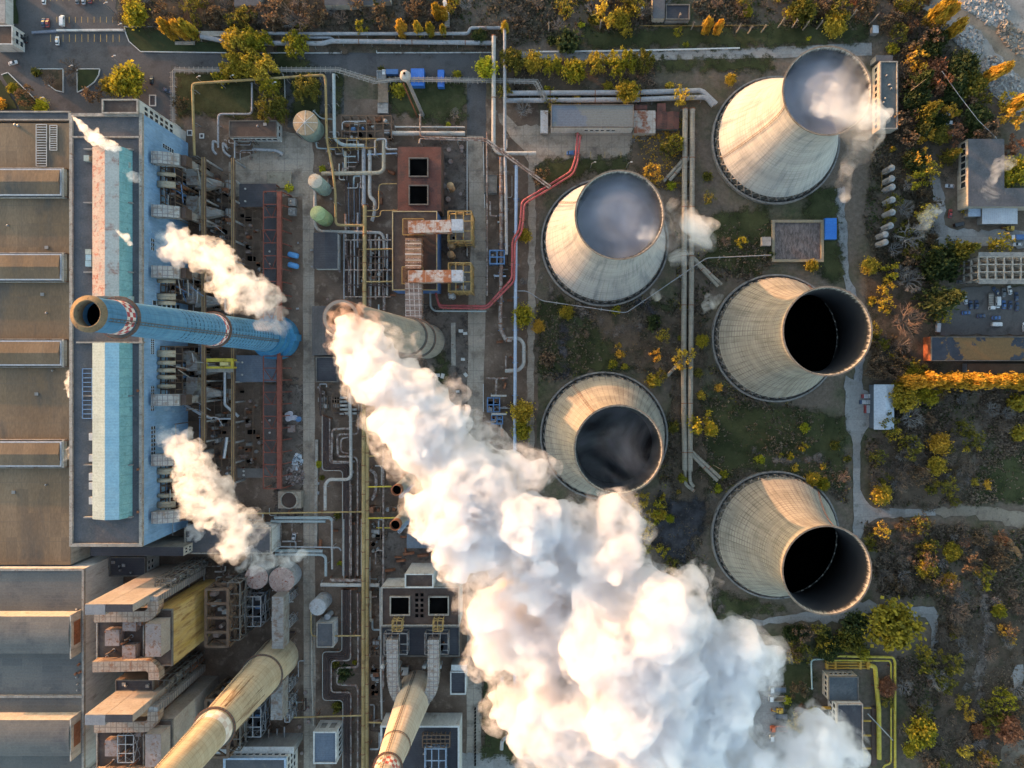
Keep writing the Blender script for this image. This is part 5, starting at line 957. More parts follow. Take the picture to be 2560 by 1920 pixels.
# lattice frames
def frame(label, rc, h, levels, nx, ny, mat, inner=None, deck=None, name='steel_rack', z0=0, brace=True, bw=.45):
    a, b = P(rc[0],rc[3],h), P(rc[2],rc[1],h); o = thing(name, label, 'steel frame', ((a.x+b.x)/2,(a.y+b.y)/2,z0))
    xs = [a.x+(b.x-a.x)*k/nx for k in range(nx+1)]; ys = [a.y+(b.y-a.y)*k/ny for k in range(ny+1)]
    for x in xs:
        for y in ys:
            if x in (xs[0],xs[-1]) or y in (ys[0],ys[-1]): m = MB(); m.box((x-bw/2,y-bw/2,z0),(x+bw/2,y+bw/2,h)); m.build('column', mat, o)
    for l in range(1, levels+1):
        z = z0+(h-z0)*l/levels; m = MB()
        for x in (xs if l == levels else (xs[0],xs[-1])): m.bar((x,a.y,z),(x,b.y,z),bw)
        for y in (ys if l == levels else (ys[0],ys[-1])): m.bar((a.x,y,z+.02),(b.x,y,z+.02),bw)
        m.build('floor_beams', mat, o)
        if deck and l < levels: m = MB(); m.box((a.x+.4,a.y+.4,z-.35),(b.x-.4,b.y-.4,z-.28)); m.build('deck', deck, o)
    if brace:
        m = MB()
        for l in range(levels):
            za, zb = z0+(h-z0)*l/levels, z0+(h-z0)*(l+1)/levels
            for y in (a.y, b.y): m.bar((a.x,y,za),(b.x,y,zb),bw*.55)
            for x in (a.x, b.x): m.bar((x,a.y,za),(x,b.y,zb),bw*.55); m.bar((x,b.y,za),(x,a.y,zb),bw*.55)
        m.build('bracing', mat, o)
    if inner:
        r_ = random.Random(int(rc[0])); 
        for k in range(inner[0]):
            x, y = r_.uniform(a.x+.8,b.x-.8), r_.uniform(a.y+.8,b.y-.8); s = r_.uniform(.6,1.5); m = MB(); z1 = z0+r_.uniform(.35,.92)*(h-z0)
            if r_.random() < .5: m.lathe((x,y,z0), [(s*.7,0),(s*.7,z1-z0-.3),(s*.3,z1-z0),(0,z1-z0)], 10)
            else: m.box((x-s,y-s*.7,z0),(x+s,y+s*.7,z1))
            m.build('equipment', inner[1][k % len(inner[1])], o)
    return o
FI = (10, (M_RUST, M_STEEL, M_SILV, M_DARK))
frame('upper ochre fan frame with grey equipment beside the road', (1120,528,1178,602), 18, 3, 3, 3, M_FRAMEY, FI, M_PARAD); frame('lower ochre fan frame with grey equipment beside the road', (1121,657,1177,728), 18, 3, 3, 3, M_FRAMEY, FI, M_PARAD)
for lab, dy in (('upper', 0), ('lower', 276)):
    frame(f'{lab} brown precipitator frame with white lattice bays', (515,1473+dy,570,1616+dy), 24, 3, 1, 4, M_FRAMEB, (14, (M_STEEL, M_BRICKP, M_WGREY)), M_RBROWN, bw=1.1); frame(f'{lab} thin outer gantry east of the brown precipitator frame', (570,1456+dy,600,1600+dy), 20, 3, 1, 5, M_PARAD, None, None, bw=.5)
    frame(f'{lab} low steel rack at the east end of the precipitator', (612,1492+dy,652,1566+dy), 12, 2, 2, 3, M_STEEL, (6, (M_DARK, M_STEEL, M_BLUES)), M_RDARK, bw=.4)
    duct(f'{lab} upper rusty ring duct on the brown boiler platform', [(234,1543+dy,47),(368,1541+dy,47),(382,1528+dy,47),(382,1504+dy,47)], 4.6, 4.5, mat_duct('rusty_ring_duct', (.36,.27,.20), (.44,.34,.27), (.28,.14,.08), 2.4, 2.4, (.14,.10,.08)), legs=0, fil=3)
    duct(f'{lab} lower rusty ring duct on the brown boiler platform', [(230,1668+dy,47),(370,1664+dy,47),(384,1676+dy,47),(384,1700+dy,47)], 4.6, 4.5, MATS['rusty_ring_duct'], legs=0, fil=3)
    o = thing('drop_duct', f'{lab} ribbed duct dropping from the boiler platform to the ground', 'duct', P(382,1503+dy,47)); m = MB(); t0 = P(382,1500+dy,47); t0 = Vector((t0.x, t0.y, 0)); m.box((t0.x-2.1,t0.y-1.5,3),(t0.x+2.1,t0.y+1.5,46.9)); m.build('casing', M_DPALE, o)
    m = MB()
    for k in range(22): m.box((t0.x-2.25,t0.y-1.65,4+2*k),(t0.x+2.25,t0.y+1.65,4.35+2*k))
    m.build('stiffener_ribs', M_PANEL, o)
for k, (x, y) in enumerate(((300,1873),(300,1896))): tank(358 if 0 else x+14, y-20, 48, 1.6, M_WWHITE, M_DARK, ('upper','lower')[k]+' white exhaust cylinder with black mouth on the lower platform', .05, cat='exhaust', name='exhaust_cylinder')
frame('pale lattice tower around the two white exhaust cylinders', (294,1838,334,1906), 46, 5, 2, 3, M_STEEL, None, None, z0=20, bw=.3)
# forked ducts to the beige chimney
duct('left forked ribbed duct curving into the beige chimney', [(980,1600,17),(981,1700,17),(988,1735,17),(1008,1762,17)], 5.2, 4.5, M_DPALE, 2.0, M_PANEL, fil=4); duct('right forked ribbed duct curving into the beige chimney', [(1083,1600,17),(1083,1705,17),(1076,1735,17),(1054,1758,17)], 5.2, 4.5, M_DPALE, 2.0, M_PANEL, fil=4)
for lab, x in (('left', 982), ('right', 1084)):
    frame(f'{lab} rusty scaffold where the forked duct begins', (x-22,1584,x+36,1636), 15, 3, 3, 2, M_DGREY, FI, M_PARAD, bw=.35); o = frame(f'{lab} ochre lattice gantry on the brown filter roof', (x-2,1552,x+22,1578), 20, 2, 2, 2, M_FRAMEY, None, None, z0=14, bw=.3)
    for s_ in (-19, 19): tank(x+s_, 1655, 6, .9, M_WWHITE, M_WWHITE, f'white capped valve {"left" if s_ < 0 else "right"} of the {lab} forked duct', .9, cat='valve', name='valve_head')
frame('blue lattice machine frame on the plant room roof', (1062,1872,1114,1990), 17, 2, 3, 4, M('steel_blue_lattice', (.22,.30,.42), (.30,.38,.50), .4), (8, (M_STEEL, M_RBLUE)), M_RDARK, z0=12, bw=.4)
frame('rusty grating deck above the blue lattice frame', (1056,1838,1124,1868), 15, 1, 6, 3, M_FRAMEB, None, None, z0=12, bw=.4)
frame('blue lattice cage around the lower short stack foot', (1014,1254,1062,1310), 13, 1, 4, 4, MATS['steel_blue_lattice'], None, None, z0=10, bw=.35)
# west duct between the two short walls (left lower chimney)
duct('brown topped tall duct feeding the ochre chimney from above', [(694,1492,19),(694,1622,19)], 5.4, 8, M_DGREY, legs=1); duct('brown topped tall duct below the ochre chimney', [(692,1705,19),(691,1800,19)], 5.4, 8, M_DGREY, legs=1)
for k, y in enumerate((1497,1560,1720,1762,1796)): o = frame(f'{("first","second","third","fourth","fifth")[k]} pale service stair on the east side of the brown topped duct', (712,y-9,724,y+9), 12, 3, 1, 1, M_STEEL, None, M_PARAD, name='service_stair', bw=.3)
# sloping ducts out of the blue wall
for k, y in enumerate((398,530,681,1000,1149,1291)):
    o = thing('wall_duct', f'{("first","second","third","fourth","fifth","sixth")[k]} ribbed duct from the top sloping out of the blue wall', 'duct', P(400,y,30), 'ribbed ducts out of the blue wall'); xa = P(360,0,40).x; c = P(400,y,33); m = MB(); hw = 2.6
    prof = [(0,36.5),(3,36.3),(7,35),(10.5,32.5),(10.5,27.5),(7,30),(3,31.2),(0,31.4)]; n = len(prof); c0 = xa+1.2
    m.add([(c0+p,c.y-hw,z) for p,z in prof]+[(c0+p,c.y+hw,z) for p,z in prof], [tuple(range(n)), tuple(range(2*n-1,n-1,-1))]+[(i,(i+1)%n,(i+1)%n+n,i+n) for i in range(n)]); m.build('casing', M_DPALE, o)
    m = MB(); m.box((c0+10.5,c.y-hw+.3,26),(c0+13,c.y+hw-.3,31.5)); m.build('damper_box', M_RBROWN, o)
    m = MB(); m.box((c0+11,c.y-1.6,3),(c0+12.8,c.y+1.6,26)); m.build('downcomer', M_DGREY, o)
for k, y in enumerate((402,437,459,466,703,739,745,758,881,888,907,926,943,966,1174,1180,1200,1238,1258,1264)):
    c = P(386,y,27); m = MB(); xw = P(360,0,40).x+.5; m.tube([(xw-.5,c.y,28.5),(xw+2.5,c.y,28.5),(xw+6.5,c.y,26.5)], .95, 10); o = m.build('extractor_pipe', M_PCREAM, None, True); tag(recentre(o), f'pale round extractor pipe on the blue wall, number {k+1} from the top' if 0 else ('pale round extractor pipe low on the blue wall, in the upper half' if k < 6 else 'pale round extractor pipe low on the blue wall, beside or below the blue chimney'), 'pipe', 'extractor pipes on the blue wall')
for k, (y, s_) in enumerate(((440,1),(512,-1),(735,1),(905,1),(965,-1))):
    lab = ('first','second','third','fourth','fifth')[k]
    duct(f'{lab} hooked grey fan duct beside the blue wall from the top', [(452,y-14*s_,16),(470,y-14*s_,16),(478,y-4*s_,16),(480,y+22*s_,16)] if s_ > 0 else [(452,y-14*s_,16),(470,y-14*s_,16),(478,y-4*s_,16),(480,y+22*s_,16)], 5.2, 4, M_DGREY, legs=1, group='hooked fan ducts'); 
    o = thing('fan_diffuser', f'{lab} tapered grey fan diffuser under the crane beam from the top', 'duct', P(530,y+18*s_,0), 'tapered fan diffusers'); a = [P(487,y+2,13), P(512,y+2,13), P(553,y+13,9), P(553,y+25,9), P(512,y+33,13), P(487,y+33,13)]
    m = MB(); n = len(a); m.add([tuple(p) for p in a]+[(p.x,p.y,p.z-3.5) for p in a], [tuple(range(n)), tuple(range(2*n-1,n-1,-1))]+[(i,(i+1)%n,(i+1)%n+n,i+n) for i in range(n)]); m.build('casing', M_DGREY, o)
    m = MB(); p = P(566,y+19,6); m.tube([(p.x,p.y-2.2,2.5),(p.x,p.y+2.2,2.5)], 2.1, 16); m.build('fan_volute', M_WGREY, o); m = MB(); m.box((p.x-1.2,p.y-4.5,0),(p.x+1.2,p.y-2.3,2.4)); m.build('motor', M_STEEL, o)
    for q_ in a[1:5:3]: m = MB(); m.box((q_.x-.3,q_.y-.3,0),(q_.x+.3,q_.y+.3,q_.z-3.52)); m.build('leg', M_FRAMEB, o)
r_ = random.Random(5)
for k in range(26):
    x = r_.uniform(402, 505); y = r_.uniform(400, 1240); l_ = r_.uniform(50, 200); z = r_.uniform(6, 22); mt = r_.choice([M_STEEL, M_PSILV, M_PDARK, M_BLUES, M_PRUST])
    pipe('thin upright run of service pipe in the dark bay east of the blue wall', [(x,y,z),(x,y+l_,z)] if k % 3 else [(x,y,z),(x+r_.uniform(25,60),y,z),(x+60,y+20,z-2)], r_.uniform(.14,.28), mt, (18, M_FRAMEB), 1.0, group='service pipes east of the blue wall')
for lab, pts, r, mt in (('bright silver steam pipe beside the crane rail below the yellow crane', zz(0,2,[(1942,-130),(1942,180),(2060,280)],9), .7, M('bright_silver', (.50,.54,.60), (.60,.62,.66), .4, rough=.3, metal=.4)), ('short bright silver pipe below the bent one', zz(0,2,[(1962,460),(1935,640)],9), .75, None), ('silver pipe elbow slanting out of the blue wall', zz(0,2,[(1600,180),(1720,255),(1830,300)],12), .6, None), ('short horizontal silver pipe under the crane rail', zz(0,2,[(1860,300),(2000,300)],8), .5, None), ('cyan twin pipe fanning out of the blue wall', zz(0,0,[(1330,1560),(1420,1590),(1560,1670)],20), .4, M_BLUES),('bright vertical silver pipe near the steam cloud', zz(0,1,[(1945,920),(1948,1040)],9), .5, None)):
    pipe(lab, pts, r, mt or MATS['bright_silver'], (14, M_FRAMEB), 1.0)
# crane runway, second beam, yellow gantry crane
for lab, px0, px1, y0, y1, h in (('brown overhead beam running down beside the blue wall ducts', 503, 513, 393, 1108, 20), ('yellow brown crane runway beam on pale columns', 577, 586, 395, 1212, 14)):
    a, b = P(px0, y1, h), P(px1, y0, h); o = thing('runway_beam', lab, 'crane runway', (a.x, b.y, 0)); m = MB(); m.box((a.x,a.y,h-1.2),(b.x,b.y,h)); m.build('girder', M_FRAMEB, o)
    m = MB(); m.box((a.x+.25,a.y,h+.005),(a.x+.5,b.y,h+.2)); m.box((b.x-.5,a.y,h+.005),(b.x-.25,b.y,h+.2)); m.build('rail', M('dull_yellow_rail', (.30,.20,.09), (.36,.25,.12), .4), o)
    n = int((b.y-a.y)/9.2)
    for k in range(n+1): y = b.y-.5-(b.y-a.y-1)*k/n; m = MB(); m.bar(((a.x+b.x)/2,y,0),((a.x+b.x)/2,y,h-1.2),.75); m.build('column', M_STEEL, o)
o = thing('gantry_crane', 'bright yellow gantry crane between the two beams below the blue chimney', 'crane', P(545,912,0)); a, b = P(510,928,19), P(582,896,19)
M_CRY = M('crane_yellow', (.50,.40,.04), (.58,.47,.07), .3, c3=(.34,.26,.05), s3=.6)
for y0, y1 in ((b.y-1.6,b.y),(a.y+1.2,a.y+2.2)): m = MB(); m.box((a.x,y0,17.5),(b.x,y1,19)); m.build('girder', M_CRY, o)
for x0, x1 in ((a.x,a.x+1.1),(b.x-1.1,b.x)): m = MB(); m.box((x0,a.y+2.2,17.7),(x1,b.y-1.6,18.8)); m.build('end_truck', M_CRY, o)
for x in (a.x+.5,b.x-.5):
    for y in (a.y+1.7,b.y-.8): m = MB(); m.box((x-.4,y-.4,0 if x < 0 and x < a.x+1 else 14.2),(x+.4,y+.4,17.5)); m.build('leg', M_CRY, o)
m = MB(); m.box((b.x-5.5,a.y+2.6,17.2),(b.x-1.8,b.y-1.8,20.2)); m.build('hoist_cab', M('cab_yellow', (.55,.46,.18), (.60,.52,.25), .4), o); m = MB(); m.box((a.x+.3,a.y-.4,16.8),(b.x-.6,a.y+1.1,17.4)); m.build('walkway', M_WGREY, o)
# red trestle with dark decks
M_REDS = M('red_oxide_steel', (.20,.058,.04), (.26,.085,.06), .4, c3=(.20,.07,.05), s3=.6); h = 10
o = thing('red_trestle', 'long red oxide trestle beside the left works road', 'trestle', P(690,1000,0))
for seg in ((478,800),(890,1222)):
    a, b = P(692,seg[1],h), P(703,seg[0],h); m = MB(); m.box((a.x,a.y,h-1.5),(b.x,b.y,h)); m.build('main_girder', M_REDS, o)
    xa = P(658,0,h).x; m = MB(); m.bar((xa,a.y,h-.3),(xa,b.y,h-.3),.4); m.build('edge_beam', M_REDS, o); n = int((seg[1]-seg[0])/30)
    for k in range(n+1):
        y = b.y-(b.y-a.y)*k/n; m = MB(); m.bar((xa,y,h-.35),(a.x,y,h-.35),.4); m.build('crossbeam', M_REDS, o); m = MB(); m.bar((b.x-.3,y,h-1),(b.x+1.6,y,0),.45); m.bar((xa,y,h-.6),(xa,y,0),.4); m.build('column', M_REDS, o)
        if k % 2 and k < n: y2 = b.y-(b.y-a.y)*(k+1)/n; m = MB(); m.bar((xa,y,h-.4),((xa+a.x)/2,y2,h-2.6),.3); m.bar((a.x,y,h-.4),((xa+a.x)/2,y2,h-2.6),.3); m.build('brace', M_REDS, o)
arc = MB(); arc.tube(fillet([P(697,795,h-.6),P(697,815,h-.6),P(660,835,h-.6)], 5), .9, 6); arc.build('curved_end', M_REDS, o); arc = MB(); arc.tube(fillet([P(697,892,h-.6),P(697,872,h-.6),P(668,862,h-.6)], 5), .9, 6); arc.build('curved_end', M_REDS, o)
for lab, rc, mt in (('dark sheet deck at the top end of the red trestle', (598,459,690,517), M_RDARK), ('dark narrow deck under the upper red trestle', (659,519,690,770), RO('dark_trestle_deck', (.05,.05,.058), (.075,.073,.08), (0,6.0))), ('brown grey deck under the lower red trestle', (659,962,690,1170), RO('brown_trestle_deck', (.085,.072,.068), (.12,.10,.095), (0,7.0))), ('grey cross deck at the lower end of the red trestle', (594,1171,690,1194), RO('grey_cross_deck', (.10,.095,.09), (.14,.13,.125), (5.0,0))), ('smooth grey deck left of the blue chimney base', (640,742,690,790), M_RBLUE), ('blue grey deck below the blue chimney base', (590,888,690,955), M_RBLUE)):
    z = 6.5; a, b = P(rc[0],rc[3],z), P(rc[2],rc[1],z); o = thing('sheet_deck', lab, 'deck', ((a.x+b.x)/2,(a.y+b.y)/2,0)); m = MB(); m.box((a.x,a.y,z-.4),(b.x,b.y,z)); m.build('sheeting', mt, o)
    for x in (a.x+.4,b.x-.4):
        for y in (a.y+.4,b.y-.4): m = MB(); m.box((x-.25,y-.25,0),(x+.25,y+.25,z-.4)); m.build('column', M_REDS, o)
    for k in range(2): m = MB(); m.lathe((a.x+3,(a.y+b.y)/2+(k-.5)*6 if b.y-a.y > 9 else (a.y+b.y)/2+(k-.5)*2,z), [(.5,-.01),(.5,.5),(0,.7)], 10); m.build('vent_cap', M_PPALE, o)
# cable bridge with comb brackets round the lawn and along the road
for lab, pts in (('comb like cable bridge round the top left lawn', zz(0,0,[(1495,1095),(1492,605),(2420,603)],4.5)), ('comb like cable bridge zigzagging past the water tower', zz(1,0,[(200,603),(705,603),(1040,706),(1230,685),(2050,695),(2420,705),(2500,860)],4.5))):
    w_ = [P(*p) for p in pts]; o = thing('cable_bridge', lab, 'cable bridge', (w_[0].x,w_[0].y,0)); L_ = 0
    for off in (-.9,-.3,.3,.9): m = MB(); m.tube([p+Vector((off,off,0)) if i not in (0,) else p+Vector((off,0 if abs(w_[1].x-p.x)<3 else off,0)) for i, p in enumerate(w_)], .17, 5); m.build('cable_tray', M_WGREY, o)
    for a, b in zip(w_, w_[1:]):
        n = max(1, int((b-a).length/2.2)); d = (b-a).normalized(); s = Vector((-d.y,d.x,0))
        m = MB(); m.tube([a+Vector((0,0,.05)), b+Vector((0,0,.05))], .15, 5)
        for k in range(n): p = a.lerp(b, (k+.5)/n); m.bar(p-s*1.7, p+s*1.7, .16)
        m.build('bracket_tray', M_PARA, o)
        for k in range(max(1, n//6)): p = a.lerp(b, (k+.5)/max(1, n//6)); m = MB(); m.box((p.x-.15,p.y-.15,0),(p.x+.15,p.y+.15,p.z-.2)); m.build('post', M_WGREY, o)
# walls, fences, trench frames
def wall(label, pts, h, w_, mat, name='wall', cat='wall'):
    q = [P(*p) for p in pts]; m = MB()
    for a, b in zip(q, q[1:]): m.bar(a+Vector((0,0,h/2-.15)), b+Vector((0,0,h/2-.15)), w_, h+.3)
    return tag(recentre(m.build(name, mat)), label, cat)
wall('low white wall dividing the parking rows', zp(0,0,[(500,270),(1080,266)]), 1.2, .9, M_WWHITE); wall('grey blue barrier continuing the white parking wall', zp(0,0,[(285,288),(500,274)]), 1.0, 1.2, M('grey_blue_barrier', (.16,.19,.25), (.2,.23,.29), .4))
wall('white pipe bridge slab running east from the orange poplars', zp(0,0,[(1700,312),(1960,312)]), 2.5, 2.6, M_WCREAM); wall('pale low kerb wall below the poplars', zp(0,0,[(1520,378),(1690,380)]), 1.0, 1.6, M_PARA)
wall('brown retaining wall beside the nested loops', zp(1,2,[(528,480),(520,1400)]), 1.0, 1.4, M_PARA); wall('long white edged wall left of the electrical houses', zp(1,3,[(490,300),(492,900),(505,1280)]), 1.8, .5, M_WCREAM); wall('concrete beam west of the right works road', zp(1,1,[(1705,1130),(1708,1500)]), .8, 2.2, M_PARA)
wall('chain link fence line along the pasture below the pollards', zp(2,0,[(1100,232),(2212,228)]), 1.4, .12, M_FRAMEY, 'fence', 'fence'); wall('thin fence beside the pale silos', zp(3,0,[(975,1490),(975,1630)]), 1.2, .15, M_FRAMEY, 'fence', 'fence')
frame('dark crossing table frame over the pipe yard', zr(1,0,740,1000,1170,1200), 5, 1, 6, 3, M_FRAMEB, (16, (M_STEEL, M_PPALE, M_DARK, M_RUST, M_BLUES)), None, bw=.35); frame('yellow railed walkway frame over the pipe yard', zr(1,0,620,1195,1035,1275), 7, 1, 5, 1, M_FRAMEY, None, None, bw=.22)
frame('dark blue support rack with valves east of the right works road', zr(1,1,2020,505,2145,620), 5, 1, 2, 2, M_BLUES, (4, (M_STEEL, M_DARK)), None, bw=.6); frame('rust brown equipment rack beside the yellow header', zr(1,1,890,500,1100,790), 5, 1, 3, 5, M_FRAMEB, (18, (M_PPALE, M_STEEL, M_RUST, M_DARK)), None, bw=.4)
frame('blue valve skid beside the eastern rack', zr(1,2,2000,120,2105,240), 3, 1, 2, 2, M_BLUES, (8, (M_STEEL, M_DARK)), None, bw=.5); frame('second blue valve skid below the first', zr(1,2,2035,270,2130,345), 3, 1, 2, 2, M_BLUES, (6, (M_STEEL, M_DARK)), None, bw=.5); frame('brown valve pit frame left of the plume', zr(1,2,545,105,615,215), 2, 1, 2, 2, M_FRAMEB, (9, (M_STEEL, M_PPALE)), None, bw=.3); frame('dark grid rack of the valve station', zr(1,2,655,100,720,240), 3.5, 1, 3, 4, M_FRAMEB, (6, (M_PPALE, M_DARK)), None, bw=.35)
frame('rusty rack under the orange box of the yellow headers', zr(1,2,1000,1060,1230,1110), 4, 1, 3, 1, M_FRAMEB, (5, (M_RUST, M_PPALE, M_STEEL)), None, bw=.35); frame('pipe support portal low on the yellow headers', zr(1,3,990,560,1070,690), 4, 1, 2, 3, M_FRAMEB, (5, (M_RUST, M_STEEL)), None, bw=.3); frame('equipment strip between the headers and the forked ducts', zr(1,3,985,760,1065,1060), 3, 1, 1, 4, M_FRAMEB, (16, (M_STEEL, M_RUST, M_DARK, M_PPALE)), None, bw=.25); frame('equipment strip right of the yellow headers below the stacks', zr(1,2,985,1180,1075,1480), 3, 1, 1, 4, M_FRAMEB, (14, (M_STEEL, M_DARK, M_PPALE)), None, bw=.25)
for k, (x, y) in enumerate(((1650,1050),(1660,1150),(1740,1170),(1705,1210))): pass
for lab, rc in (('white framed pit beside the dark car', zr(0,0,1287,818,1347,916)), ('white framed square hatch by the yellow pipe', zr(0,0,1614,1122,1664,1172)), ('small white framed hatch near the pipe yard', zr(0,0,1722,1152,1762,1196)), ('dark square hatch in the fenced lawn', zr(0,0,1780,845,1825,890))):
    a, b = P(rc[0],rc[3],.5), P(rc[2],rc[1],.5); o = thing('pit_frame', lab, 'pit', ((a.x+b.x)/2,(a.y+b.y)/2,0)); m = MB(); t = .5
    m.box((a.x,a.y,-.1),(b.x,a.y+t,.5)); m.box((a.x,b.y-t,-.1),(b.x,b.y,.5)); m.box((a.x,a.y+t,-.1),(a.x+t,b.y-t,.5)); m.box((b.x-t,a.y+t,-.1),(b.x,b.y-t,.5)); m.build('curb', M_WWHITE if 'white' in lab else M_PARAD, o); m = MB(); m.box((a.x+t,a.y+t,.3),(b.x-t,b.y-t,.42)); m.build('cover', M_RDARK, o)
for k, (x, y, c_) in enumerate(((280,265,0),(300,255,0),(285,300,0),(310,290,0),(340,290,0),(372,303,1))): c = P(*Z(1,2)(x,y)); m = MB(); m.lathe(c, [(1.3,0),(1.3,1.6),(1.15,1.7),(.2,1.5),(0,1.5)], 14); o = m.build('drum', M_BLUES if c_ else M('lilac_white_drum', (.46,.45,.52), (.52,.51,.57), .5), None, True); tag(recentre(o), 'dark blue rimmed drum at the right of the drum cluster' if c_ else 'pale round drum in the cluster beside the red trestle', 'drum', 'drums beside the red trestle')
for k, (x, y) in enumerate(((310,85),(310,165))): bld('transformer', ('upper','lower')[k]+' grey ribbed transformer beside the red trestle', 'transformer', zr(1,1,x-32,y-32,x+28,y+32), 3, M_WGREY, M_STEEL, None, extra=roof_bits(4, 30+k, ('vent_pipe',)))
bld('wooden_crates', 'pair of weathered crates by the drum cluster', 'crates', zr(1,2,272,355,338,418), 1.2, M_BRICKP, M_WBROWN, None)
bld('orange_box', 'orange brown valve cabinet on the yellow headers', 'cabinet', zr(1,2,975,1065,1012,1115), 5.5, M_RUST, M_RUST, None); bld('white_box', 'tilted pale box below the left forked duct', 'box', zr(1,3,1255,790,1315,860), 3, M_WWHITE, M_WGREY, None)
# lamp posts and poles
def post(label, px, py, h, arm=None, mat=None, name='lamp_post', cat='lamp post', group=None):
    c = P(px, py); o = thing(name, label, cat, c, group); m = MB(); m.tube([c, c+Vector((0,0,h))], [.16,.09], 6); m.build('pole', mat or M_STEEL, o)
    if arm: m = MB(); m.tube([c+Vector((0,0,h-.1)), c+Vector((arm[0],arm[1],h+.2))], .08, 5); m.build('arm', M_STEEL, o); m = MB(); p = c+Vector((arm[0],arm[1],h+.15)); m.box((p.x-.5,p.y-.22,p.z-.1),(p.x+.5,p.y+.22,p.z+.12)); m.build('lamp_head', M_WWHITE, o)
    return o
for px, py, lab in ((283,30,'lamp post at the top of the parking rows'),(318,82,'lamp post at the corner of the white parking wall'),(303,160,'lamp post on the road north of the round bed'),(198,184,'lamp post in the planted half circle beds'),(128,262,'lamp post behind the tan hall annex'),(510,210,'lamp post inside the yellow pipe loop'),(592,208,'lamp post near the yellow pipe corner'),(1476,420,'left short lamp post above the white steaming tower'),(1565,420,'right short lamp post above the white steaming tower'),(695,225,'slanted pale lamp post beside the willow'),(737,1494,'lamp post by the brown topped duct')): post(lab, px, py, 8, (1.6,.6))
post('tall bare pale pole leaning right of the long pump house', 2256, 242, 21, None, M('pale_wood', (.42,.33,.22), (.48,.39,.28), .5), 'utility_pole', 'pole'); post('bare pole among the lowest pipe branches', 1782, 1162, 17, None, MATS['pale_wood'], 'utility_pole', 'pole')
w_ = [P(2355,178,9), P(2395,235,9), P(2445,300,9), P(2492,346,9)]; o = thing('overhead_cable', 'bundled overhead cable sagging towards the grey depot', 'cable', w_[0]); m = MB(); m.tube(w_, .16, 5); m.build('cable', M_STEEL, o)
for p in (w_[0], w_[-1]): m = MB(); m.tube([(p.x,p.y,0), p], .14, 6); m.build('pole', M_PARA, o)

for lab, y0, y1 in (('topmost', 402, 522), ('second', 694, 748), ('third', 866, 992), ('lowest', 1164, 1284)):
    frame(f'{lab} dark pipe and bunker deck against the blue wall', (402,y0,438,y1), 26, 4, 3, max(3,(y1-y0)//16), M_FRAMEB, (40, (M_DARK, M_RUST, M_PSILV, M_RBROWN, M_BLUES, M_PPALE, M_STEEL)), M_RBROWN, name='bunker_deck', brace=False, bw=.35)
    frame(f'{lab} lower rack of dark hoppers east of the pipe deck', (446,y0,500,y1), 12, 2, 4, max(3,(y1-y0)//20), M_FRAMEB, (34, (M_DARK, M_PDARK, M_RUST, M_STEEL, M_DGREY, M_PPALE)), M_RDARK, name='hopper_rack', brace=False, bw=.3)
frame('dark equipment bay between the two runway beams, upper half', (518,430,572,800), 7, 1, 3, 14, M_FRAMEB, (40, (M_DARK, M_RUST, M_STEEL, M_DGREY, M_PDARK)), None, name='equipment_bay', brace=False, bw=.25); frame('dark equipment bay between the two runway beams, lower half', (518,960,572,1200), 7, 1, 3, 9, M_FRAMEB, (34, (M_DARK, M_RUST, M_STEEL, M_DGREY, M_PDARK)), None, name='equipment_bay', brace=False, bw=.25)
frame('rusty equipment row between the crane rail and the trestle, upper half', (592,520,652,735), 4, 1, 3, 8, M_FRAMEB, (26, (M_DARK, M_RUST, M_BRICKP, M_DGREY)), None, name='equipment_bay', brace=False, bw=.25); frame('rusty equipment row between the crane rail and the trestle, lower half', (592,965,652,1165), 3.5, 1, 3, 8, M_FRAMEB, (24, (M_DARK, M_RUST, M_BRICKP, M_DGREY)), None, name='equipment_bay', brace=False, bw=.25)

# loose equipment standing about the works
rc_ = random.Random(77); KI = []
for k in range(6):
    m = MB(); s = .5+.15*k
    if k % 3 == 0: m.box((-s,-s*.7,0),(s,s*.7,s*1.2)); m.box((-s*.8,-s*.5,s*1.2),(s*.3,s*.4,s*1.5)); nm, mt, lb = 'equipment_cabinet', (M_STEEL, M_WWHITE)[k % 2], 'small pale equipment cabinet standing on the works ground'
    elif k % 3 == 1: m.lathe((0,0,0), [(s*.8,0),(s*.8,.15),(s*.35,.15),(s*.35,.8),(s*.8,.8),(s*.8,.95),(0,.95)], 14); nm, mt, lb = 'cable_drum', M_BRICKP, 'weathered cable drum lying on the works ground'
    else: m.box((-s*1.6,-.5,0),(s*1.6,.5,.7)); m.box((-s*1.5,-.4,.7),(s*1.1,.4,1.2)); nm, mt, lb = 'scrap_stack', M_RUST, 'rusty stack of scrap steel on the works ground'
    KI.append((nm, m, mt, lb))
SPOTS = [(705,800,390,1240),(790,905,400,760),(925,985,420,760),(1090,1165,760,1130),(1095,1160,360,520),(955,1160,1330,1440),(795,905,960,1270),(590,660,970,1180),(1215,1280,640,1120),(600,690,1480,1560),(720,780,1700,1900),(790,905,1290,1480)]
for k in range(110):
    nm, m, mt, lb = KI[k % 6]; a = SPOTS[k % len(SPOTS)]; p = P(rc_.uniform(a[0],a[1]), rc_.uniform(a[2],a[3]))
    if k < 6: o = tag(m.build(nm, mt), lb, nm.replace('_',' '), 'loose equipment about the works'); KI[k] = (nm, o, mt, lb)
    else: o = m.copy(); COL.objects.link(o)
    o.location = (p.x, p.y, .3); o.rotation_euler = (0,0,rc_.choice((0,.1,1.57,rc_.uniform(0,3)))); o.scale = (rc_.uniform(.8,1.4),)*3

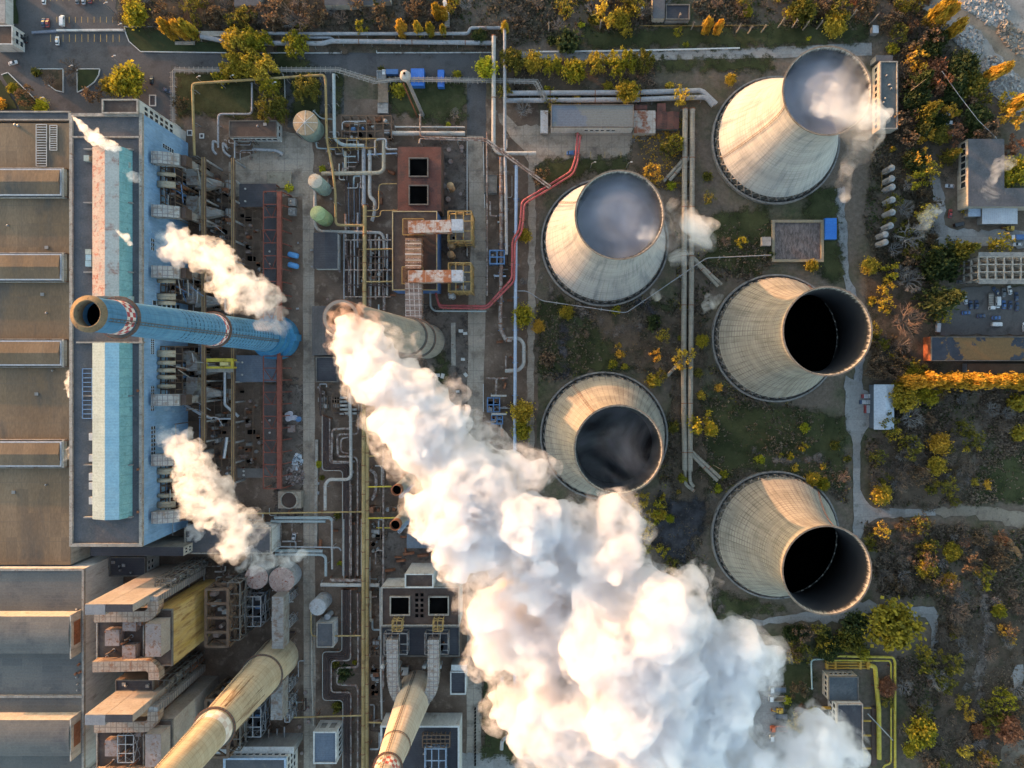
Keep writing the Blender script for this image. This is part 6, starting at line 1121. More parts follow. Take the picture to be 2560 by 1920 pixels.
for k, x in enumerate((860,868,877,886,893,927,939,948,958,968)):
    pipe('upright grey service pipe of the crowded bed left of the fan house' if k < 5 else 'upright brown pipe of the crowded bed beside the fan house', [(x,585+7*(k%3),3+.4*(k%4)),(x,748-9*(k%2),3+.4*(k%4))], .32 if k < 5 else .5, (M_PSILV, M_PDARK, M_PRUST)[k%3] if k < 5 else (M_PRUST, M_PPALE)[k%2], (14, M_FRAMEB), group='grey pipes of the crowded bed' if k < 5 else 'brown pipes of the crowded bed')
for k, y in enumerate((600,640,675,712,742)):
    pipe('cross pipe on brown sleepers of the crowded bed', [(862,y,5.6),(978,y+(k%2)*3,5.6)], .3, (M_PRUST, M_PDARK)[k%2], (10, M_FRAMEB), group='cross pipes of the crowded bed')
for k in range(9):
    x = 852+k*7.4; pipe('upright pipe of the dark strip beside the nested loops', [(x,1290+8*(k%3),2.8),(x,1460,2.8)] if k % 2 else [(x,960,2.6),(x,1010,2.6)], .3, (M_PRUST, M_PPALE, M_PDARK)[k%3], (16, M_FRAMEB), group='pipes of the dark strip')

for lab, rc, h in (('upper grey stair scaffold behind the bunker tower', (388,1446,428,1470), 36), ('middle grey stair scaffold below the ring duct', (384,1700,423,1740), 34), ('lower grey stair scaffold behind the second bunker tower', (388,1722,426,1744), 30)): frame(lab, rc, h, 5, 3, 2, M_PARAD, (10, (M_STEEL, M_RUST, M_DGREY)), M_RBROWN, name='stair_scaffold', bw=.35)
for k in range(30):
    x = rc_.uniform(404, 500); y = rc_.choice((rc_.uniform(405,520), rc_.uniform(695,745), rc_.uniform(870,990), rc_.uniform(1168,1280))); z = rc_.uniform(20, 29); l_ = rc_.uniform(18, 60)
    pipe('pale slim pipe over the bunker decks beside the blue wall', [(x,y-l_/2,z),(x+rc_.uniform(-3,8),y+l_/2,z-rc_.uniform(0,4))] if k % 3 else [(x,y,z),(x+l_*.9,y+rc_.uniform(4,24),z-6)], rc_.uniform(.12,.26), rc_.choice((M_STEEL, M_PSILV, M_PPALE, M_BLUES)), (16, M_FRAMEB), 1.0, group='pale pipes over the bunker decks')
for lab, dy in (('upper', 0), ('lower', 276)):
    for k, (x, y) in enumerate(((268,1642),(285,1625),(322,1600),(330,1590),(346,1622),(350,1648),(282,1570))):
        p = P(x, y+dy, 41); o = thing('slanting_pipe_stub', f'dark or rusty slanting pipe stub on the {lab} brown boiler platform', 'pipe', p, f'pipe stubs on the {lab} boiler platform'); m = MB(); m.tube([p+Vector((0,0,-.05)), p+Vector((0,0,3.2)), p+Vector((-1.2,-.5,3.9))], .45, 8); m.build('stub', (M_RUST, M_FRAMEB)[k % 2], o, True); m = MB(); m.lathe(p, [(.75,-.02),(.75,.3),(.5,.35)], 10); m.build('collar', M_STEEL, o)

YARDS = ((815,905,330,470,'pipe yard beside the mint tanks',26), (560,650,350,400,'concrete yard south of the pump house',7), (800,905,960,1040,'valve station',10), (925,985,760,960,'strip under the plume start',12), (1215,1280,330,1090,'bed between road and blue pipe',20), (620,760,1270,1480,'ground below the workshop',14), (640,770,1500,1880,'yard round the ochre chimney duct',20), (925,960,1080,1900,'strip right of the yellow headers',18), (470,640,1400,1470,'dark court behind the precipitators',12))
for x0, x1, y0, y1, w_, n in YARDS:
    for k in range(n):
        x, y = rc_.uniform(x0,x1), rc_.uniform(y0,y1); dx, dy = rc_.uniform(12,40)*rc_.choice((-1,1)), rc_.uniform(12,60)*rc_.choice((-1,1)); z = rc_.uniform(1.2,4.5); r = rc_.uniform(.16,.5); x2, y2 = min(max(x+dx,x0),x1), min(max(y+dy,y0),y1)
        pts = [(x,y,z),(x,y2,z),(x2,y2,z)] if k % 2 else [(x,y,z),(x2,y,z),(x2,y2,z*.4)]
        if abs(x-x2) < 3 or abs(y-y2) < 3: pts = [(x,y,z),(x,y0 if y > (y0+y1)/2 else y1,z)]
        pipe(f'small bent service pipe in the {w_}', pts, r, rc_.choice((M_PSILV, M_PPALE, M_PRUST, M_PRUST, M_PDARK, M_PMINT, M_STEEL)), (9, M_FRAMEB), 1.2, group=f'small pipes in the {w_}')
# ------------------------------------------------------------------ trees and shrubs
def leaf_mat(name, cols, hue=.0):
    t = NT(name); g = t.n('NewGeometry').outputs['Random Per Island']; ob = t.n('ObjectInfo').outputs['Random']
    r_ = t.n('ValToRGB', {0: g}); e = r_.color_ramp; e.elements[0].color = lin(cols[0]); e.elements[1].color = lin(cols[-1])
    for k, c in enumerate(cols[1:-1]): q = e.elements.new((k+1)/(len(cols)-1)); q.color = lin(c)
    v = t.math('ADD', .72, t.math('MULTIPLY', ob, .56)); col = t.mix(1.0, r_.outputs[0], t.n('CombineColor', {0: v, 1: t.math('ADD', .75, t.math('MULTIPLY', ob, .45)), 2: v}).outputs[0], 'MULTIPLY')
    t.set(t.b.inputs['Base Color'], col); t.b.inputs['Roughness'].default_value = .7; t.b.inputs['Specular IOR Level'].default_value = .2
    tr = t.n('BsdfTranslucent', {0: col}); mx = t.n('MixShader', {0: .35, 1: t.b.outputs[0], 2: tr.outputs[0]}); t.t.links.new(mx.outputs[0], t.out.inputs['Surface'])
    return t.m
LM = {'yellow': leaf_mat('yellow_leaves', [(.14,.125,.02),(.42,.32,.04),(.58,.42,.05),(.30,.25,.03)]),
      'yg': leaf_mat('yellow_green_leaves', [(.10,.11,.015),(.30,.27,.025),(.44,.37,.03),(.18,.18,.022)]),
      'olive': leaf_mat('olive_leaves', [(.055,.066,.016),(.15,.14,.025),(.24,.20,.03),(.09,.095,.018)]),
      'orange': leaf_mat('orange_leaves', [(.28,.17,.03),(.56,.34,.045),(.64,.40,.05),(.42,.26,.04)]),
      'brown': leaf_mat('brown_leaves', [(.075,.055,.038),(.15,.105,.065),(.20,.14,.08),(.11,.08,.052)]),
      'red': leaf_mat('red_brown_leaves', [(.13,.065,.04),(.24,.115,.06),(.28,.14,.075),(.18,.09,.05)]),
      'green': leaf_mat('dark_green_leaves', [(.020,.034,.013),(.046,.066,.022),(.080,.10,.03),(.03,.046,.016)]),
      'litter': leaf_mat('dead_leaves_and_twigs', [(.065,.052,.040),(.14,.11,.08),(.20,.16,.11),(.10,.08,.058)]),
      'lime': leaf_mat('bright_yellow_green_leaves', [(.17,.20,.015),(.40,.40,.025),(.48,.46,.035),(.24,.26,.02)])}
M_BARK = M('grey_brown_bark', (.10,.082,.068), (.16,.135,.115), .6)
M_BARKP = M('pale_bark', (.26,.22,.18), (.34,.30,.25), .6)
M_TWIG = M('brown_twigs', (.16,.125,.10), (.23,.185,.15), .4); M_TWIGG = M('grey_twigs', (.21,.195,.185), (.30,.28,.265), .4); M_TWIGR = M('russet_twigs', (.21,.14,.10), (.28,.195,.145), .4)
def quads(cent, size, rs, flat=0.0):
    """one small leaf-spray face at each centre, random facing"""
    n = len(cent); a = rs.normal(size=(n,3)); a /= np.linalg.norm(a,axis=1)[:,None]; b = rs.normal(size=(n,3)); b -= a*(a*b).sum(1)[:,None]; b /= np.linalg.norm(b,axis=1)[:,None]
    s = size*rs.uniform(.55,1.3,(n,1)); a, b = a*s, b*s*rs.uniform(.5,1.0,(n,1))
    V = np.stack([cent-a, cent-b*.9, cent+a*1.1, cent+b], 1).reshape(-1,3); return V
def quad_mesh(name, V, mats):
    me = bpy.data.meshes.new(name); n = len(V)//4
    me.vertices.add(n*4); me.vertices.foreach_set('co', V.astype('f').ravel()); me.loops.add(n*4); me.loops.foreach_set('vertex_index', np.arange(n*4, dtype='i'))
    me.polygons.add(n); me.polygons.foreach_set('loop_start', np.arange(0,n*4,4,dtype='i')); me.update(calc_edges=True); me.materials.append(mats); return me
def crown_pts(kind, rs):
    """leaf centres of a crown, unit radius 1 and unit height 1"""
    C = []
    if kind == 'round':
        for _ in range(50):
            d = rs.normal(size=3); d /= np.linalg.norm(d); r_ = rs.uniform(.45,.92); c = np.array([d[0]*r_, d[1]*r_, .60+d[2]*.33*r_/.9]); C.append(c+rs.normal(size=(46,3))*np.array([.17,.17,.07])*rs.uniform(.7,1.3))
    elif kind == 'willow':
        for _ in range(72):
            q = rs.uniform(0,6.28); r_ = rs.uniform(.1,.95); top = .98-.25*r_; n = 40; t = rs.uniform(0,1,n)[:,None]
            C.append(np.array([[math.cos(q)*r_, math.sin(q)*r_, top]])+np.hstack([np.cos(q)*t*.16, np.sin(q)*t*.16, -t*.42])+rs.normal(size=(n,3))*np.array([.06,.06,.03]))
    elif kind == 'poplar':
        for _ in range(44):
            z = rs.uniform(.12,1.0); w_ = .95*math.sin(min(1,(1.06-z)*1.9)*1.57)*(.6+.4*min(1, z*3)); q = rs.uniform(0,6.28); c = np.array([math.cos(q)*w_*.62, math.sin(q)*w_*.62, z]); n = 34; C.append(c+rs.normal(size=(n,3))*np.array([.2,.2,.035]))
    elif kind == 'cone':
        for k in range(60):
            z = k/60; w_ = 1.02-z; q = k*2.4; n = 30; t = rs.uniform(.15,1,n)[:,None]; C.append(np.hstack([np.cos(q)*t*w_, np.sin(q)*t*w_, z+.1-t*.09*w_])+rs.normal(size=(n,3))*np.array([.06,.06,.02]))
    elif kind == 'shrub':
        for _ in range(12):
            d = rs.normal(size=3); d /= np.linalg.norm(d); C.append(np.array([d[0]*.6, d[1]*.6, .45+d[2]*.3])+rs.normal(size=(36,3))*np.array([.2,.2,.16]))
    elif kind == 'sparse':
        for _ in range(26):
            d = rs.normal(size=3); d /= np.linalg.norm(d); r_ = rs.uniform(.3,1.0); C.append(np.array([d[0]*r_, d[1]*r_, .6+d[2]*.34])+rs.normal(size=(17,3))*np.array([.11,.11,.05]))
    return np.vstack(C)
def branch_mesh(name, rs, mat, depth=4, n0=7, spread=.75, thick=.048, upright=False):
    """a bare crown: forking tapered twigs, unit size"""
    m = MB()
    def grow(p, d, L, r_, k):
        q = p+d*L; m.tube([p, p.lerp(q,.5)+Vector(rs.normal(size=3)*.05*L), q], [r_, r_*.8, r_*.6], 4 if k > 1 else 3, False)
        if k == 0: return
        for _ in range(3 if k > 2 else rs.integers(2,4)):
            e = Vector(rs.normal(size=3)); e = (d+e*spread*.62).normalized(); e.z = abs(e.z)*.6+.12; grow(p.lerp(q, rs.uniform(.55,1)), e.normalized(), L*rs.uniform(.58,.82), r_*.55, k-1)
    for k in range(n0):
        q = 6.28*k/n0+rs.uniform(-.3,.3); grow(Vector((0,0,.28)), Vector((math.cos(q)*.8, math.sin(q)*.8, .55)).normalized(), .36, thick, depth-1)
    me = bpy.data.meshes.new(name); me.from_pydata(m.v, [], m.f); me.materials.append(mat); return me
RS = np.random.default_rng(5); CROWN = {}
for kind, sz in (('round',.085),('willow',.06),('poplar',.12),('cone',.06),('shrub',.15),('sparse',.085)):
    for v in range(3): CROWN[kind, v] = quad_mesh(kind+'_crown', quads(crown_pts(kind, RS), sz, RS), LM['olive'])
BARE = {}
for mn, mt in (('brown', M_TWIG), ('grey', M_TWIGG), ('red', M_TWIGR)):
    for v in range(2): BARE[mn, v] = branch_mesh('bare_crown', RS, mt, 5 if v == 0 else 5, 7+v)
def trunk_mesh(rs, top, rel, mat):
    m = MB(); m.tube([(0,0,-.02),(.01,0,top*.5),(0,.015,top)], [.055*rel,.04*rel,.022*rel], 7)
    for k in range(6):
        q = 6.28*k/6+rs.uniform(0,.6); z = top*(.45+.08*k); m.tube([(0,0,z),(math.cos(q)*.22*rel,math.sin(q)*.22*rel,z+.14),(math.cos(q)*.42*rel,math.sin(q)*.42*rel,z+.24)], [.02*rel,.014*rel,.006*rel], 5)
    me = bpy.data.meshes.new('trunk'); me.from_pydata(m.v, [], m.f); me.materials.append(mat); return me
TRUNK = {'round': trunk_mesh(RS,.75,1,M_BARK), 'willow': trunk_mesh(RS,.8,1.1,M_BARK), 'poplar': trunk_mesh(RS,.9,.8,M_BARKP), 'cone': trunk_mesh(RS,.8,.5,M_BARK), 'shrub': trunk_mesh(RS,.5,.5,M_BARK), 'sparse': trunk_mesh(RS,.75,.9,M_BARK), 'bare': trunk_mesh(RS,.34,1.0,M_BARK)}
NAMES = {'round':'broadleaf_tree','willow':'willow_tree','poplar':'poplar_tree','cone':'conifer_tree','shrub':'shrub','sparse':'thin_tree','bare':'bare_tree'}
COLW = {'yellow':'yellow','yg':'yellow green','olive':'olive green','orange':'orange','brown':'brown','red':'red brown','green':'dark green','lime':'bright yellow green'}
KW = {'round':'round crowned tree','willow':'drooping willow','poplar':'slim poplar','cone':'conifer','shrub':'shrub','sparse':'thin leaved tree','bare':'bare branched tree'}
tr = random.Random(3)
def tree(px, py, rp, kind, col, where, h=None, group=None):
    """crown centre and radius in photo pixels"""
    hs = {'round':1.7,'willow':1.8,'poplar':6.0,'cone':2.6,'shrub':1.3,'sparse':1.8,'bare':1.7}[kind]; rm = rp/F*H*.96*(.8 if kind == 'poplar' else 1); h = h or rm*hs; c = P(px, py, h*.6); c.z = 0
    lab = f"{COLW.get(col,'grey') if kind != 'bare' else {'brown':'brown','grey':'grey','red':'russet'}[col]} {KW[kind]} {where}"
    o = thing(NAMES[kind], lab, 'shrub' if kind == 'shrub' else 'tree', c, group); o.rotation_euler.z = tr.uniform(0,6.28)
    tk = bpy.data.objects.new('trunk', TRUNK[kind]); COL.objects.link(tk); tk.parent = o; tk.scale = (rm, rm, h)
    me = BARE[col, tr.randrange(2)] if kind == 'bare' else CROWN[kind, tr.randrange(3)]
    cr = bpy.data.objects.new('crown', me); COL.objects.link(cr); cr.parent = o; cr.scale = (rm*1.1, rm*1.1, h) if kind != 'bare' else (rm*1.0, rm*1.0, h*.8)
    if kind != 'bare': cr.material_slots[0].link = 'OBJECT'; cr.material_slots[0].material = LM[col]
    return o
def zt(c, r, rows):
    q = Z(c, r)
    for x, y, rr, kind, col, where in rows: px, py = q(x, y); tree(px, py, rr*K, kind, col, where)
zt(0,0,[(1160,125,105,'round','yg','left of the north lawn wedge'),(1440,240,62,'poplar','orange','leftmost on the north lawn wedge'),(1545,250,58,'poplar','orange','in the middle of three on the lawn wedge'),(1620,245,62,'poplar','yellow','rightmost of three on the lawn wedge'),(1690,180,60,'sparse','olive','behind the three poplars'),(1860,140,85,'round','brown','above the white pipe bridge slab'),(2130,140,95,'sparse','olive','right of the brown tree above the pipe bridge'),
 (2030,355,112,'willow','yellow','at the upper left of the roadside clump'),(2160,335,95,'willow','yg','at the upper right of the roadside clump'),(2015,560,110,'willow','yellow','at the lower left of the roadside clump'),(2150,545,120,'willow','yellow','at the heart of the roadside clump'),(1100,690,135,'round','yg','between the round beds and the stair block'),(950,740,80,'round','olive','tucked left of the big yellow green tree'),(350,912,60,'round','lime','against the tan hall annex'),(108,762,42,'round','yg','on the left edge lawn'),(0,890,45,'round','orange','cut by the left edge'),
 (420,690,90,'bare','red','in the left half of the round bed'),(610,700,70,'bare','brown','between the two half beds'),(230,820,95,'sparse','brown','beside the slanting kerb at the left'),(800,820,85,'sparse','brown','below the right half bed'),(310,620,45,'shrub','olive','at the corner of the left half bed'),(590,570,130,'bare','brown','overhanging the road by the half beds'),(1010,150,70,'bare','brown','at the parking wall end'),(1900,650,75,'shrub','yg','under the roadside willows'),(1560,900,70,'sparse','brown','in the fenced lawn corner')])
zt(1,0,[(40,355,92,'willow','yg','where the cable bridge meets the clump'),(55,590,118,'willow','yellow','at the right end of the roadside clump'),(110,740,85,'willow','yg','just below the roadside clump'),(130,930,125,'willow','olive','above the pump house corner'),(340,370,105,'willow','yg','standing alone on the north verge'),(430,760,110,'willow','olive','above the mint tank'),(395,230,55,'sparse','olive','behind the lone verge willow'),
 (330,110,200,'bare','red','largest of the bare crowns at the top edge'),(150,110,120,'sparse','brown','left part of the brown clump at the top edge'),(480,120,110,'sparse','brown','right part of the brown clump at the top edge'),(905,235,65,'sparse','yg','beside the pipe dome'),(1255,240,56,'poplar','orange','leftmost of four by the grey mains'),(1395,240,46,'poplar','yellow','second of four by the grey mains'),(1502,250,46,'poplar','yellow','third of four by the grey mains'),(1615,258,38,'poplar','yellow','fourth and smallest by the grey mains'),(1560,90,50,'poplar','orange','tall left one of the top edge pair'),(1620,110,42,'poplar','orange','shorter right one of the top edge pair'),
 (1930,310,65,'round','green','beside the pipe kink'),(2152,235,40,'poplar','yellow','around the right white pipe'),(1998,585,92,'round','lime','against the left tall white pipe'),(2190,510,90,'willow','olive','right of the white pipes'),(2150,780,70,'sparse','olive','lower down by the white pipes'),(1225,775,75,'shrub','yg','beside the loading ramp'),(1715,975,75,'bare','grey','on the lawn near the right road'),(570,1460,32,'shrub','lime','by the ribbed mint tank'),(285,1620,40,'shrub','lime','at the worn slab'),(1660,1075,28,'shrub','lime','beside the thick beige pipe'),(1080,600,32,'shrub','olive','left of the blue lorry'),(1735,640,45,'shrub','yg','right of the narrow blue container'),(1100,1050,60,'bare','brown','at the pipe yard corner')])
zt(2,0,[(15,530,95,'willow','olive','first of the row below the north concrete road'),(185,535,85,'round','yellow','second of the row below the north concrete road'),(348,560,82,'willow','yg','third of the row below the north concrete road'),(540,610,98,'round','yg','fourth of the row below the north concrete road'),(728,540,90,'willow','yellow','fifth of the row below the north concrete road'),(945,535,115,'willow','yg','sixth of the row below the north concrete road'),(1140,520,95,'willow','olive','last of the row below the north concrete road'),(1000,785,98,'round','yellow','over the silver twin main'),(1465,840,90,'sparse','yellow','over the bend of the silver twin main'),(830,745,48,'shrub','yellow','beside the silver twin main'),(1890,685,48,'round','yellow','alone on the meadow left of the steaming tower'),(1425,1240,75,'sparse','yg','beside the patched slabs'),(1360,750,48,'shrub','yellow','above the silver main bend'),(1225,1500,90,'sparse','orange','above the left steaming tower'),(1380,1600,42,'shrub','lime','at the lower twin branch'),(1690,1520,45,'shrub','olive','under the upper right tower'),(310,790,55,'shrub','yg','left end over the silver mains'),(565,860,45,'shrub','orange','between the silver mains'),(350,900,70,'sparse','olive','at the pump station corner'),(1340,1280,95,'sparse','olive','left of the slender twin mains'),(100,930,110,'bare','grey','on the left of the pump station'),(265,1520,85,'sparse','brown','on the lawn under the red pipes'),(930,160,80,'round','yellow','in the wood above the concrete road'),(985,270,60,'sparse','yellow','hanging below the yellow wood tree'),(480,350,110,'shrub','green','on the bank above the concrete road'),(345,345,45,'shrub','green','left of the dark bank bush'),(720,160,55,'round','olive','beside a pollarded trunk at the top'),(600,210,32,'shrub','lime','in the top wood'),(475,100,65,'sparse','yellow','near the top edge wood'),(1690,215,52,'poplar','orange','left one of the leaning pair by the top meadow'),(1790,225,46,'poplar','orange','right one of the leaning pair by the top meadow'),(1440,270,45,'sparse','yg','under a pollarded trunk'),(1505,385,28,'shrub','yg','above the white kerb'),(2035,100,45,'round','yg','at the top right wood margin'),(1150,70,120,'bare','brown','over the top edge car'),(700,60,110,'bare','grey','beside the yellow top wood tree'),(1990,60,100,'bare','red','at the right of the top wood')])
zt(3,0,[(300,90,110,'round','olive','at the top beside the upper right tower'),(585,215,95,'round','yellow','on the top right meadow'),(190,110,60,'sparse','yg','at the top left of the meadow'),(1490,95,85,'poplar','orange','leaning group first by the rubble'),(1560,110,70,'poplar','orange','leaning group second by the rubble'),(1640,230,60,'poplar','orange','leaning lower one by the rubble'),(1960,625,62,'poplar','orange','slanting over the rubble heap'),(2050,590,50,'poplar','orange','slanting at the dirt track side'),(2090,880,90,'sparse','yellow','beside the big rubble heap'),(2120,1010,110,'sparse','orange','largest orange crown at the right edge'),(2180,880,70,'poplar','orange','at the right edge above the largest orange crown'),(1440,590,95,'round','red','among the greens right of the long pump house'),(1290,490,110,'sparse','orange','right of the long pump house top'),(1350,260,90,'bare','brown','in the strip beside the rubble'),(1240,220,70,'sparse','red','at the strip top'),(1480,340,75,'round','green','beside the rubble dark'),(1085,415,55,'shrub','yg','beside the low lean to'),(1180,80,50,'sparse','yellow','in the top strip'),(1330,690,130,'cone','green','largest conifer right of the long pump house'),(1400,950,130,'cone','olive','conifer beside the white van'),(1240,1060,100,'bare','red','under the conifers'),(1350,1120,95,'cone','green','conifer above the eastern path'),(1700,560,120,'round','green','dark crown left of the rubble heap'),(1620,700,110,'round','green','dark crown below the first'),(1780,720,110,'round','olive','dark crown near the cable'),(1860,860,80,'sparse','olive','beside the cable middle'),(1700,830,40,'shrub','yg','under the cable'),(1640,970,40,'shrub','lime','beside the white car'),(1075,1290,32,'shrub','yellow','near the steam wisp'),(2130,1480,120,'round','yg','at the right edge below the depot roof'),(2130,1260,90,'sparse','red','at the depot corner'),(1320,1380,95,'sparse','orange','above the path strip'),(1600,1330,90,'cone','olive','conifer beside the depot west wall'),(1280,1560,90,'sparse','yg','left of the path strip'),(1460,180,85,'sparse','brown','at the foot of the leaning orange poplars'),(350,330,25,'shrub','lime','on the top meadow')])
zt(2,1,[(115,375,58,'round','yellow','beside the red pipe bend'),(90,1070,92,'round','yg','over the pale blue pipe'),(225,1160,55,'round','orange','beside the path at the pale blue pipe'),(470,1035,60,'round','yellow','below the left steaming tower'),(1485,985,38,'shrub','yellow','on the twin mains'),(1300,1245,68,'sparse','yellow','in the middle of the central meadow'),(1645,1290,55,'round','yg','right of the twin mains'),(1450,1265,30,'shrub','yg','left of the twin mains'),(920,1330,32,'shrub','orange','upper one near the pipe manifold ruins'),(940,1400,48,'shrub','orange','lower one near the pipe manifold ruins'),(1245,1410,58,'sparse','orange','above the dark vapour tower'),(1500,1435,105,'sparse','yellow','over the twin mains near the dark vapour tower'),(870,1490,48,'shrub','yg','left one of the pair above the dark vapour tower'),(970,1510,35,'shrub','yg','right one of the pair above the dark vapour tower'),(1230,1630,75,'shrub','yellow','touching the dark vapour tower'),(1980,430,55,'sparse','yg','beside the pond hut'),(900,1015,50,'shrub','yg','along the zigzag service line'),(1290,1580,60,'sparse','olive','beside the last twin branch'),(1610,1560,45,'shrub','olive','below the twin mains bush'),(1700,60,60,'sparse','olive','under the upper right tower rim'),(640,1230,55,'bare','red','in the meadow beside the trench'),(1230,1130,75,'shrub','green','in the central meadow'),(310,1440,70,'shrub','brown','by the path above the dark vapour tower'),(100,770,50,'bare','grey','beside the path at the pale blue pipe'),(1850,420,75,'bare','brown','left of the pond')])
zt(3,1,[(885,640,72,'round','yellow','first of the yellow strip below the silos'),(1060,690,85,'sparse','yg','second of the yellow strip below the silos'),(1020,820,75,'sparse','yellow','third of the yellow strip below the silos'),(1030,960,85,'sparse','yellow','fourth of the yellow strip below the silos'),(905,940,45,'shrub','yellow','by the post row'),(1250,370,185,'bare','grey','wide bare crown beside the drifting steam'),(1260,760,165,'bare','grey','bare crown over the ruined car'),(1230,1120,210,'bare','red','great russet crown left of the car park'),(1180,1320,120,'bare','brown','lower russet crown left of the mossy hall'),(1540,920,190,'cone','green','big conifer beside the car park'),(1500,610,150,'round','green','dark crown left of the concrete skeleton'),(1690,500,150,'cone','olive','conifer above the concrete skeleton'),(1470,520,75,'sparse','yellow','left of the skeleton conifer'),(2000,450,110,'sparse','yellow','beside the blue topped lorry'),(1730,155,52,'shrub','yellow','at the depot canopy'),(1520,1070,70,'sparse','yg','at the car park corner'),(1010,1310,55,'shrub','lime','below the great russet crown'),(380,635,52,'round','yellow','below the square pond'),(1040,160,32,'shrub','yellow','between the silos'),(1080,1400,50,'shrub','yellow','near the mossy hall end'),(1250,520,85,'sparse','olive','under the wide bare crown'),(1400,700,75,'round','green','behind the dark crown'),(1270,1600,90,'round','yg','at the orange hedge start'),(30,545,38,'shrub','green','at the pond hut')])
# the long orange poplar row, each tree its own
for k in range(19):
    px, py = Z(3,1)(1210+62*k, 1610+10*math.sin(k*1.7)); tree(px, py+6, 100*K*(.72+.22*math.sin(k*2.9)), 'poplar', 'orange', 'in the long orange row below the mossy hall', h=15+1.6*math.sin(k*2.3), group='orange poplars in the long row')
zt(3,2,[(1170,110,120,'round','yellow','at the left head of the long orange row'),(1400,90,90,'round','yg','under the long orange row'),(1090,420,75,'sparse','yellow','below the white store'),(1260,300,140,'bare','grey','right of the white store'),(1230,560,110,'sparse','olive','upper left in the east scrub'),(1180,620,95,'bare','grey','palest bare crown in the east scrub'),(1480,510,90,'round','orange','brightest in the east scrub'),(1460,705,78,'round','yellow','below the brightest one in the east scrub'),(1450,855,52,'shrub','yellow','third of the east scrub column'),(1415,915,55,'shrub','olive','under the third of the east scrub column'),(990,950,85,'round','yellow','at the left of the east scrub near the fork'),(940,1015,30,'shrub','lime','just below the fork yellow tree'),(1715,570,36,'shrub','yellow','left small one far in the east scrub'),(1820,560,28,'shrub','yellow','right small one far in the east scrub'),(1790,850,38,'shrub','yellow','far right upper of the scrub'),(1905,870,45,'shrub','orange','far right lower of the scrub'),(320,375,45,'shrub','lime','first on the meadow above the lowest tower'),(310,545,45,'sparse','yg','second on the meadow above the lowest tower'),(195,625,38,'shrub','yg','third on the meadow above the lowest tower'),(235,725,38,'shrub','yellow','fourth on the meadow above the lowest tower'),(390,815,58,'round','yellow','behind the lowest tower left'),(480,865,55,'round','yg','behind the lowest tower right'),(475,715,30,'shrub','yellow','small one above the lowest tower'),(580,530,45,'shrub','olive','by the eastern path'),(115,620,28,'shrub','yg','left on the meadow'),(995,1265,75,'sparse','yellow','below the fork'),(1300,1210,95,'sparse','olive','right of the fork lower side'),(1400,1400,80,'sparse','olive','mid of the lower scrub'),(1590,1450,72,'round','yellow','in the lower scrub right'),(1370,1600,80,'round','yellow','at the bottom of the lower scrub'),(1575,1520,30,'shrub','yellow','under the lower scrub yellow one'),(900,560,95,'bare','red','beside the eastern path bend'),(950,800,120,'bare','brown','middle of the scrub by the path'),(1180,850,130,'bare','brown','centre of the east scrub'),(690,650,35,'shrub','olive','at the narrow path'),(2030,1340,70,'sparse','red','by the sandy hollow'),(1710,1370,50,'shrub','red','small red one near the hollow'),(670,800,85,'bare','brown','left of the narrow path')])
zt(2,2,[(1640,100,48,'shrub','yellow','right of the twin mains top'),(1650,350,120,'sparse','yg','over the right twin main'),(1720,390,60,'round','yellow','at the right of the mains tree'),(1545,310,55,'shrub','yg','on the twin mains'),(1400,370,60,'shrub','olive','left of the twin mains lower'),(1480,815,50,'shrub','yg','at the hooked pipe ends'),(1440,935,22,'shrub','yellow','below the hooked pipe ends'),(1300,980,34,'shrub','yellow','near the dark vapour tower foot'),(1130,1000,75,'sparse','yellow','top of the slope beside the plume'),(1060,1070,60,'sparse','yellow','left of the slope beside the plume'),(1270,1080,75,'sparse','yg','second of the slope beside the plume'),(1290,1130,45,'round','yellow','third of the slope beside the plume'),(1190,1160,75,'sparse','yellow','fourth of the slope beside the plume'),(1365,1165,34,'round','lime','at the coal dust edge'),(1160,1290,65,'sparse','yellow','fifth of the slope beside the plume'),(1150,1420,60,'sparse','yg','sixth of the slope beside the plume'),(1250,1200,30,'shrub','lime','near the coal dust'),(1300,1440,60,'sparse','yg','low on the plume slope'),(1380,1570,75,'sparse','olive','lowest on the plume slope'),(2140,650,48,'shrub','lime','beside the lowest branch'),(1780,905,42,'shrub','lime','at the lowest tower pipe end'),(1830,780,40,'shrub','yg','at the fallen pole'),(1740,770,20,'shrub','yg','between the branch pipes'),(85,240,95,'round','yellow','upper over the pale blue pipe south'),(80,400,80,'round','yg','lower over the pale blue pipe south'),(1790,30,38,'shrub','orange','top of the tower meadow')])
zt(1,2,[(548,695,30,'round','lime','at the nested loops wall'),(725,1550,25,'shrub','lime','by the small pipes'),(570,810,25,'shrub','olive','below the nested loops'),(700,1140,32,'shrub','olive','beside the pale pipes')])
zt(1,3,[(760,850,75,'shrub','green','inside the lower nested loops'),(680,760,42,'shrub','olive','at the lower loops corner'),(850,750,22,'shrub','yg','by the rusty loop'),(700,1140,55,'shrub','olive','below the lower nested loops')])
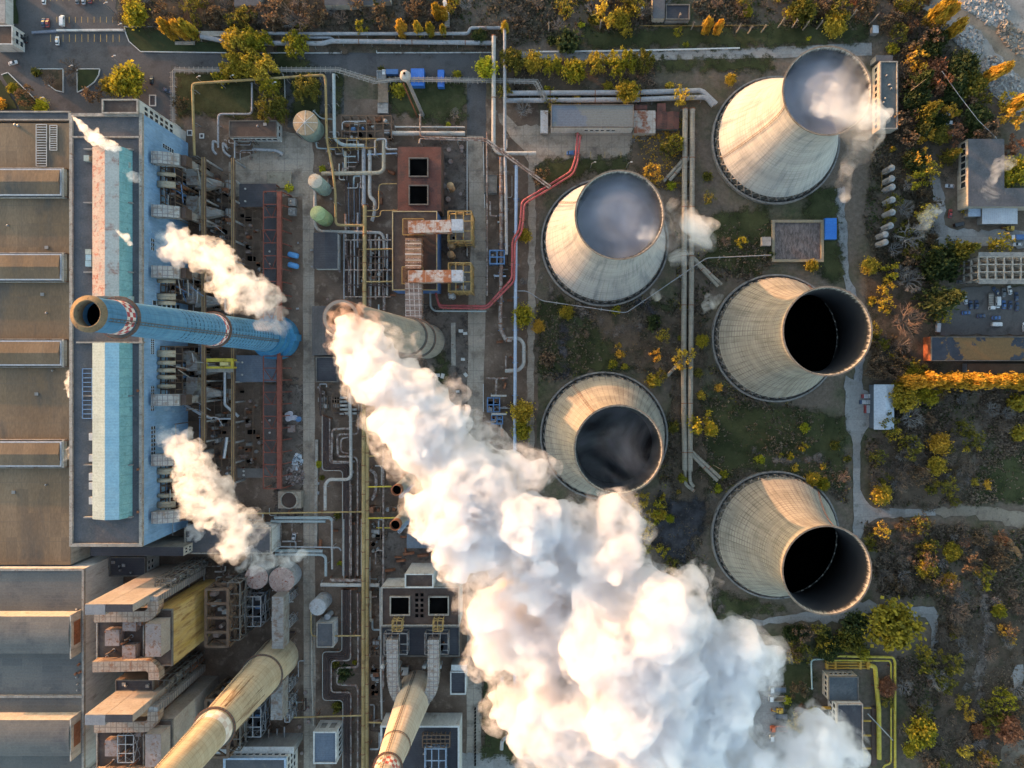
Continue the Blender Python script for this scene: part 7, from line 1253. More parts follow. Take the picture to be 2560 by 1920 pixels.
zt(3,3,[(1090,440,205,'round','yellow','largest crown below the lowest tower'),(720,540,110,'round','olive','left of the largest crown'),(440,470,80,'sparse','olive','at the path below the lowest tower'),(500,600,75,'sparse','yellow','second by the path below the lowest tower'),(760,420,110,'round','green','behind the largest crown'),(290,490,90,'sparse','brown','near the plume right edge'),(230,700,60,'shrub','yellow','beside the plume tip lawn'),(1030,960,75,'round','red','beside the yellow loop'),(1030,1090,65,'sparse','olive','below the red brown one at the loop'),(265,980,85,'sparse','brown','right of the lorries'),(295,1180,60,'round','red','red top of the lorry clump'),(250,1270,95,'sparse','yellow','yellow part of the lorry clump'),(395,1220,75,'round','yg','right part of the lorry clump'),(165,1070,40,'shrub','lime','between lorries and the brown tree'),(380,1310,65,'shrub','olive','lowest of the lorry clump'),(1490,910,150,'bare','grey','whitest bare crown in the lower east wood'),(1380,1140,95,'bare','grey','smaller bare crown below the whitest'),(1330,1360,120,'round','yg','roundest at the lower east wood'),(1230,1500,60,'round','yg','below the roundest'),(1345,640,70,'sparse','yellow','by the path end'),(1490,650,28,'shrub','yellow','at the path end'),(1690,1090,70,'sparse','yellow','in the lower wood middle'),(1740,1200,65,'sparse','orange','in the lower wood lower middle'),(1660,330,150,'bare','red','big russet crown by the lower path'),(1620,120,140,'bare','brown','above the big russet crown'),(1560,40,70,'round','orange','at the top of the lower wood'),(1890,95,40,'shrub','yg','in the bright strip upper'),(2000,300,60,'round','yg','in the bright strip'),(2040,460,60,'sparse','orange','under the bright strip'),(2110,560,40,'shrub','orange','low in the bright strip'),(1600,520,36,'shrub','yg','beside the russet crown'),(2050,1060,105,'sparse','yg','at the far right lower edge'),(2090,1330,110,'round','red','rust one near the sandy hollow'),(1840,1340,70,'round','red','left of the rust one'),(1700,1520,70,'sparse','yellow','at the bottom right wood'),(1860,1560,60,'sparse','orange','bottom right corner wood'),(1350,1560,110,'bare','brown','bottom of the lower wood'),(1200,60,110,'bare','brown','above the path below the lowest tower'),(820,1560,45,'shrub','yg','at the yellow pipe end'),(1080,330,60,'sparse','yellow','top of the largest crown'),(1940,1620,60,'shrub','yellow','at the bottom edge right'),(1020,20,110,'bare','brown','right of the lowest tower mouth'),(530,660,80,'round','green','above the gas station'),(830,680,60,'shrub','yg','on the yellow manifold')])
tree(*Z(2,3)(80,1500), 70*K, 'sparse', 'yellow', 'at the plume bottom left edge')
# pollarded trunks
for c_, r__, x, y, lab in ((2,0,330,250,'first pale pollarded trunk from the left above the concrete road'),(2,0,770,230,'pollarded trunk beside the yellow wood tree'),(2,0,1440,160,'forked dead trunk above the top meadow'),(2,0,1560,235,'short pollarded trunk left of the orange pair'),(2,0,1950,260,'first trunk right of the orange pair'),(2,0,2050,270,'second trunk right of the orange pair'),(2,0,2165,260,'third trunk right of the orange pair'),(3,0,95,220,'first leaning trunk of the upper meadow row'),(3,0,215,220,'second leaning trunk of the upper meadow row'),(3,0,310,240,'third leaning trunk of the upper meadow row'),(3,0,430,230,'fourth leaning trunk of the upper meadow row'),(3,0,705,150,'trunk behind the meadow yellow tree'),(3,0,885,190,'trunk beside the pale kiosk')):
    c = P(*Z(c_, r__)(x-15, y+25)); o = thing('pollarded_trunk', lab, 'tree trunk', c, 'pollarded trunks along the north meadow'); m = MB(); k = tr.uniform(8, 11); m.tube([c, c+Vector((.2,.1,k*.5)), c+Vector((-.1,.2,k))], [.42,.34,.2], 7); m.build('trunk', M_BARKP, o)
    m = MB()
    for j in range(7): q = tr.uniform(0,6.28); z = k*tr.uniform(.7,1); m.tube([c+Vector((0,0,z)), c+Vector((math.cos(q)*.9,math.sin(q)*.9,z+.7))], [.12,.05], 5)
    m.build('cut_branches', M_BARKP, o)
# woods: filled up with single trees
def wood(n, area, rows, where, rmin, rmax, seed):
    r_ = random.Random(seed); cum = []
    def inside(x, y):
        c = False; j = len(area)-1
        for i in range(len(area)):
            (xi, yi), (xj, yj) = area[i], area[j]
            if (yi > y) != (yj > y) and x < (xj-xi)*(y-yi)/(yj-yi)+xi: c = not c
            j = i
        return c
    xs, ys = [p[0] for p in area], [p[1] for p in area]; k = 0; used = []; miss = 0
    while k < n and miss < 4000:
        x, y = r_.uniform(min(xs), max(xs)), r_.uniform(min(ys), max(ys)); rr = r_.uniform(rmin, rmax)
        if not inside(x, y) or any((x-a)**2+(y-b)**2 < ((rr+c)*.55)**2 for a, b, c in used): miss += 1; continue
        used.append((x, y, rr)); kind, col = r_.choices([q[:2] for q in rows], [q[2] for q in rows])[0]; tree(x, y, rr, kind, col, where, group='trees '+where); k += 1
MIXB = [('bare','brown',4),('bare','grey',2),('bare','red',3),('sparse','brown',2),('sparse','olive',2),('sparse','yellow',1)]
wood(46, [(640,-30),(1915,-30),(1920,40),(1560,45),(1280,70),(900,45),(640,70)], MIXB, 'crowded along the top edge', 18, 35, 21)
wood(20, [(300,-20),(640,-20),(640,60),(520,60),(470,40),(310,50)], MIXB, 'behind the parking rows at the top', 15, 30, 22)
wood(20, [(1920,-20),(2330,-20),(2320,60),(2250,90),(2150,40),(1930,30)], [('sparse','brown',3),('sparse','red',2),('bare','red',2),('sparse','olive',2)], 'along the top edge right of the meadow', 16, 32, 23)
wood(34, [(2255,110),(2330,90),(2420,200),(2480,330),(2400,340),(2330,340),(2260,470),(2250,300)], [('sparse','red',2),('round','green',5),('sparse','orange',1),('bare','red',4),('bare','brown',3),('sparse','brown',3),('round','olive',2)], 'in the colourful strip between pump house and rubble', 16, 32, 24)
wood(22, [(2240,470),(2330,420),(2350,560),(2330,700),(2260,700),(2200,560)], [('bare','grey',3),('sparse','olive',3),('sparse','yellow',1),('sparse','brown',2)], 'in the grey wood beside the silos', 16, 32, 25)
wood(18, [(2180,820),(2320,920),(2300,940),(2240,950),(2180,930)], [('bare','brown',3),('sparse','olive',2),('sparse','brown',2)], 'above the white store', 15, 27, 26)
wood(44, [(2165,1090),(2340,970),(2560,990),(2560,1090),(2430,1140),(2420,1250),(2190,1260)], [('bare','brown',7),('bare','grey',5),('sparse','olive',3),('sparse','brown',3),('shrub','yellow',1)], 'in the tangled scrub right of the eastern path', 15, 30, 27)
wood(40, [(2165,1350),(2200,1310),(2420,1300),(2540,1360),(2420,1500),(2180,1480)], [('bare','brown',5),('bare','grey',3),('sparse','brown',3),('sparse','olive',2)], 'in the brown scrub right of the lowest tower', 15, 30, 28)
wood(46, [(2250,1640),(2330,1600),(2440,1500),(2560,1480),(2560,1920),(2260,1920)], [('bare','brown',4),('bare','grey',3),('sparse','olive',4),('bare','red',2),('sparse','brown',2)], 'in the lower right wood', 16, 32, 29)
wood(10, [(1960,1560),(2100,1570),(2150,1620),(1990,1650)], [('sparse','olive',3),('round','green',2),('sparse','brown',1)], 'between the path and the gas station', 15, 27, 30)
# undergrowth: uncountable tufts and twigs
def undergrowth(area, n, mat, label, seed, size=.55, hmax=1.3, name='undergrowth'):
    rs = np.random.default_rng(seed); q = np.array([P(*p)[:2] for p in area]); lo, hi = q.min(0), q.max(0); pts = rs.uniform(lo, hi, (n*3, 2)); x, y = pts[:,0], pts[:,1]; ins = np.zeros(len(pts), bool); j = len(q)-1
    for i in range(len(q)): c = ((q[i,1] > y) != (q[j,1] > y)) & (x < (q[j,0]-q[i,0])*(y-q[i,1])/(q[j,1]-q[i,1]+1e-9)+q[i,0]); ins ^= c; j = i
    pts = pts[ins][:n]; f = np.sin(pts[:,0]*.13+seed)*np.sin(pts[:,1]*.11+seed*2)+.6*np.sin(pts[:,0]*.37)*np.sin(pts[:,1]*.41+1); pts = pts[f+rs.normal(size=len(pts))*.45 > 0]
    k = 7; cent = np.repeat(np.c_[pts, np.zeros(len(pts))], k, 0)+np.c_[rs.normal(size=(len(pts)*k,2))*.8, rs.uniform(.1,hmax,len(pts)*k)]
    o = bpy.data.objects.new(name, quad_mesh(name, quads(cent, size, rs), mat)); COL.objects.link(o); o['kind'] = 'stuff'; o['label'] = label; o['category'] = 'undergrowth'
EAST = [(2160,1090),(2340,950),(2580,960),(2580,1255),(2340,1262),(2190,1262)]; EAST2 = [(2160,1310),(2580,1320),(2580,1940),(2330,1940),(2230,1640),(2330,1640),(2345,1500),(2200,1490),(2165,1400)]; STRIP = [(2215,120),(2330,60),(2440,200),(2500,340),(2400,350),(2330,350),(2330,700),(2200,700),(2160,560)]; TOP = [(300,-30),(2340,-30),(2300,60),(2170,70),(1640,70),(1290,115),(900,60),(480,80),(310,60)]; MID = [(1340,760),(1690,740),(1700,1180),(1770,1430),(1690,1560),(1640,1260),(1690,900),(1500,920),(1350,960)]; MID2 = [(1690,560),(1920,560),(1930,690),(1780,700),(1760,900),(1990,1020),(2110,1050),(2120,1260),(1990,1190),(1770,1240),(1680,1150)]
for k, (a, n) in enumerate(((EAST,2600),(EAST2,4200),(STRIP,2400),(TOP,3400),(MID,1500),(MID2,1400))):
    w_ = ('the east scrub','the lower right wood','the colourful strip','the top edge wood','the central meadow','the tower meadow')[k]
    undergrowth(a, int(n*1.7), LM['litter'], f'brown undergrowth and leaf tufts of {w_}', 40+k, .62); undergrowth(a, n//2, LM['green'], f'dark green tufts and brambles of {w_}', 60+k, .5, 1.0)
    if k > 3: undergrowth(a, n//3, LM['yg'], f'small yellowish weeds of {w_}', 80+k, .35, .6)
undergrowth([(1290,155),(1640,155),(1650,260),(1290,250)], 700, LM['litter'], 'brown leaf tufts under the row of roadside trees', 90); undergrowth([(1580,345),(1700,300),(1720,470),(1640,470)], 300, LM['orange'], 'orange leaf tufts beside the patched slabs', 91)
# ------------------------------------------------------------------ vehicles
M_TYRE = M('tyre_rubber', (.02,.02,.021), (.035,.034,.033), .8); M_LAMP = M('headlight_glass', (.6,.6,.62), (.7,.7,.7), .5, rough=.2); M_TAIL = M('tail_light', (.35,.03,.02), (.42,.05,.03), .5, rough=.3)
def paint(name, c): return M(name, c, tuple(min(1, x*1.15+.01) for x in c), .6, rough=.3, spec=.5)
PW, PS, PK, PN, PR, PG, PB2, PO, PY2 = paint('white_car_paint', (.66,.66,.66)), paint('silver_car_paint', (.42,.43,.46)), paint('black_car_paint', (.018,.019,.022)), paint('navy_car_paint', (.03,.055,.12)), paint('red_car_paint', (.30,.035,.03)), paint('grey_car_paint', (.15,.16,.175)), paint('blue_car_paint', (.05,.13,.32)), paint('orange_lorry_paint', (.62,.13,.03)), paint('yellow_machine_paint', (.60,.36,.04))
def loft(secs):
    """secs: list of (x, half width, z0, z1) rounded box sections along the length"""
    m = MB(); vs = []; n = 8
    for x, w, z0, z1 in secs: b = min(.12, (z1-z0)*.3); vs += [(x,-w+b,z0),(x,w-b,z0),(x,w,z0+b),(x,w,z1-b),(x,w-b,z1),(x,-w+b,z1),(x,-w,z1-b),(x,-w,z0+b)]
    m.add(vs, [(i*n+j, i*n+(j+1)%n, (i+1)*n+(j+1)%n, (i+1)*n+j) for i in range(len(secs)-1) for j in range(n)]+[tuple(range(n-1,-1,-1)), tuple(range((len(secs)-1)*n, len(secs)*n))]); return m
def wheels(o, xs, y, r_=.33, w=.22):
    for x in xs:
        for s in (-1, 1):
            m = MB(); m.tube([(x, s*y-w/2, r_), (x, s*y+w/2, r_)], r_, 14); t = m.build('wheel', M_TYRE, o); m = MB(); m.tube([(x, s*y-w/2-.01, r_), (x, s*y+w/2+.01, r_)], r_*.55, 10); m.build('rim', M_STEEL, t)
VP = {}
def proto(key, kind, pm):
    o = bpy.data.objects.new({'car':'parked_car','van':'parked_van','truck':'lorry','tipper':'tipper_lorry','flat':'flatbed_lorry'}[kind], None); COL.objects.link(o); PLOC[o.name] = Vector((0,0,0))
    if kind == 'car':
        loft([(-2.2,.78,.45,.80),(-2.05,.88,.25,.92),(-1.2,.90,.22,.96),(0,.90,.22,.95),(1.1,.90,.22,.92),(1.95,.86,.25,.80),(2.2,.72,.40,.66)]).build('body', pm, o)
        loft([(-1.75,.70,.93,.98),(-1.1,.70,.93,1.38),(.2,.70,.93,1.42),(1.0,.74,.92,.96)]).build('windows', M_GLASS, o); loft([(-1.15,.62,1.36,1.43),(-.5,.66,1.36,1.47),(.15,.62,1.36,1.46)]).build('roof', pm, o)
        wheels(o, (-1.35,1.35), .82); Y = .58; X = 2.17; Zl = .58
    elif kind == 'van':
        loft([(-2.7,.90,.35,1.9),(-2.6,.98,.3,2.1),(1.2,.98,.3,2.12),(1.75,.96,.3,1.95),(2.1,.95,.3,1.25),(2.7,.86,.35,1.0),(2.8,.75,.45,.8)]).build('body', pm, o); m = MB(); m.add([(1.78,-.8,1.98),(1.78,.8,1.98),(2.14,.82,1.29),(2.14,-.82,1.29)], [(0,1,2,3)]); m.add([(1.70,-.8,2.03),(1.70,.8,2.03),(1.78,.8,1.985),(1.78,-.8,1.985)], [(0,1,2,3)]); m.build('windscreen', M_GLASS, o)
        m = MB()
        for s in (-1,1): m.box((.4,s*.97,1.2),(1.5,s*1.0,1.75))
        m.build('side_windows', M_GLASS, o); wheels(o, (-1.7,1.8), .88, .36); Y = .62; X = 2.74; Zl = .72
    else:
        L = 3.6; cab = loft([(2.2,1.15,.7,2.5),(2.3,1.2,.6,2.75),(3.9,1.2,.6,2.7),(4.15,1.12,.6,1.6)]); cab.build('cab', pm[0], o); m = MB(); m.add([(3.93,-1.05,2.62),(3.93,1.05,2.62),(4.15,1.02,1.65),(4.15,-1.02,1.65)], [(0,1,2,3)]); m.box((3.0,-1.215,1.6),(3.8,-1.19,2.4)); m.box((3.0,1.19,1.6),(3.8,1.215,2.4)); m.build('windscreen', M_GLASS, o)
        m = MB(); m.box((-3.9,-.5,.6),(4.0,.5,.95)); m.build('chassis', M_RBROWN, o)
        if kind == 'truck': m = MB(); m.box((-3.9,-1.22,1.0),(2.0,1.22,3.1)); m.build('box_body', pm[1], o)
        elif kind == 'flat': m = MB(); m.box((-3.9,-1.2,1.0),(2.0,1.2,1.25)); m.build('load_bed', pm[1], o); m = MB(); [m.box((-3.6+k*1.1,-1.1,1.25),(-3.45+k*1.1,1.1,1.36)) for k in range(5)]; m.build('cross_slats', M_WBROWN, o)
        else:
            m = MB(); m.box((-3.9,-1.2,1.0),(2.0,1.2,1.2)); m.box((-3.9,-1.2,1.2),(2.0,-1.08,2.1)); m.box((-3.9,1.08,1.2),(2.0,1.2,2.1)); m.box((1.85,-1.08,1.2),(2.0,1.08,2.4)); m.box((-3.9,-1.08,1.2),(-3.78,1.08,2.0)); m.build('tipping_body', pm[1], o); m = MB(); m.box((-3.77,-1.07,1.2),(1.84,1.07,1.5)); m.build('load_floor', pm[2], o)
        wheels(o, (-2.9,-1.7,3.2), 1.0, .5, .3); Y = .85; X = 4.12; Zl = .95
    for s in (-1, 1):
        m = MB(); m.box((X-.12,s*Y-.16,Zl-.08),(X+.03,s*Y+.16,Zl+.08)); m.build('headlight', M_LAMP, o)
        m = MB(); xr = {'car':-2.2,'van':-2.72}.get(kind,-3.92); m.box((xr-.03,s*Y-.12,.75),(xr+.1,s*Y+.12,.95)); m.build('tail_light', M_TAIL, o)
    return o
def vehicle(c_, r__, x, y, ang, kind, pm, label, cat=None, sc=1.0):
    k = (kind, str(pm)); first = k not in VP
    if first: VP[k] = proto(k, kind, pm)
    o = VP[k] if first else copy_tree(VP[k])
    g = P(*Z(c_, r__)(x, y)); o.location = (g.x, g.y, .30); o.rotation_euler = (0,0,R(ang)); o.scale = (sc,)*3; tag(o, label, cat or {'car':'car','van':'van'}.get(kind,'lorry'))
V = vehicle
for a in ((0,0,230,340,95,'car',PK,'black car standing beside the white gate house'),(0,0,507,360,92,'car',PW,'white saloon car parked in the lower parking row'),(0,0,125,550,15,'car',PW,'white car driving slanted on the forecourt at the left'),(0,0,1320,700,88,'car',PK,'dark car parked right of the big yellow green tree'),(0,0,1455,790,-22,'car',PN,'dark blue car slanted against the cable bridge'),(0,0,422,205,90,'car',PR,'dark red car parked left of the white van'),(0,0,553,190,90,'van',PW,'white van parked in the upper parking row'),(0,0,386,205,90,'car',PN,'dark blue car half beside the dark red car'),
    (0,0,680,8,90,'car',PG,'grey blue car at the top edge, left of three'),(0,0,733,8,90,'car',PS,'silver car at the top edge, middle of three'),(0,0,790,-2,90,'car',PR,'red car at the top edge, right of three'),(0,0,392,10,90,'car',PW,'white car at the top edge near the left verge'),
    (1,2,332,1318,82,'car',PS,'silver car parked on the left works road by the workshop'),(2,0,520,1330,180,'van',PB2,'blue van under the red pipes in the yard'),(2,0,1125,105,88,'car',PW,'white car under the bare tree at the top edge'),(1,0,1640,60,100,'van',PW,'white van beside the tall orange poplars at the top'),(1,0,1655,105,95,'car',PB2,'blue car between the poplars and the dark wood at the top'),(1,0,1655,180,90,'flat',(PW,M_PARA,M_WBROWN),'pale flatbed lorry above the grey mains'),
    (3,0,1530,995,0,'car',PW,'white car just above the white van by the conifers'),(3,0,1525,1072,178,'van',PW,'long white van beside the conifers'),(3,0,1555,1172,10,'car',PB2,'blue car under the white van'),(3,0,1560,1612,175,'car',PS,'silver pickup car on the eastern path by the depot'),(3,1,1640,285,12,'van',PK,'black van in the depot yard'),(3,1,1585,430,0,'car',PG,'grey car at the lower edge of the depot yard'),(3,1,2140,400,182,'truck',(PW,PB2),'white lorry with blue box body at the right edge'),(3,1,2145,455,180,'car',PW,'white car below the blue boxed lorry'),(3,1,1565,190,85,'car',PR,'red car beside the depot wall corner'),
    (3,1,1655,778,0,'car',PG,'grey car left of the concrete skeleton foot'),(3,1,1695,935,100,'car',PS,'silver car first beside the big conifer'),(3,1,1740,978,92,'car',PN,'navy car left of the pair by the conifer'),(3,1,1792,975,90,'car',PN,'navy car left of the white flatbed'),(3,1,1912,950,-90,'flat',(PW,M_PARA,M_WBROWN),'white flatbed lorry with slatted bed in the car park'),(3,1,1972,955,-90,'van',PW,'white van right of the white flatbed'),(3,1,2027,975,92,'car',PB2,'blue car first right of the white van'),(3,1,2082,980,86,'car',PN,'navy car second right of the white van'),(3,1,2140,992,84,'car',PN,'navy car third right of the white van'),(3,1,2077,850,100,'car',PW,'white car behind the row of blue cars'),(3,1,1958,855,130,'car',PN,'slanted dark car behind the white flatbed'),(3,1,2025,872,90,'car',PG,'grey car behind the white van'),(3,1,2135,905,90,'car',PN,'navy car beside the white one behind the row'),(3,1,1830,1072,4,'car',PN,'navy car on the lane, left of two'),(3,1,1960,1088,2,'car',PB2,'blue car on the lane, right of two'),(3,1,1965,1145,0,'van',PW,'white van driving along the lane above the mossy hall'),(3,1,2205,1168,90,'car',PW,'white car at the right edge of the lane'),(3,1,1700,1045,5,'car',PB2,'blue car at the left end of the lane'),(3,1,1455,1165,85,'van',PS,'silver wrecked van left of the lane under the russet crown'),
    (3,3,75,968,180,'tipper',(PW,PG,M_RBLUE),'grey blue tipper lorry, top of the lorry park'),(3,3,70,1045,180,'tipper',(PW,M_WCREAM,M_RTAN),'cream tipper lorry second in the lorry park'),(3,3,85,1305,180,'tipper',(PO,PO,M_RBROWN),'orange tipper lorry in the lorry park'),(3,3,75,1385,180,'tipper',(PW,M_WWHITE,M_RBROWN),'white tipper lorry below the orange one'),(1,0,1170,643,180,'truck',(PW,PB2),'blue box lorry with white cab under the water tower'),(2,3,395,1550,90,'van',PB2,'blue van beside the plume at the bottom')):
    V(*a)
# trailer, yellow machines, striped pallets
def trailer(px, py, label):
    c = P(px, py); o = thing('trailer', label, 'trailer', c); m = MB(); m.box((c.x-2.6,c.y-1.2,.7),(c.x+3,c.y+1.2,.95)); 
    for s in (-1,1): m.box((c.x-2.6,c.y+s*1.2-.06,.95),(c.x+3,c.y+s*1.2+.06,1.6))
    m.box((c.x-2.66,c.y-1.1,.95),(c.x-2.55,c.y+1.1,1.6)); m.box((c.x+2.9,c.y-1.1,.95),(c.x+3,c.y+1.1,1.6)); m.build('bed', PG, o); m = MB(); m.bar((c.x-4.2,c.y,.6),(c.x-2.6,c.y-.7,.7),.15); m.bar((c.x-4.2,c.y,.6),(c.x-2.6,c.y+.7,.7),.15); m.build('drawbar', M_STEEL, o)
    for x in (-1,.6):
        for s in (-1,1): m = MB(); m.tube([(c.x+x,c.y+s*1.05-.12,.4),(c.x+x,c.y+s*1.05+.12,.4)], .4, 12); m.build('wheel', M_TYRE, o)
trailer(*Z(3,3)(105,1205), 'grey open trailer above the orange tipper lorry')
def digger(px, py, ang, label):
    c = P(px, py); o = bpy.data.objects.new('digger', None); COL.objects.link(o); PLOC[o.name] = Vector((0,0,0)); loft([(-1.8,.9,.9,1.7),(-1.5,1.1,.8,2.0),(.8,1.1,.8,1.9),(1.6,.9,.9,1.5)]).build('body', PY2, o); loft([(-.6,.75,1.9,2.6),(-.4,.8,1.9,2.9),(.7,.8,1.9,2.85),(.9,.7,1.9,2.3)]).build('cab', M_GLASS, o); m = MB(); m.box((-.5,-.82,2.86),(.8,.82,2.98)); m.build('cab_roof', PY2, o); m = MB(); m.bar((1.2,0,1.6),(2.6,0,2.4),.35); m.bar((2.6,0,2.4),(3.5,0,.9),.3); m.build('boom', PY2, o); m = MB(); m.prism([(3.2,-.6),(3.9,-.6),(3.9,.6),(3.2,.6)], .3, 1.0); m.build('bucket', M_RUST, o)
    wheels(o, (-1.1,1.1), 1.0, .55, .4); o.location = (c.x,c.y,.3); o.rotation_euler = (0,0,R(ang)); tag(o, label, 'digger')
digger(*Z(3,1)(2075,320), 175, 'yellow wheeled digger in the depot yard'); digger(*Z(3,3)(90,1150), 180, 'orange yellow machine between the tipper lorries')
for k, (x, y, c_) in enumerate(((855,105,0),(838,155,1),(857,200,0),(857,233,0))):
    g_ = P(*Z(3,2)(x, y)); o = thing('pallet_rack', ('red framed rack of pale goods, topmost by the white store','blue framed rack of pale goods by the white store','red framed rack under the blue one by the white store','lowest red framed rack by the white store')[k], 'rack', (g_.x,g_.y,.2)); w_ = 3.0 if k < 2 else 1.9; m = MB(); m.box((g_.x-w_,g_.y-1,.3),(g_.x-w_+.9,g_.y+1,1.5)); m.box((g_.x+w_-.2,g_.y-1,.3),(g_.x+w_,g_.y+1,1.4)); m.build('end_frame', PN if c_ else PR, o); m = MB()
    for j in range(4): m.box((g_.x-w_+1+j*(2*w_-1.4)/4,g_.y-.95,.25),(g_.x-w_+1+(j+.75)*(2*w_-1.4)/4,g_.y+.95,1.3))
    m.build('stacked_goods', M_WCOR, o)
# ------------------------------------------------------------------ steam: real scattering volumes in billowing closed skins
def vol_mat(name, dens, col=(1,1,1), aniso=.25, absorb=0.0, noise=None):
    m = bpy.data.materials.new(name); m.use_nodes = True; t = m.node_tree
    t.nodes.remove(t.nodes['Principled BSDF']); out = t.nodes['Material Output']
    s = t.nodes.new('ShaderNodeVolumePrincipled'); s.inputs['Color'].default_value = (*col, 1)
    s.inputs['Density'].default_value = dens; s.inputs['Anisotropy'].default_value = aniso
    if noise:
        tc = t.nodes.new('ShaderNodeTexCoord'); nz = t.nodes.new('ShaderNodeTexNoise'); nz.inputs['Scale'].default_value = noise[0]
        nz.inputs['Detail'].default_value = 5.0; nz.inputs['Roughness'].default_value = .66; nz.inputs['Distortion'].default_value = .6
        mr = t.nodes.new('ShaderNodeMapRange'); mr.inputs[1].default_value = noise[1]; mr.inputs[2].default_value = noise[2]
        mr.inputs[3].default_value = 0.0; mr.inputs[4].default_value = dens
        t.links.new(tc.outputs['Object'], nz.inputs['Vector']); t.links.new(nz.outputs[0], mr.inputs[0]); t.links.new(mr.outputs[0], s.inputs['Density'])
        m.cycles.volume_step_rate = 1.0
    t.links.new(s.outputs[0], out.inputs['Volume']); return m
_ico = bmesh.new(); bmesh.ops.create_icosphere(_ico, subdivisions=2, radius=1.0)
ICO_V = np.array([v.co[:] for v in _ico.verts]); ICO_F = np.array([[v.index for v in f.verts] for f in _ico.faces]); _ico.free()
def puff_mesh(name, balls, mat, parent, voxel, disp=()):
    """union of balls (x,y,z,r) as one skin"""
    b = np.array(balls); n = len(b); V = (ICO_V[None]*b[:,3][:,None,None]+b[:,None,:3]).reshape(-1, 3)
    L = PLOC[parent.name] if parent is not None else Vector(b[0,:3]); V = V-np.array(L)
    Fa = (ICO_F[None]+(np.arange(n)*len(ICO_V))[:,None,None]).reshape(-1, 3)
    me = bpy.data.meshes.new(name); me.from_pydata(V.tolist(), [], Fa.tolist()); me.materials.append(mat)
    o = bpy.data.objects.new(name, me); COL.objects.link(o)
    if parent is not None: o.parent = parent; PLOC[o.name] = L
    else: o.location = L
    rm = o.modifiers.new('skin', 'REMESH'); rm.mode = 'VOXEL'; rm.voxel_size = voxel; rm.use_smooth_shade = True
    for k, (size, st) in enumerate(disp):
        if st < 0: tx = bpy.data.textures.new('cells', 'VORONOI'); tx.noise_scale = size; tx.noise_intensity = 1.0
        else: tx = bpy.data.textures.new('billow', 'CLOUDS'); tx.noise_scale = size; tx.noise_depth = 2
        d = o.modifiers.new('billow', 'DISPLACE'); d.texture = tx; d.strength = st; d.mid_level = .5; d.texture_coords = 'LOCAL'
    if disp: r2 = o.modifiers.new('skin', 'REMESH'); r2.mode = 'VOXEL'; r2.voxel_size = voxel*.9; r2.use_smooth_shade = True
    return o
def puffs(path, rng, n=60, jit=.35, kids=9, grand=5, k1=(.35,.6), k2=(.3,.5), flat=1.0):
    """path: (px,py,z,r_px) control points; returns cauliflower of balls"""
    pts = [(*P(a,b,z), ML(r_, z)) for a,b,z,r_ in path]; pts = np.array(pts); balls = []
    seg = np.r_[0, np.cumsum(np.linalg.norm(np.diff(pts[:,:3], axis=0), axis=1))]
    u = 0.0
    while u < seg[-1]:
        q = np.array([np.interp(u, seg, pts[:,k]) for k in range(4)])
        r0 = q[3]*rng.uniform(.55, .8); c = q[:3]+np.array([rng.gauss(0,1), rng.gauss(0,1), rng.gauss(0,.7)*flat])*q[3]*jit
        balls.append((*c, r0))
        for _ in range(kids):
            d = np.array([rng.gauss(0,1) for _ in range(3)]); d /= np.linalg.norm(d); r1 = r0*rng.uniform(*k1)
            c1 = c+d*(r0*.95); balls.append((*c1, r1))
            for _ in range(grand):
                e = np.array([rng.gauss(0,1) for _ in range(3)])+d*1.2; e /= np.linalg.norm(e); r2 = r1*rng.uniform(*k2)
                balls.append((*(c1+e*r1*.95), r2))
        u += q[3]*rng.uniform(.22, .36)
    return balls
D = 2560/2212
def dp(*a): return [(x*D, y*D, z, r_*D) for x,y,z,r_ in a]
rg = random.Random(11)
plume = thing('steam_plume', 'huge white steam plume blowing from the middle chimney to the lower right', 'steam plume', P(858,787,152))
pA = dp((762,706,156,36),(785,748,159,48),(822,812,161,64),(880,900,163,76),(950,990,165,93),(1035,1085,166,102),(1130,1180,167,112))
MVD = vol_mat('dense_steam', .75, (.905,.90,.912), .1, noise=(.24,.38,.57)); MVS = vol_mat('soft_steam', .6, (.885,.882,.90), .1, noise=(.16,.40,.60))
puff_mesh('dense_billow', puffs(pA, rg, jit=.3, kids=10, grand=6), MVD, plume, .8, ((8, 3.0), (5.5, -3.0), (2.4, -1.3), (1.3, 1.0), (.7, .4)))
balls = []
for x, y, r_, z in ((1135,1010,34,167),(1230,1125,48,167),(1280,1200,72,167),(1165,1240,98,166),(1320,1190,62,170),(1330,1130,45,168),(1240,1330,160,167),(1390,1320,95,170),(1130,1330,95,164),(1290,1450,165,167),(1160,1440,75,163),(1460,1450,110,170),(1590,1420,82,170),(1640,1390,55,172),(1400,1570,160,168),(1230,1530,110,164),(1200,1500,80,162),(1575,1525,58,168),(1300,1640,120,166),(1520,1640,115,168),(1640,1668,58,169),(1740,1650,75,170),(1790,1680,70,170),(1420,1690,150,168),(1085,1330,58,164),(1115,1430,66,163),(1175,1545,84,163),(1540,1370,60,170),(1255,1655,80,165),(1480,1290,42,169)):
    balls += puffs(dp((x-12,y-12,z,r_),(x+12,y+12,z,r_)), rg, jit=.3, kids=11, grand=6)
puff_mesh('soft_billow', balls, MVS, plume, .9, ((12, 5), (8, -3.6), (3.4, -1.5), (1.8, 1.6), (.9, .8)))
rv = random.Random(5); veil = [(x+rv.gauss(0,1.2), y+rv.gauss(0,1.2), z+rv.gauss(0,1), r*1.06+1.0) for x, y, z, r in balls+puffs(pA, random.Random(12), kids=7, grand=3) if rv.random() < .55]
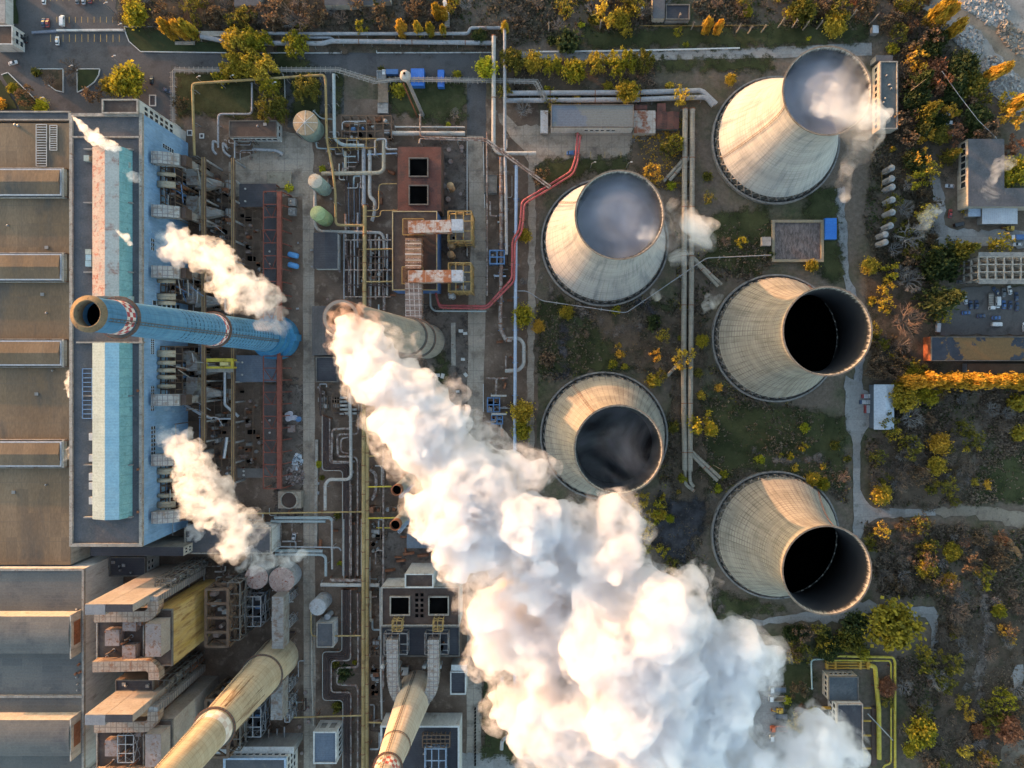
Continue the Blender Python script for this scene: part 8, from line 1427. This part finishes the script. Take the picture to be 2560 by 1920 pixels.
puff_mesh('thin_veil', veil, vol_mat('thin_veil_steam', .16, (.97,.96,.965), .1, noise=(.30,.46,.66)), plume, 1.0, ((4, 3.4), (1.6, 2.2), (.9, 1.0)))
puff_mesh('mouth_smoke', puffs(dp((748,690,156,28),(770,722,157,44),(795,780,158,50)), rg, jit=.35, kids=12, grand=6), vol_mat('brown_mouth_smoke', .30, (.74,.60,.55), noise=(.34,.46,.62)), plume, .6, ((2.5, 1.6),))
def wisp(name, label, path, dens, noise, col=(1,1,1), voxel=.5, disp=((4,3.2),(1.5,1.4)), seed=1, jit=.35, kids=9, grand=5, cat='steam'):
    r_ = random.Random(seed); o = thing(name, label, cat, P(*path[0][:3])); puff_mesh('vapour', puffs(path, r_, jit=jit, kids=kids, grand=grand), vol_mat(name+'_volume', dens, col, noise=noise), o, voxel, disp); return o
wisp('steam_cloud', 'upper steam cloud boiling out of the blue wall', dp((345,510,30,8),(362,518,38,18),(398,538,48,34),(440,545,54,33),(470,545,58,33),(500,590,62,46),(535,620,66,46),(560,655,68,30)), .26, (.18,.42,.66), seed=3, disp=((4,2.0),(3.2,-2.2),(1.3,-1.0)))
wisp('steam_cloud', 'lower steam cloud boiling out of the blue wall', dp((345,930,30,8),(368,945,38,20),(400,980,46,34),(425,1030,54,50),(450,1080,58,44),(495,1130,62,36),(520,1185,64,30)), .24, (.18,.42,.66), seed=4, disp=((4,2.0),(3.2,-2.2),(1.3,-1.0)))
wisp('steam_jet', 'thin warm steam jet across the boiler house roof corner', [(*Z(0,0)(x,y),z,r_*K) for x,y,z,r_ in ((622,998,41,9),(690,1070,43,22),(760,1150,45,40),(850,1210,47,48),(950,1260,48,44),(1000,1290,48,30))], .55, (.35,.36,.60), seed=5, voxel=.4, disp=((1.5,.8),))
wisp('steam_jet', 'tiny steam jet from the teal edge of the roof monitor', [(*Z(0,1)(x,y),z,r_*K) for x,y,z,r_ in ((995,320,47,7),(1040,360,48,16),(1100,390,49,32),(1130,440,49,24))], .5, (.45,.38,.62), seed=6, voxel=.3, disp=((1.2,.6),))
wisp('steam_puff', 'faint puff over the slate strip of the boiler roof', [(*Z(0,0)(x,y),z,r_*K) for x,y,z,r_ in ((1090,1480,44,22),(1150,1535,45,38),(1185,1560,45,22))], .35, (.35,.44,.68), seed=7, voxel=.4)
wisp('steam_puff', 'warm puff rising at the turbine hall edge below the third rooflight', [(*Z(0,1)(x,y),z,r_*K) for x,y,z,r_ in ((640,1560,32,26),(600,1620,33,46),(590,1690,33,40),(605,1750,33,28))], .5, (.3,.36,.60), seed=8, voxel=.4)
wisp('steam_puff', 'faint puff beside the end of the lowest tan rooflight', [(*Z(0,2)(x,y),z,r_*K) for x,y,z,r_ in ((640,560,31,22),(600,610,31,42),(570,640,31,26))], .3, (.3,.44,.68), seed=9, voxel=.4)
wisp('steam_puff', 'small puff above the dark workshop roof', [(*Z(0,2)(x,y),z,r_*K) for x,y,z,r_ in ((1700,1260,22,50),(1660,1310,23,62),(1720,1270,23,48))], .4, (.2,.44,.68), seed=10, voxel=.5)
wisp('steam_puff', 'drifting puff veiling the left rusty topped tank', [(*Z(1,2)(x,y),z,r_*K) for x,y,z,r_ in ((-20,1440,22,60),(10,1540,23,80),(-90,1600,23,60),(200,1500,22,60),(430,1480,20,60))], .3, (.16,.46,.70), seed=11, voxel=.5)
wisp('steam_wisp', 'pale steam spilling off the upper right cooling tower mouth', [(*Z(3,0)(x,y),z,r_*K) for x,y,z,r_ in ((500,860,65,130),(660,930,66,150),(800,1000,67,140),(880,1080,66,110),(880,1250,64,80),(760,1340,61,70),(680,1430,58,62),(650,1560,55,55),(660,1700,53,50))], .26, (.06,.44,.72), seed=12, voxel=1.0, disp=((6,4),(2.5,2)))
wisp('steam_wisp', 'brownish steam drifting from the left steaming tower over the twin mains', [(*Z(2,1)(x,y),z,r_*K) for x,y,z,r_ in ((1150,330,64,80),(1290,330,62,90),(1400,130,58,70),(1560,260,55,90),(1660,330,53,80),(1640,480,50,70),(1400,560,52,80))], .26, (.07,.46,.72), seed=13, voxel=1.0, disp=((6,4),(2.5,2)))
wisp('steam_wisp', 'small low wisp at the lower edge of the left steaming tower', [(*Z(2,1)(x,y),z,r_*K) for x,y,z,r_ in ((1220,850,30,50),(1270,910,30,40))], .26, (.10,.46,.70), seed=14, voxel=.8)
wisp('steam_wisp', 'small low wisp left of the orange patched upper tower', [(*Z(2,1)(x,y),z,r_*K) for x,y,z,r_ in ((1760,920,25,50),(1700,980,25,45),(1660,1030,25,30))], .26, (.10,.46,.70), seed=15, voxel=.8)
wisp('steam_wisp', 'thin haze drifting over the wide bare tree', [(*Z(3,1)(x,y),z,r_*K) for x,y,z,r_ in ((1480,120,40,45),(1370,220,40,60),(1340,330,40,45),(1350,410,40,30))], .24, (.10,.46,.72), seed=16, voxel=.8)
wisp('steam_wisp', 'thin haze drifting over the depot roof', [(*Z(3,0)(x,y),z,r_*K) for x,y,z,r_ in ((2080,1370,40,55),(1980,1470,40,55),(1900,1600,40,60),(1960,1700,40,60))], .22, (.10,.46,.72), seed=17, voxel=.8)
wisp('steam_wisp', 'faint bluish puff against the lower blue wall', [(*Z(0,2)(x,y),z,r_*K) for x,y,z,r_ in ((1460,215,26,30),(1500,210,26,28))], .2, (.3,.36,.62), seed=18, voxel=.4)
for c, lab, dn, nz in ((T1[1], 'dense vapour filling the mouth of the upper right cooling tower', .17, (.055,.27,.74)), (T2[1], 'dense vapour filling the mouth of the left steaming tower', .17, (.055,.25,.74)), (T3[1], 'thin dark vapour deep in the mouth of the plume side tower', .05, (.04,.40,.72))):
    o = thing('tower_vapour', lab, 'steam', (c.x, c.y, 42)); m = MB(); zs_ = [42+21*k/10 for k in range(11)]; m.lathe(c, [(.01,42)]+[(r_shell(z)-.5, z) for z in zs_]+[(r_shell(63)*.75, 62.2),(r_shell(63)*.4, 63.9),(.01,63.2)], 48); m.build('vapour', vol_mat('tower_vapour_volume', dn, (.80,.82,.90), noise=nz), o)

wisp('steam_wisp', 'broad thin mist over the upper right tower mouth and its right rim', [(*Z(3,0)(x,y),z,r_*K) for x,y,z,r_ in ((450,780,66,190),(620,880,67,220),(800,1010,67,190),(860,1180,64,130),(720,1380,60,110))], .035, (.06,.32,.74), seed=31, voxel=1.1, disp=((7,5),(3,3)))
wisp('steam_wisp', 'broad thin mist between the left steaming tower and the twin mains', [(*Z(2,1)(x,y),z,r_*K) for x,y,z,r_ in ((1200,420,64,130),(1350,350,60,140),(1560,300,55,130),(1640,480,52,110))], .035, (.06,.36,.74), seed=32, voxel=1.1, disp=((7,5),(3,3)))
wisp('steam_puff', 'ragged end of the upper steam cloud over the trestle', dp((560,640,66,34),(580,670,66,34),(590,700,64,24)), .10, (.2,.42,.68), seed=33, voxel=.6)
wisp('steam_puff', 'ragged brownish end of the lower steam cloud above the workshop', dp((520,1170,62,36),(540,1120,60,30),(500,1210,60,26)), .10, (.2,.42,.68), seed=34, voxel=.6)
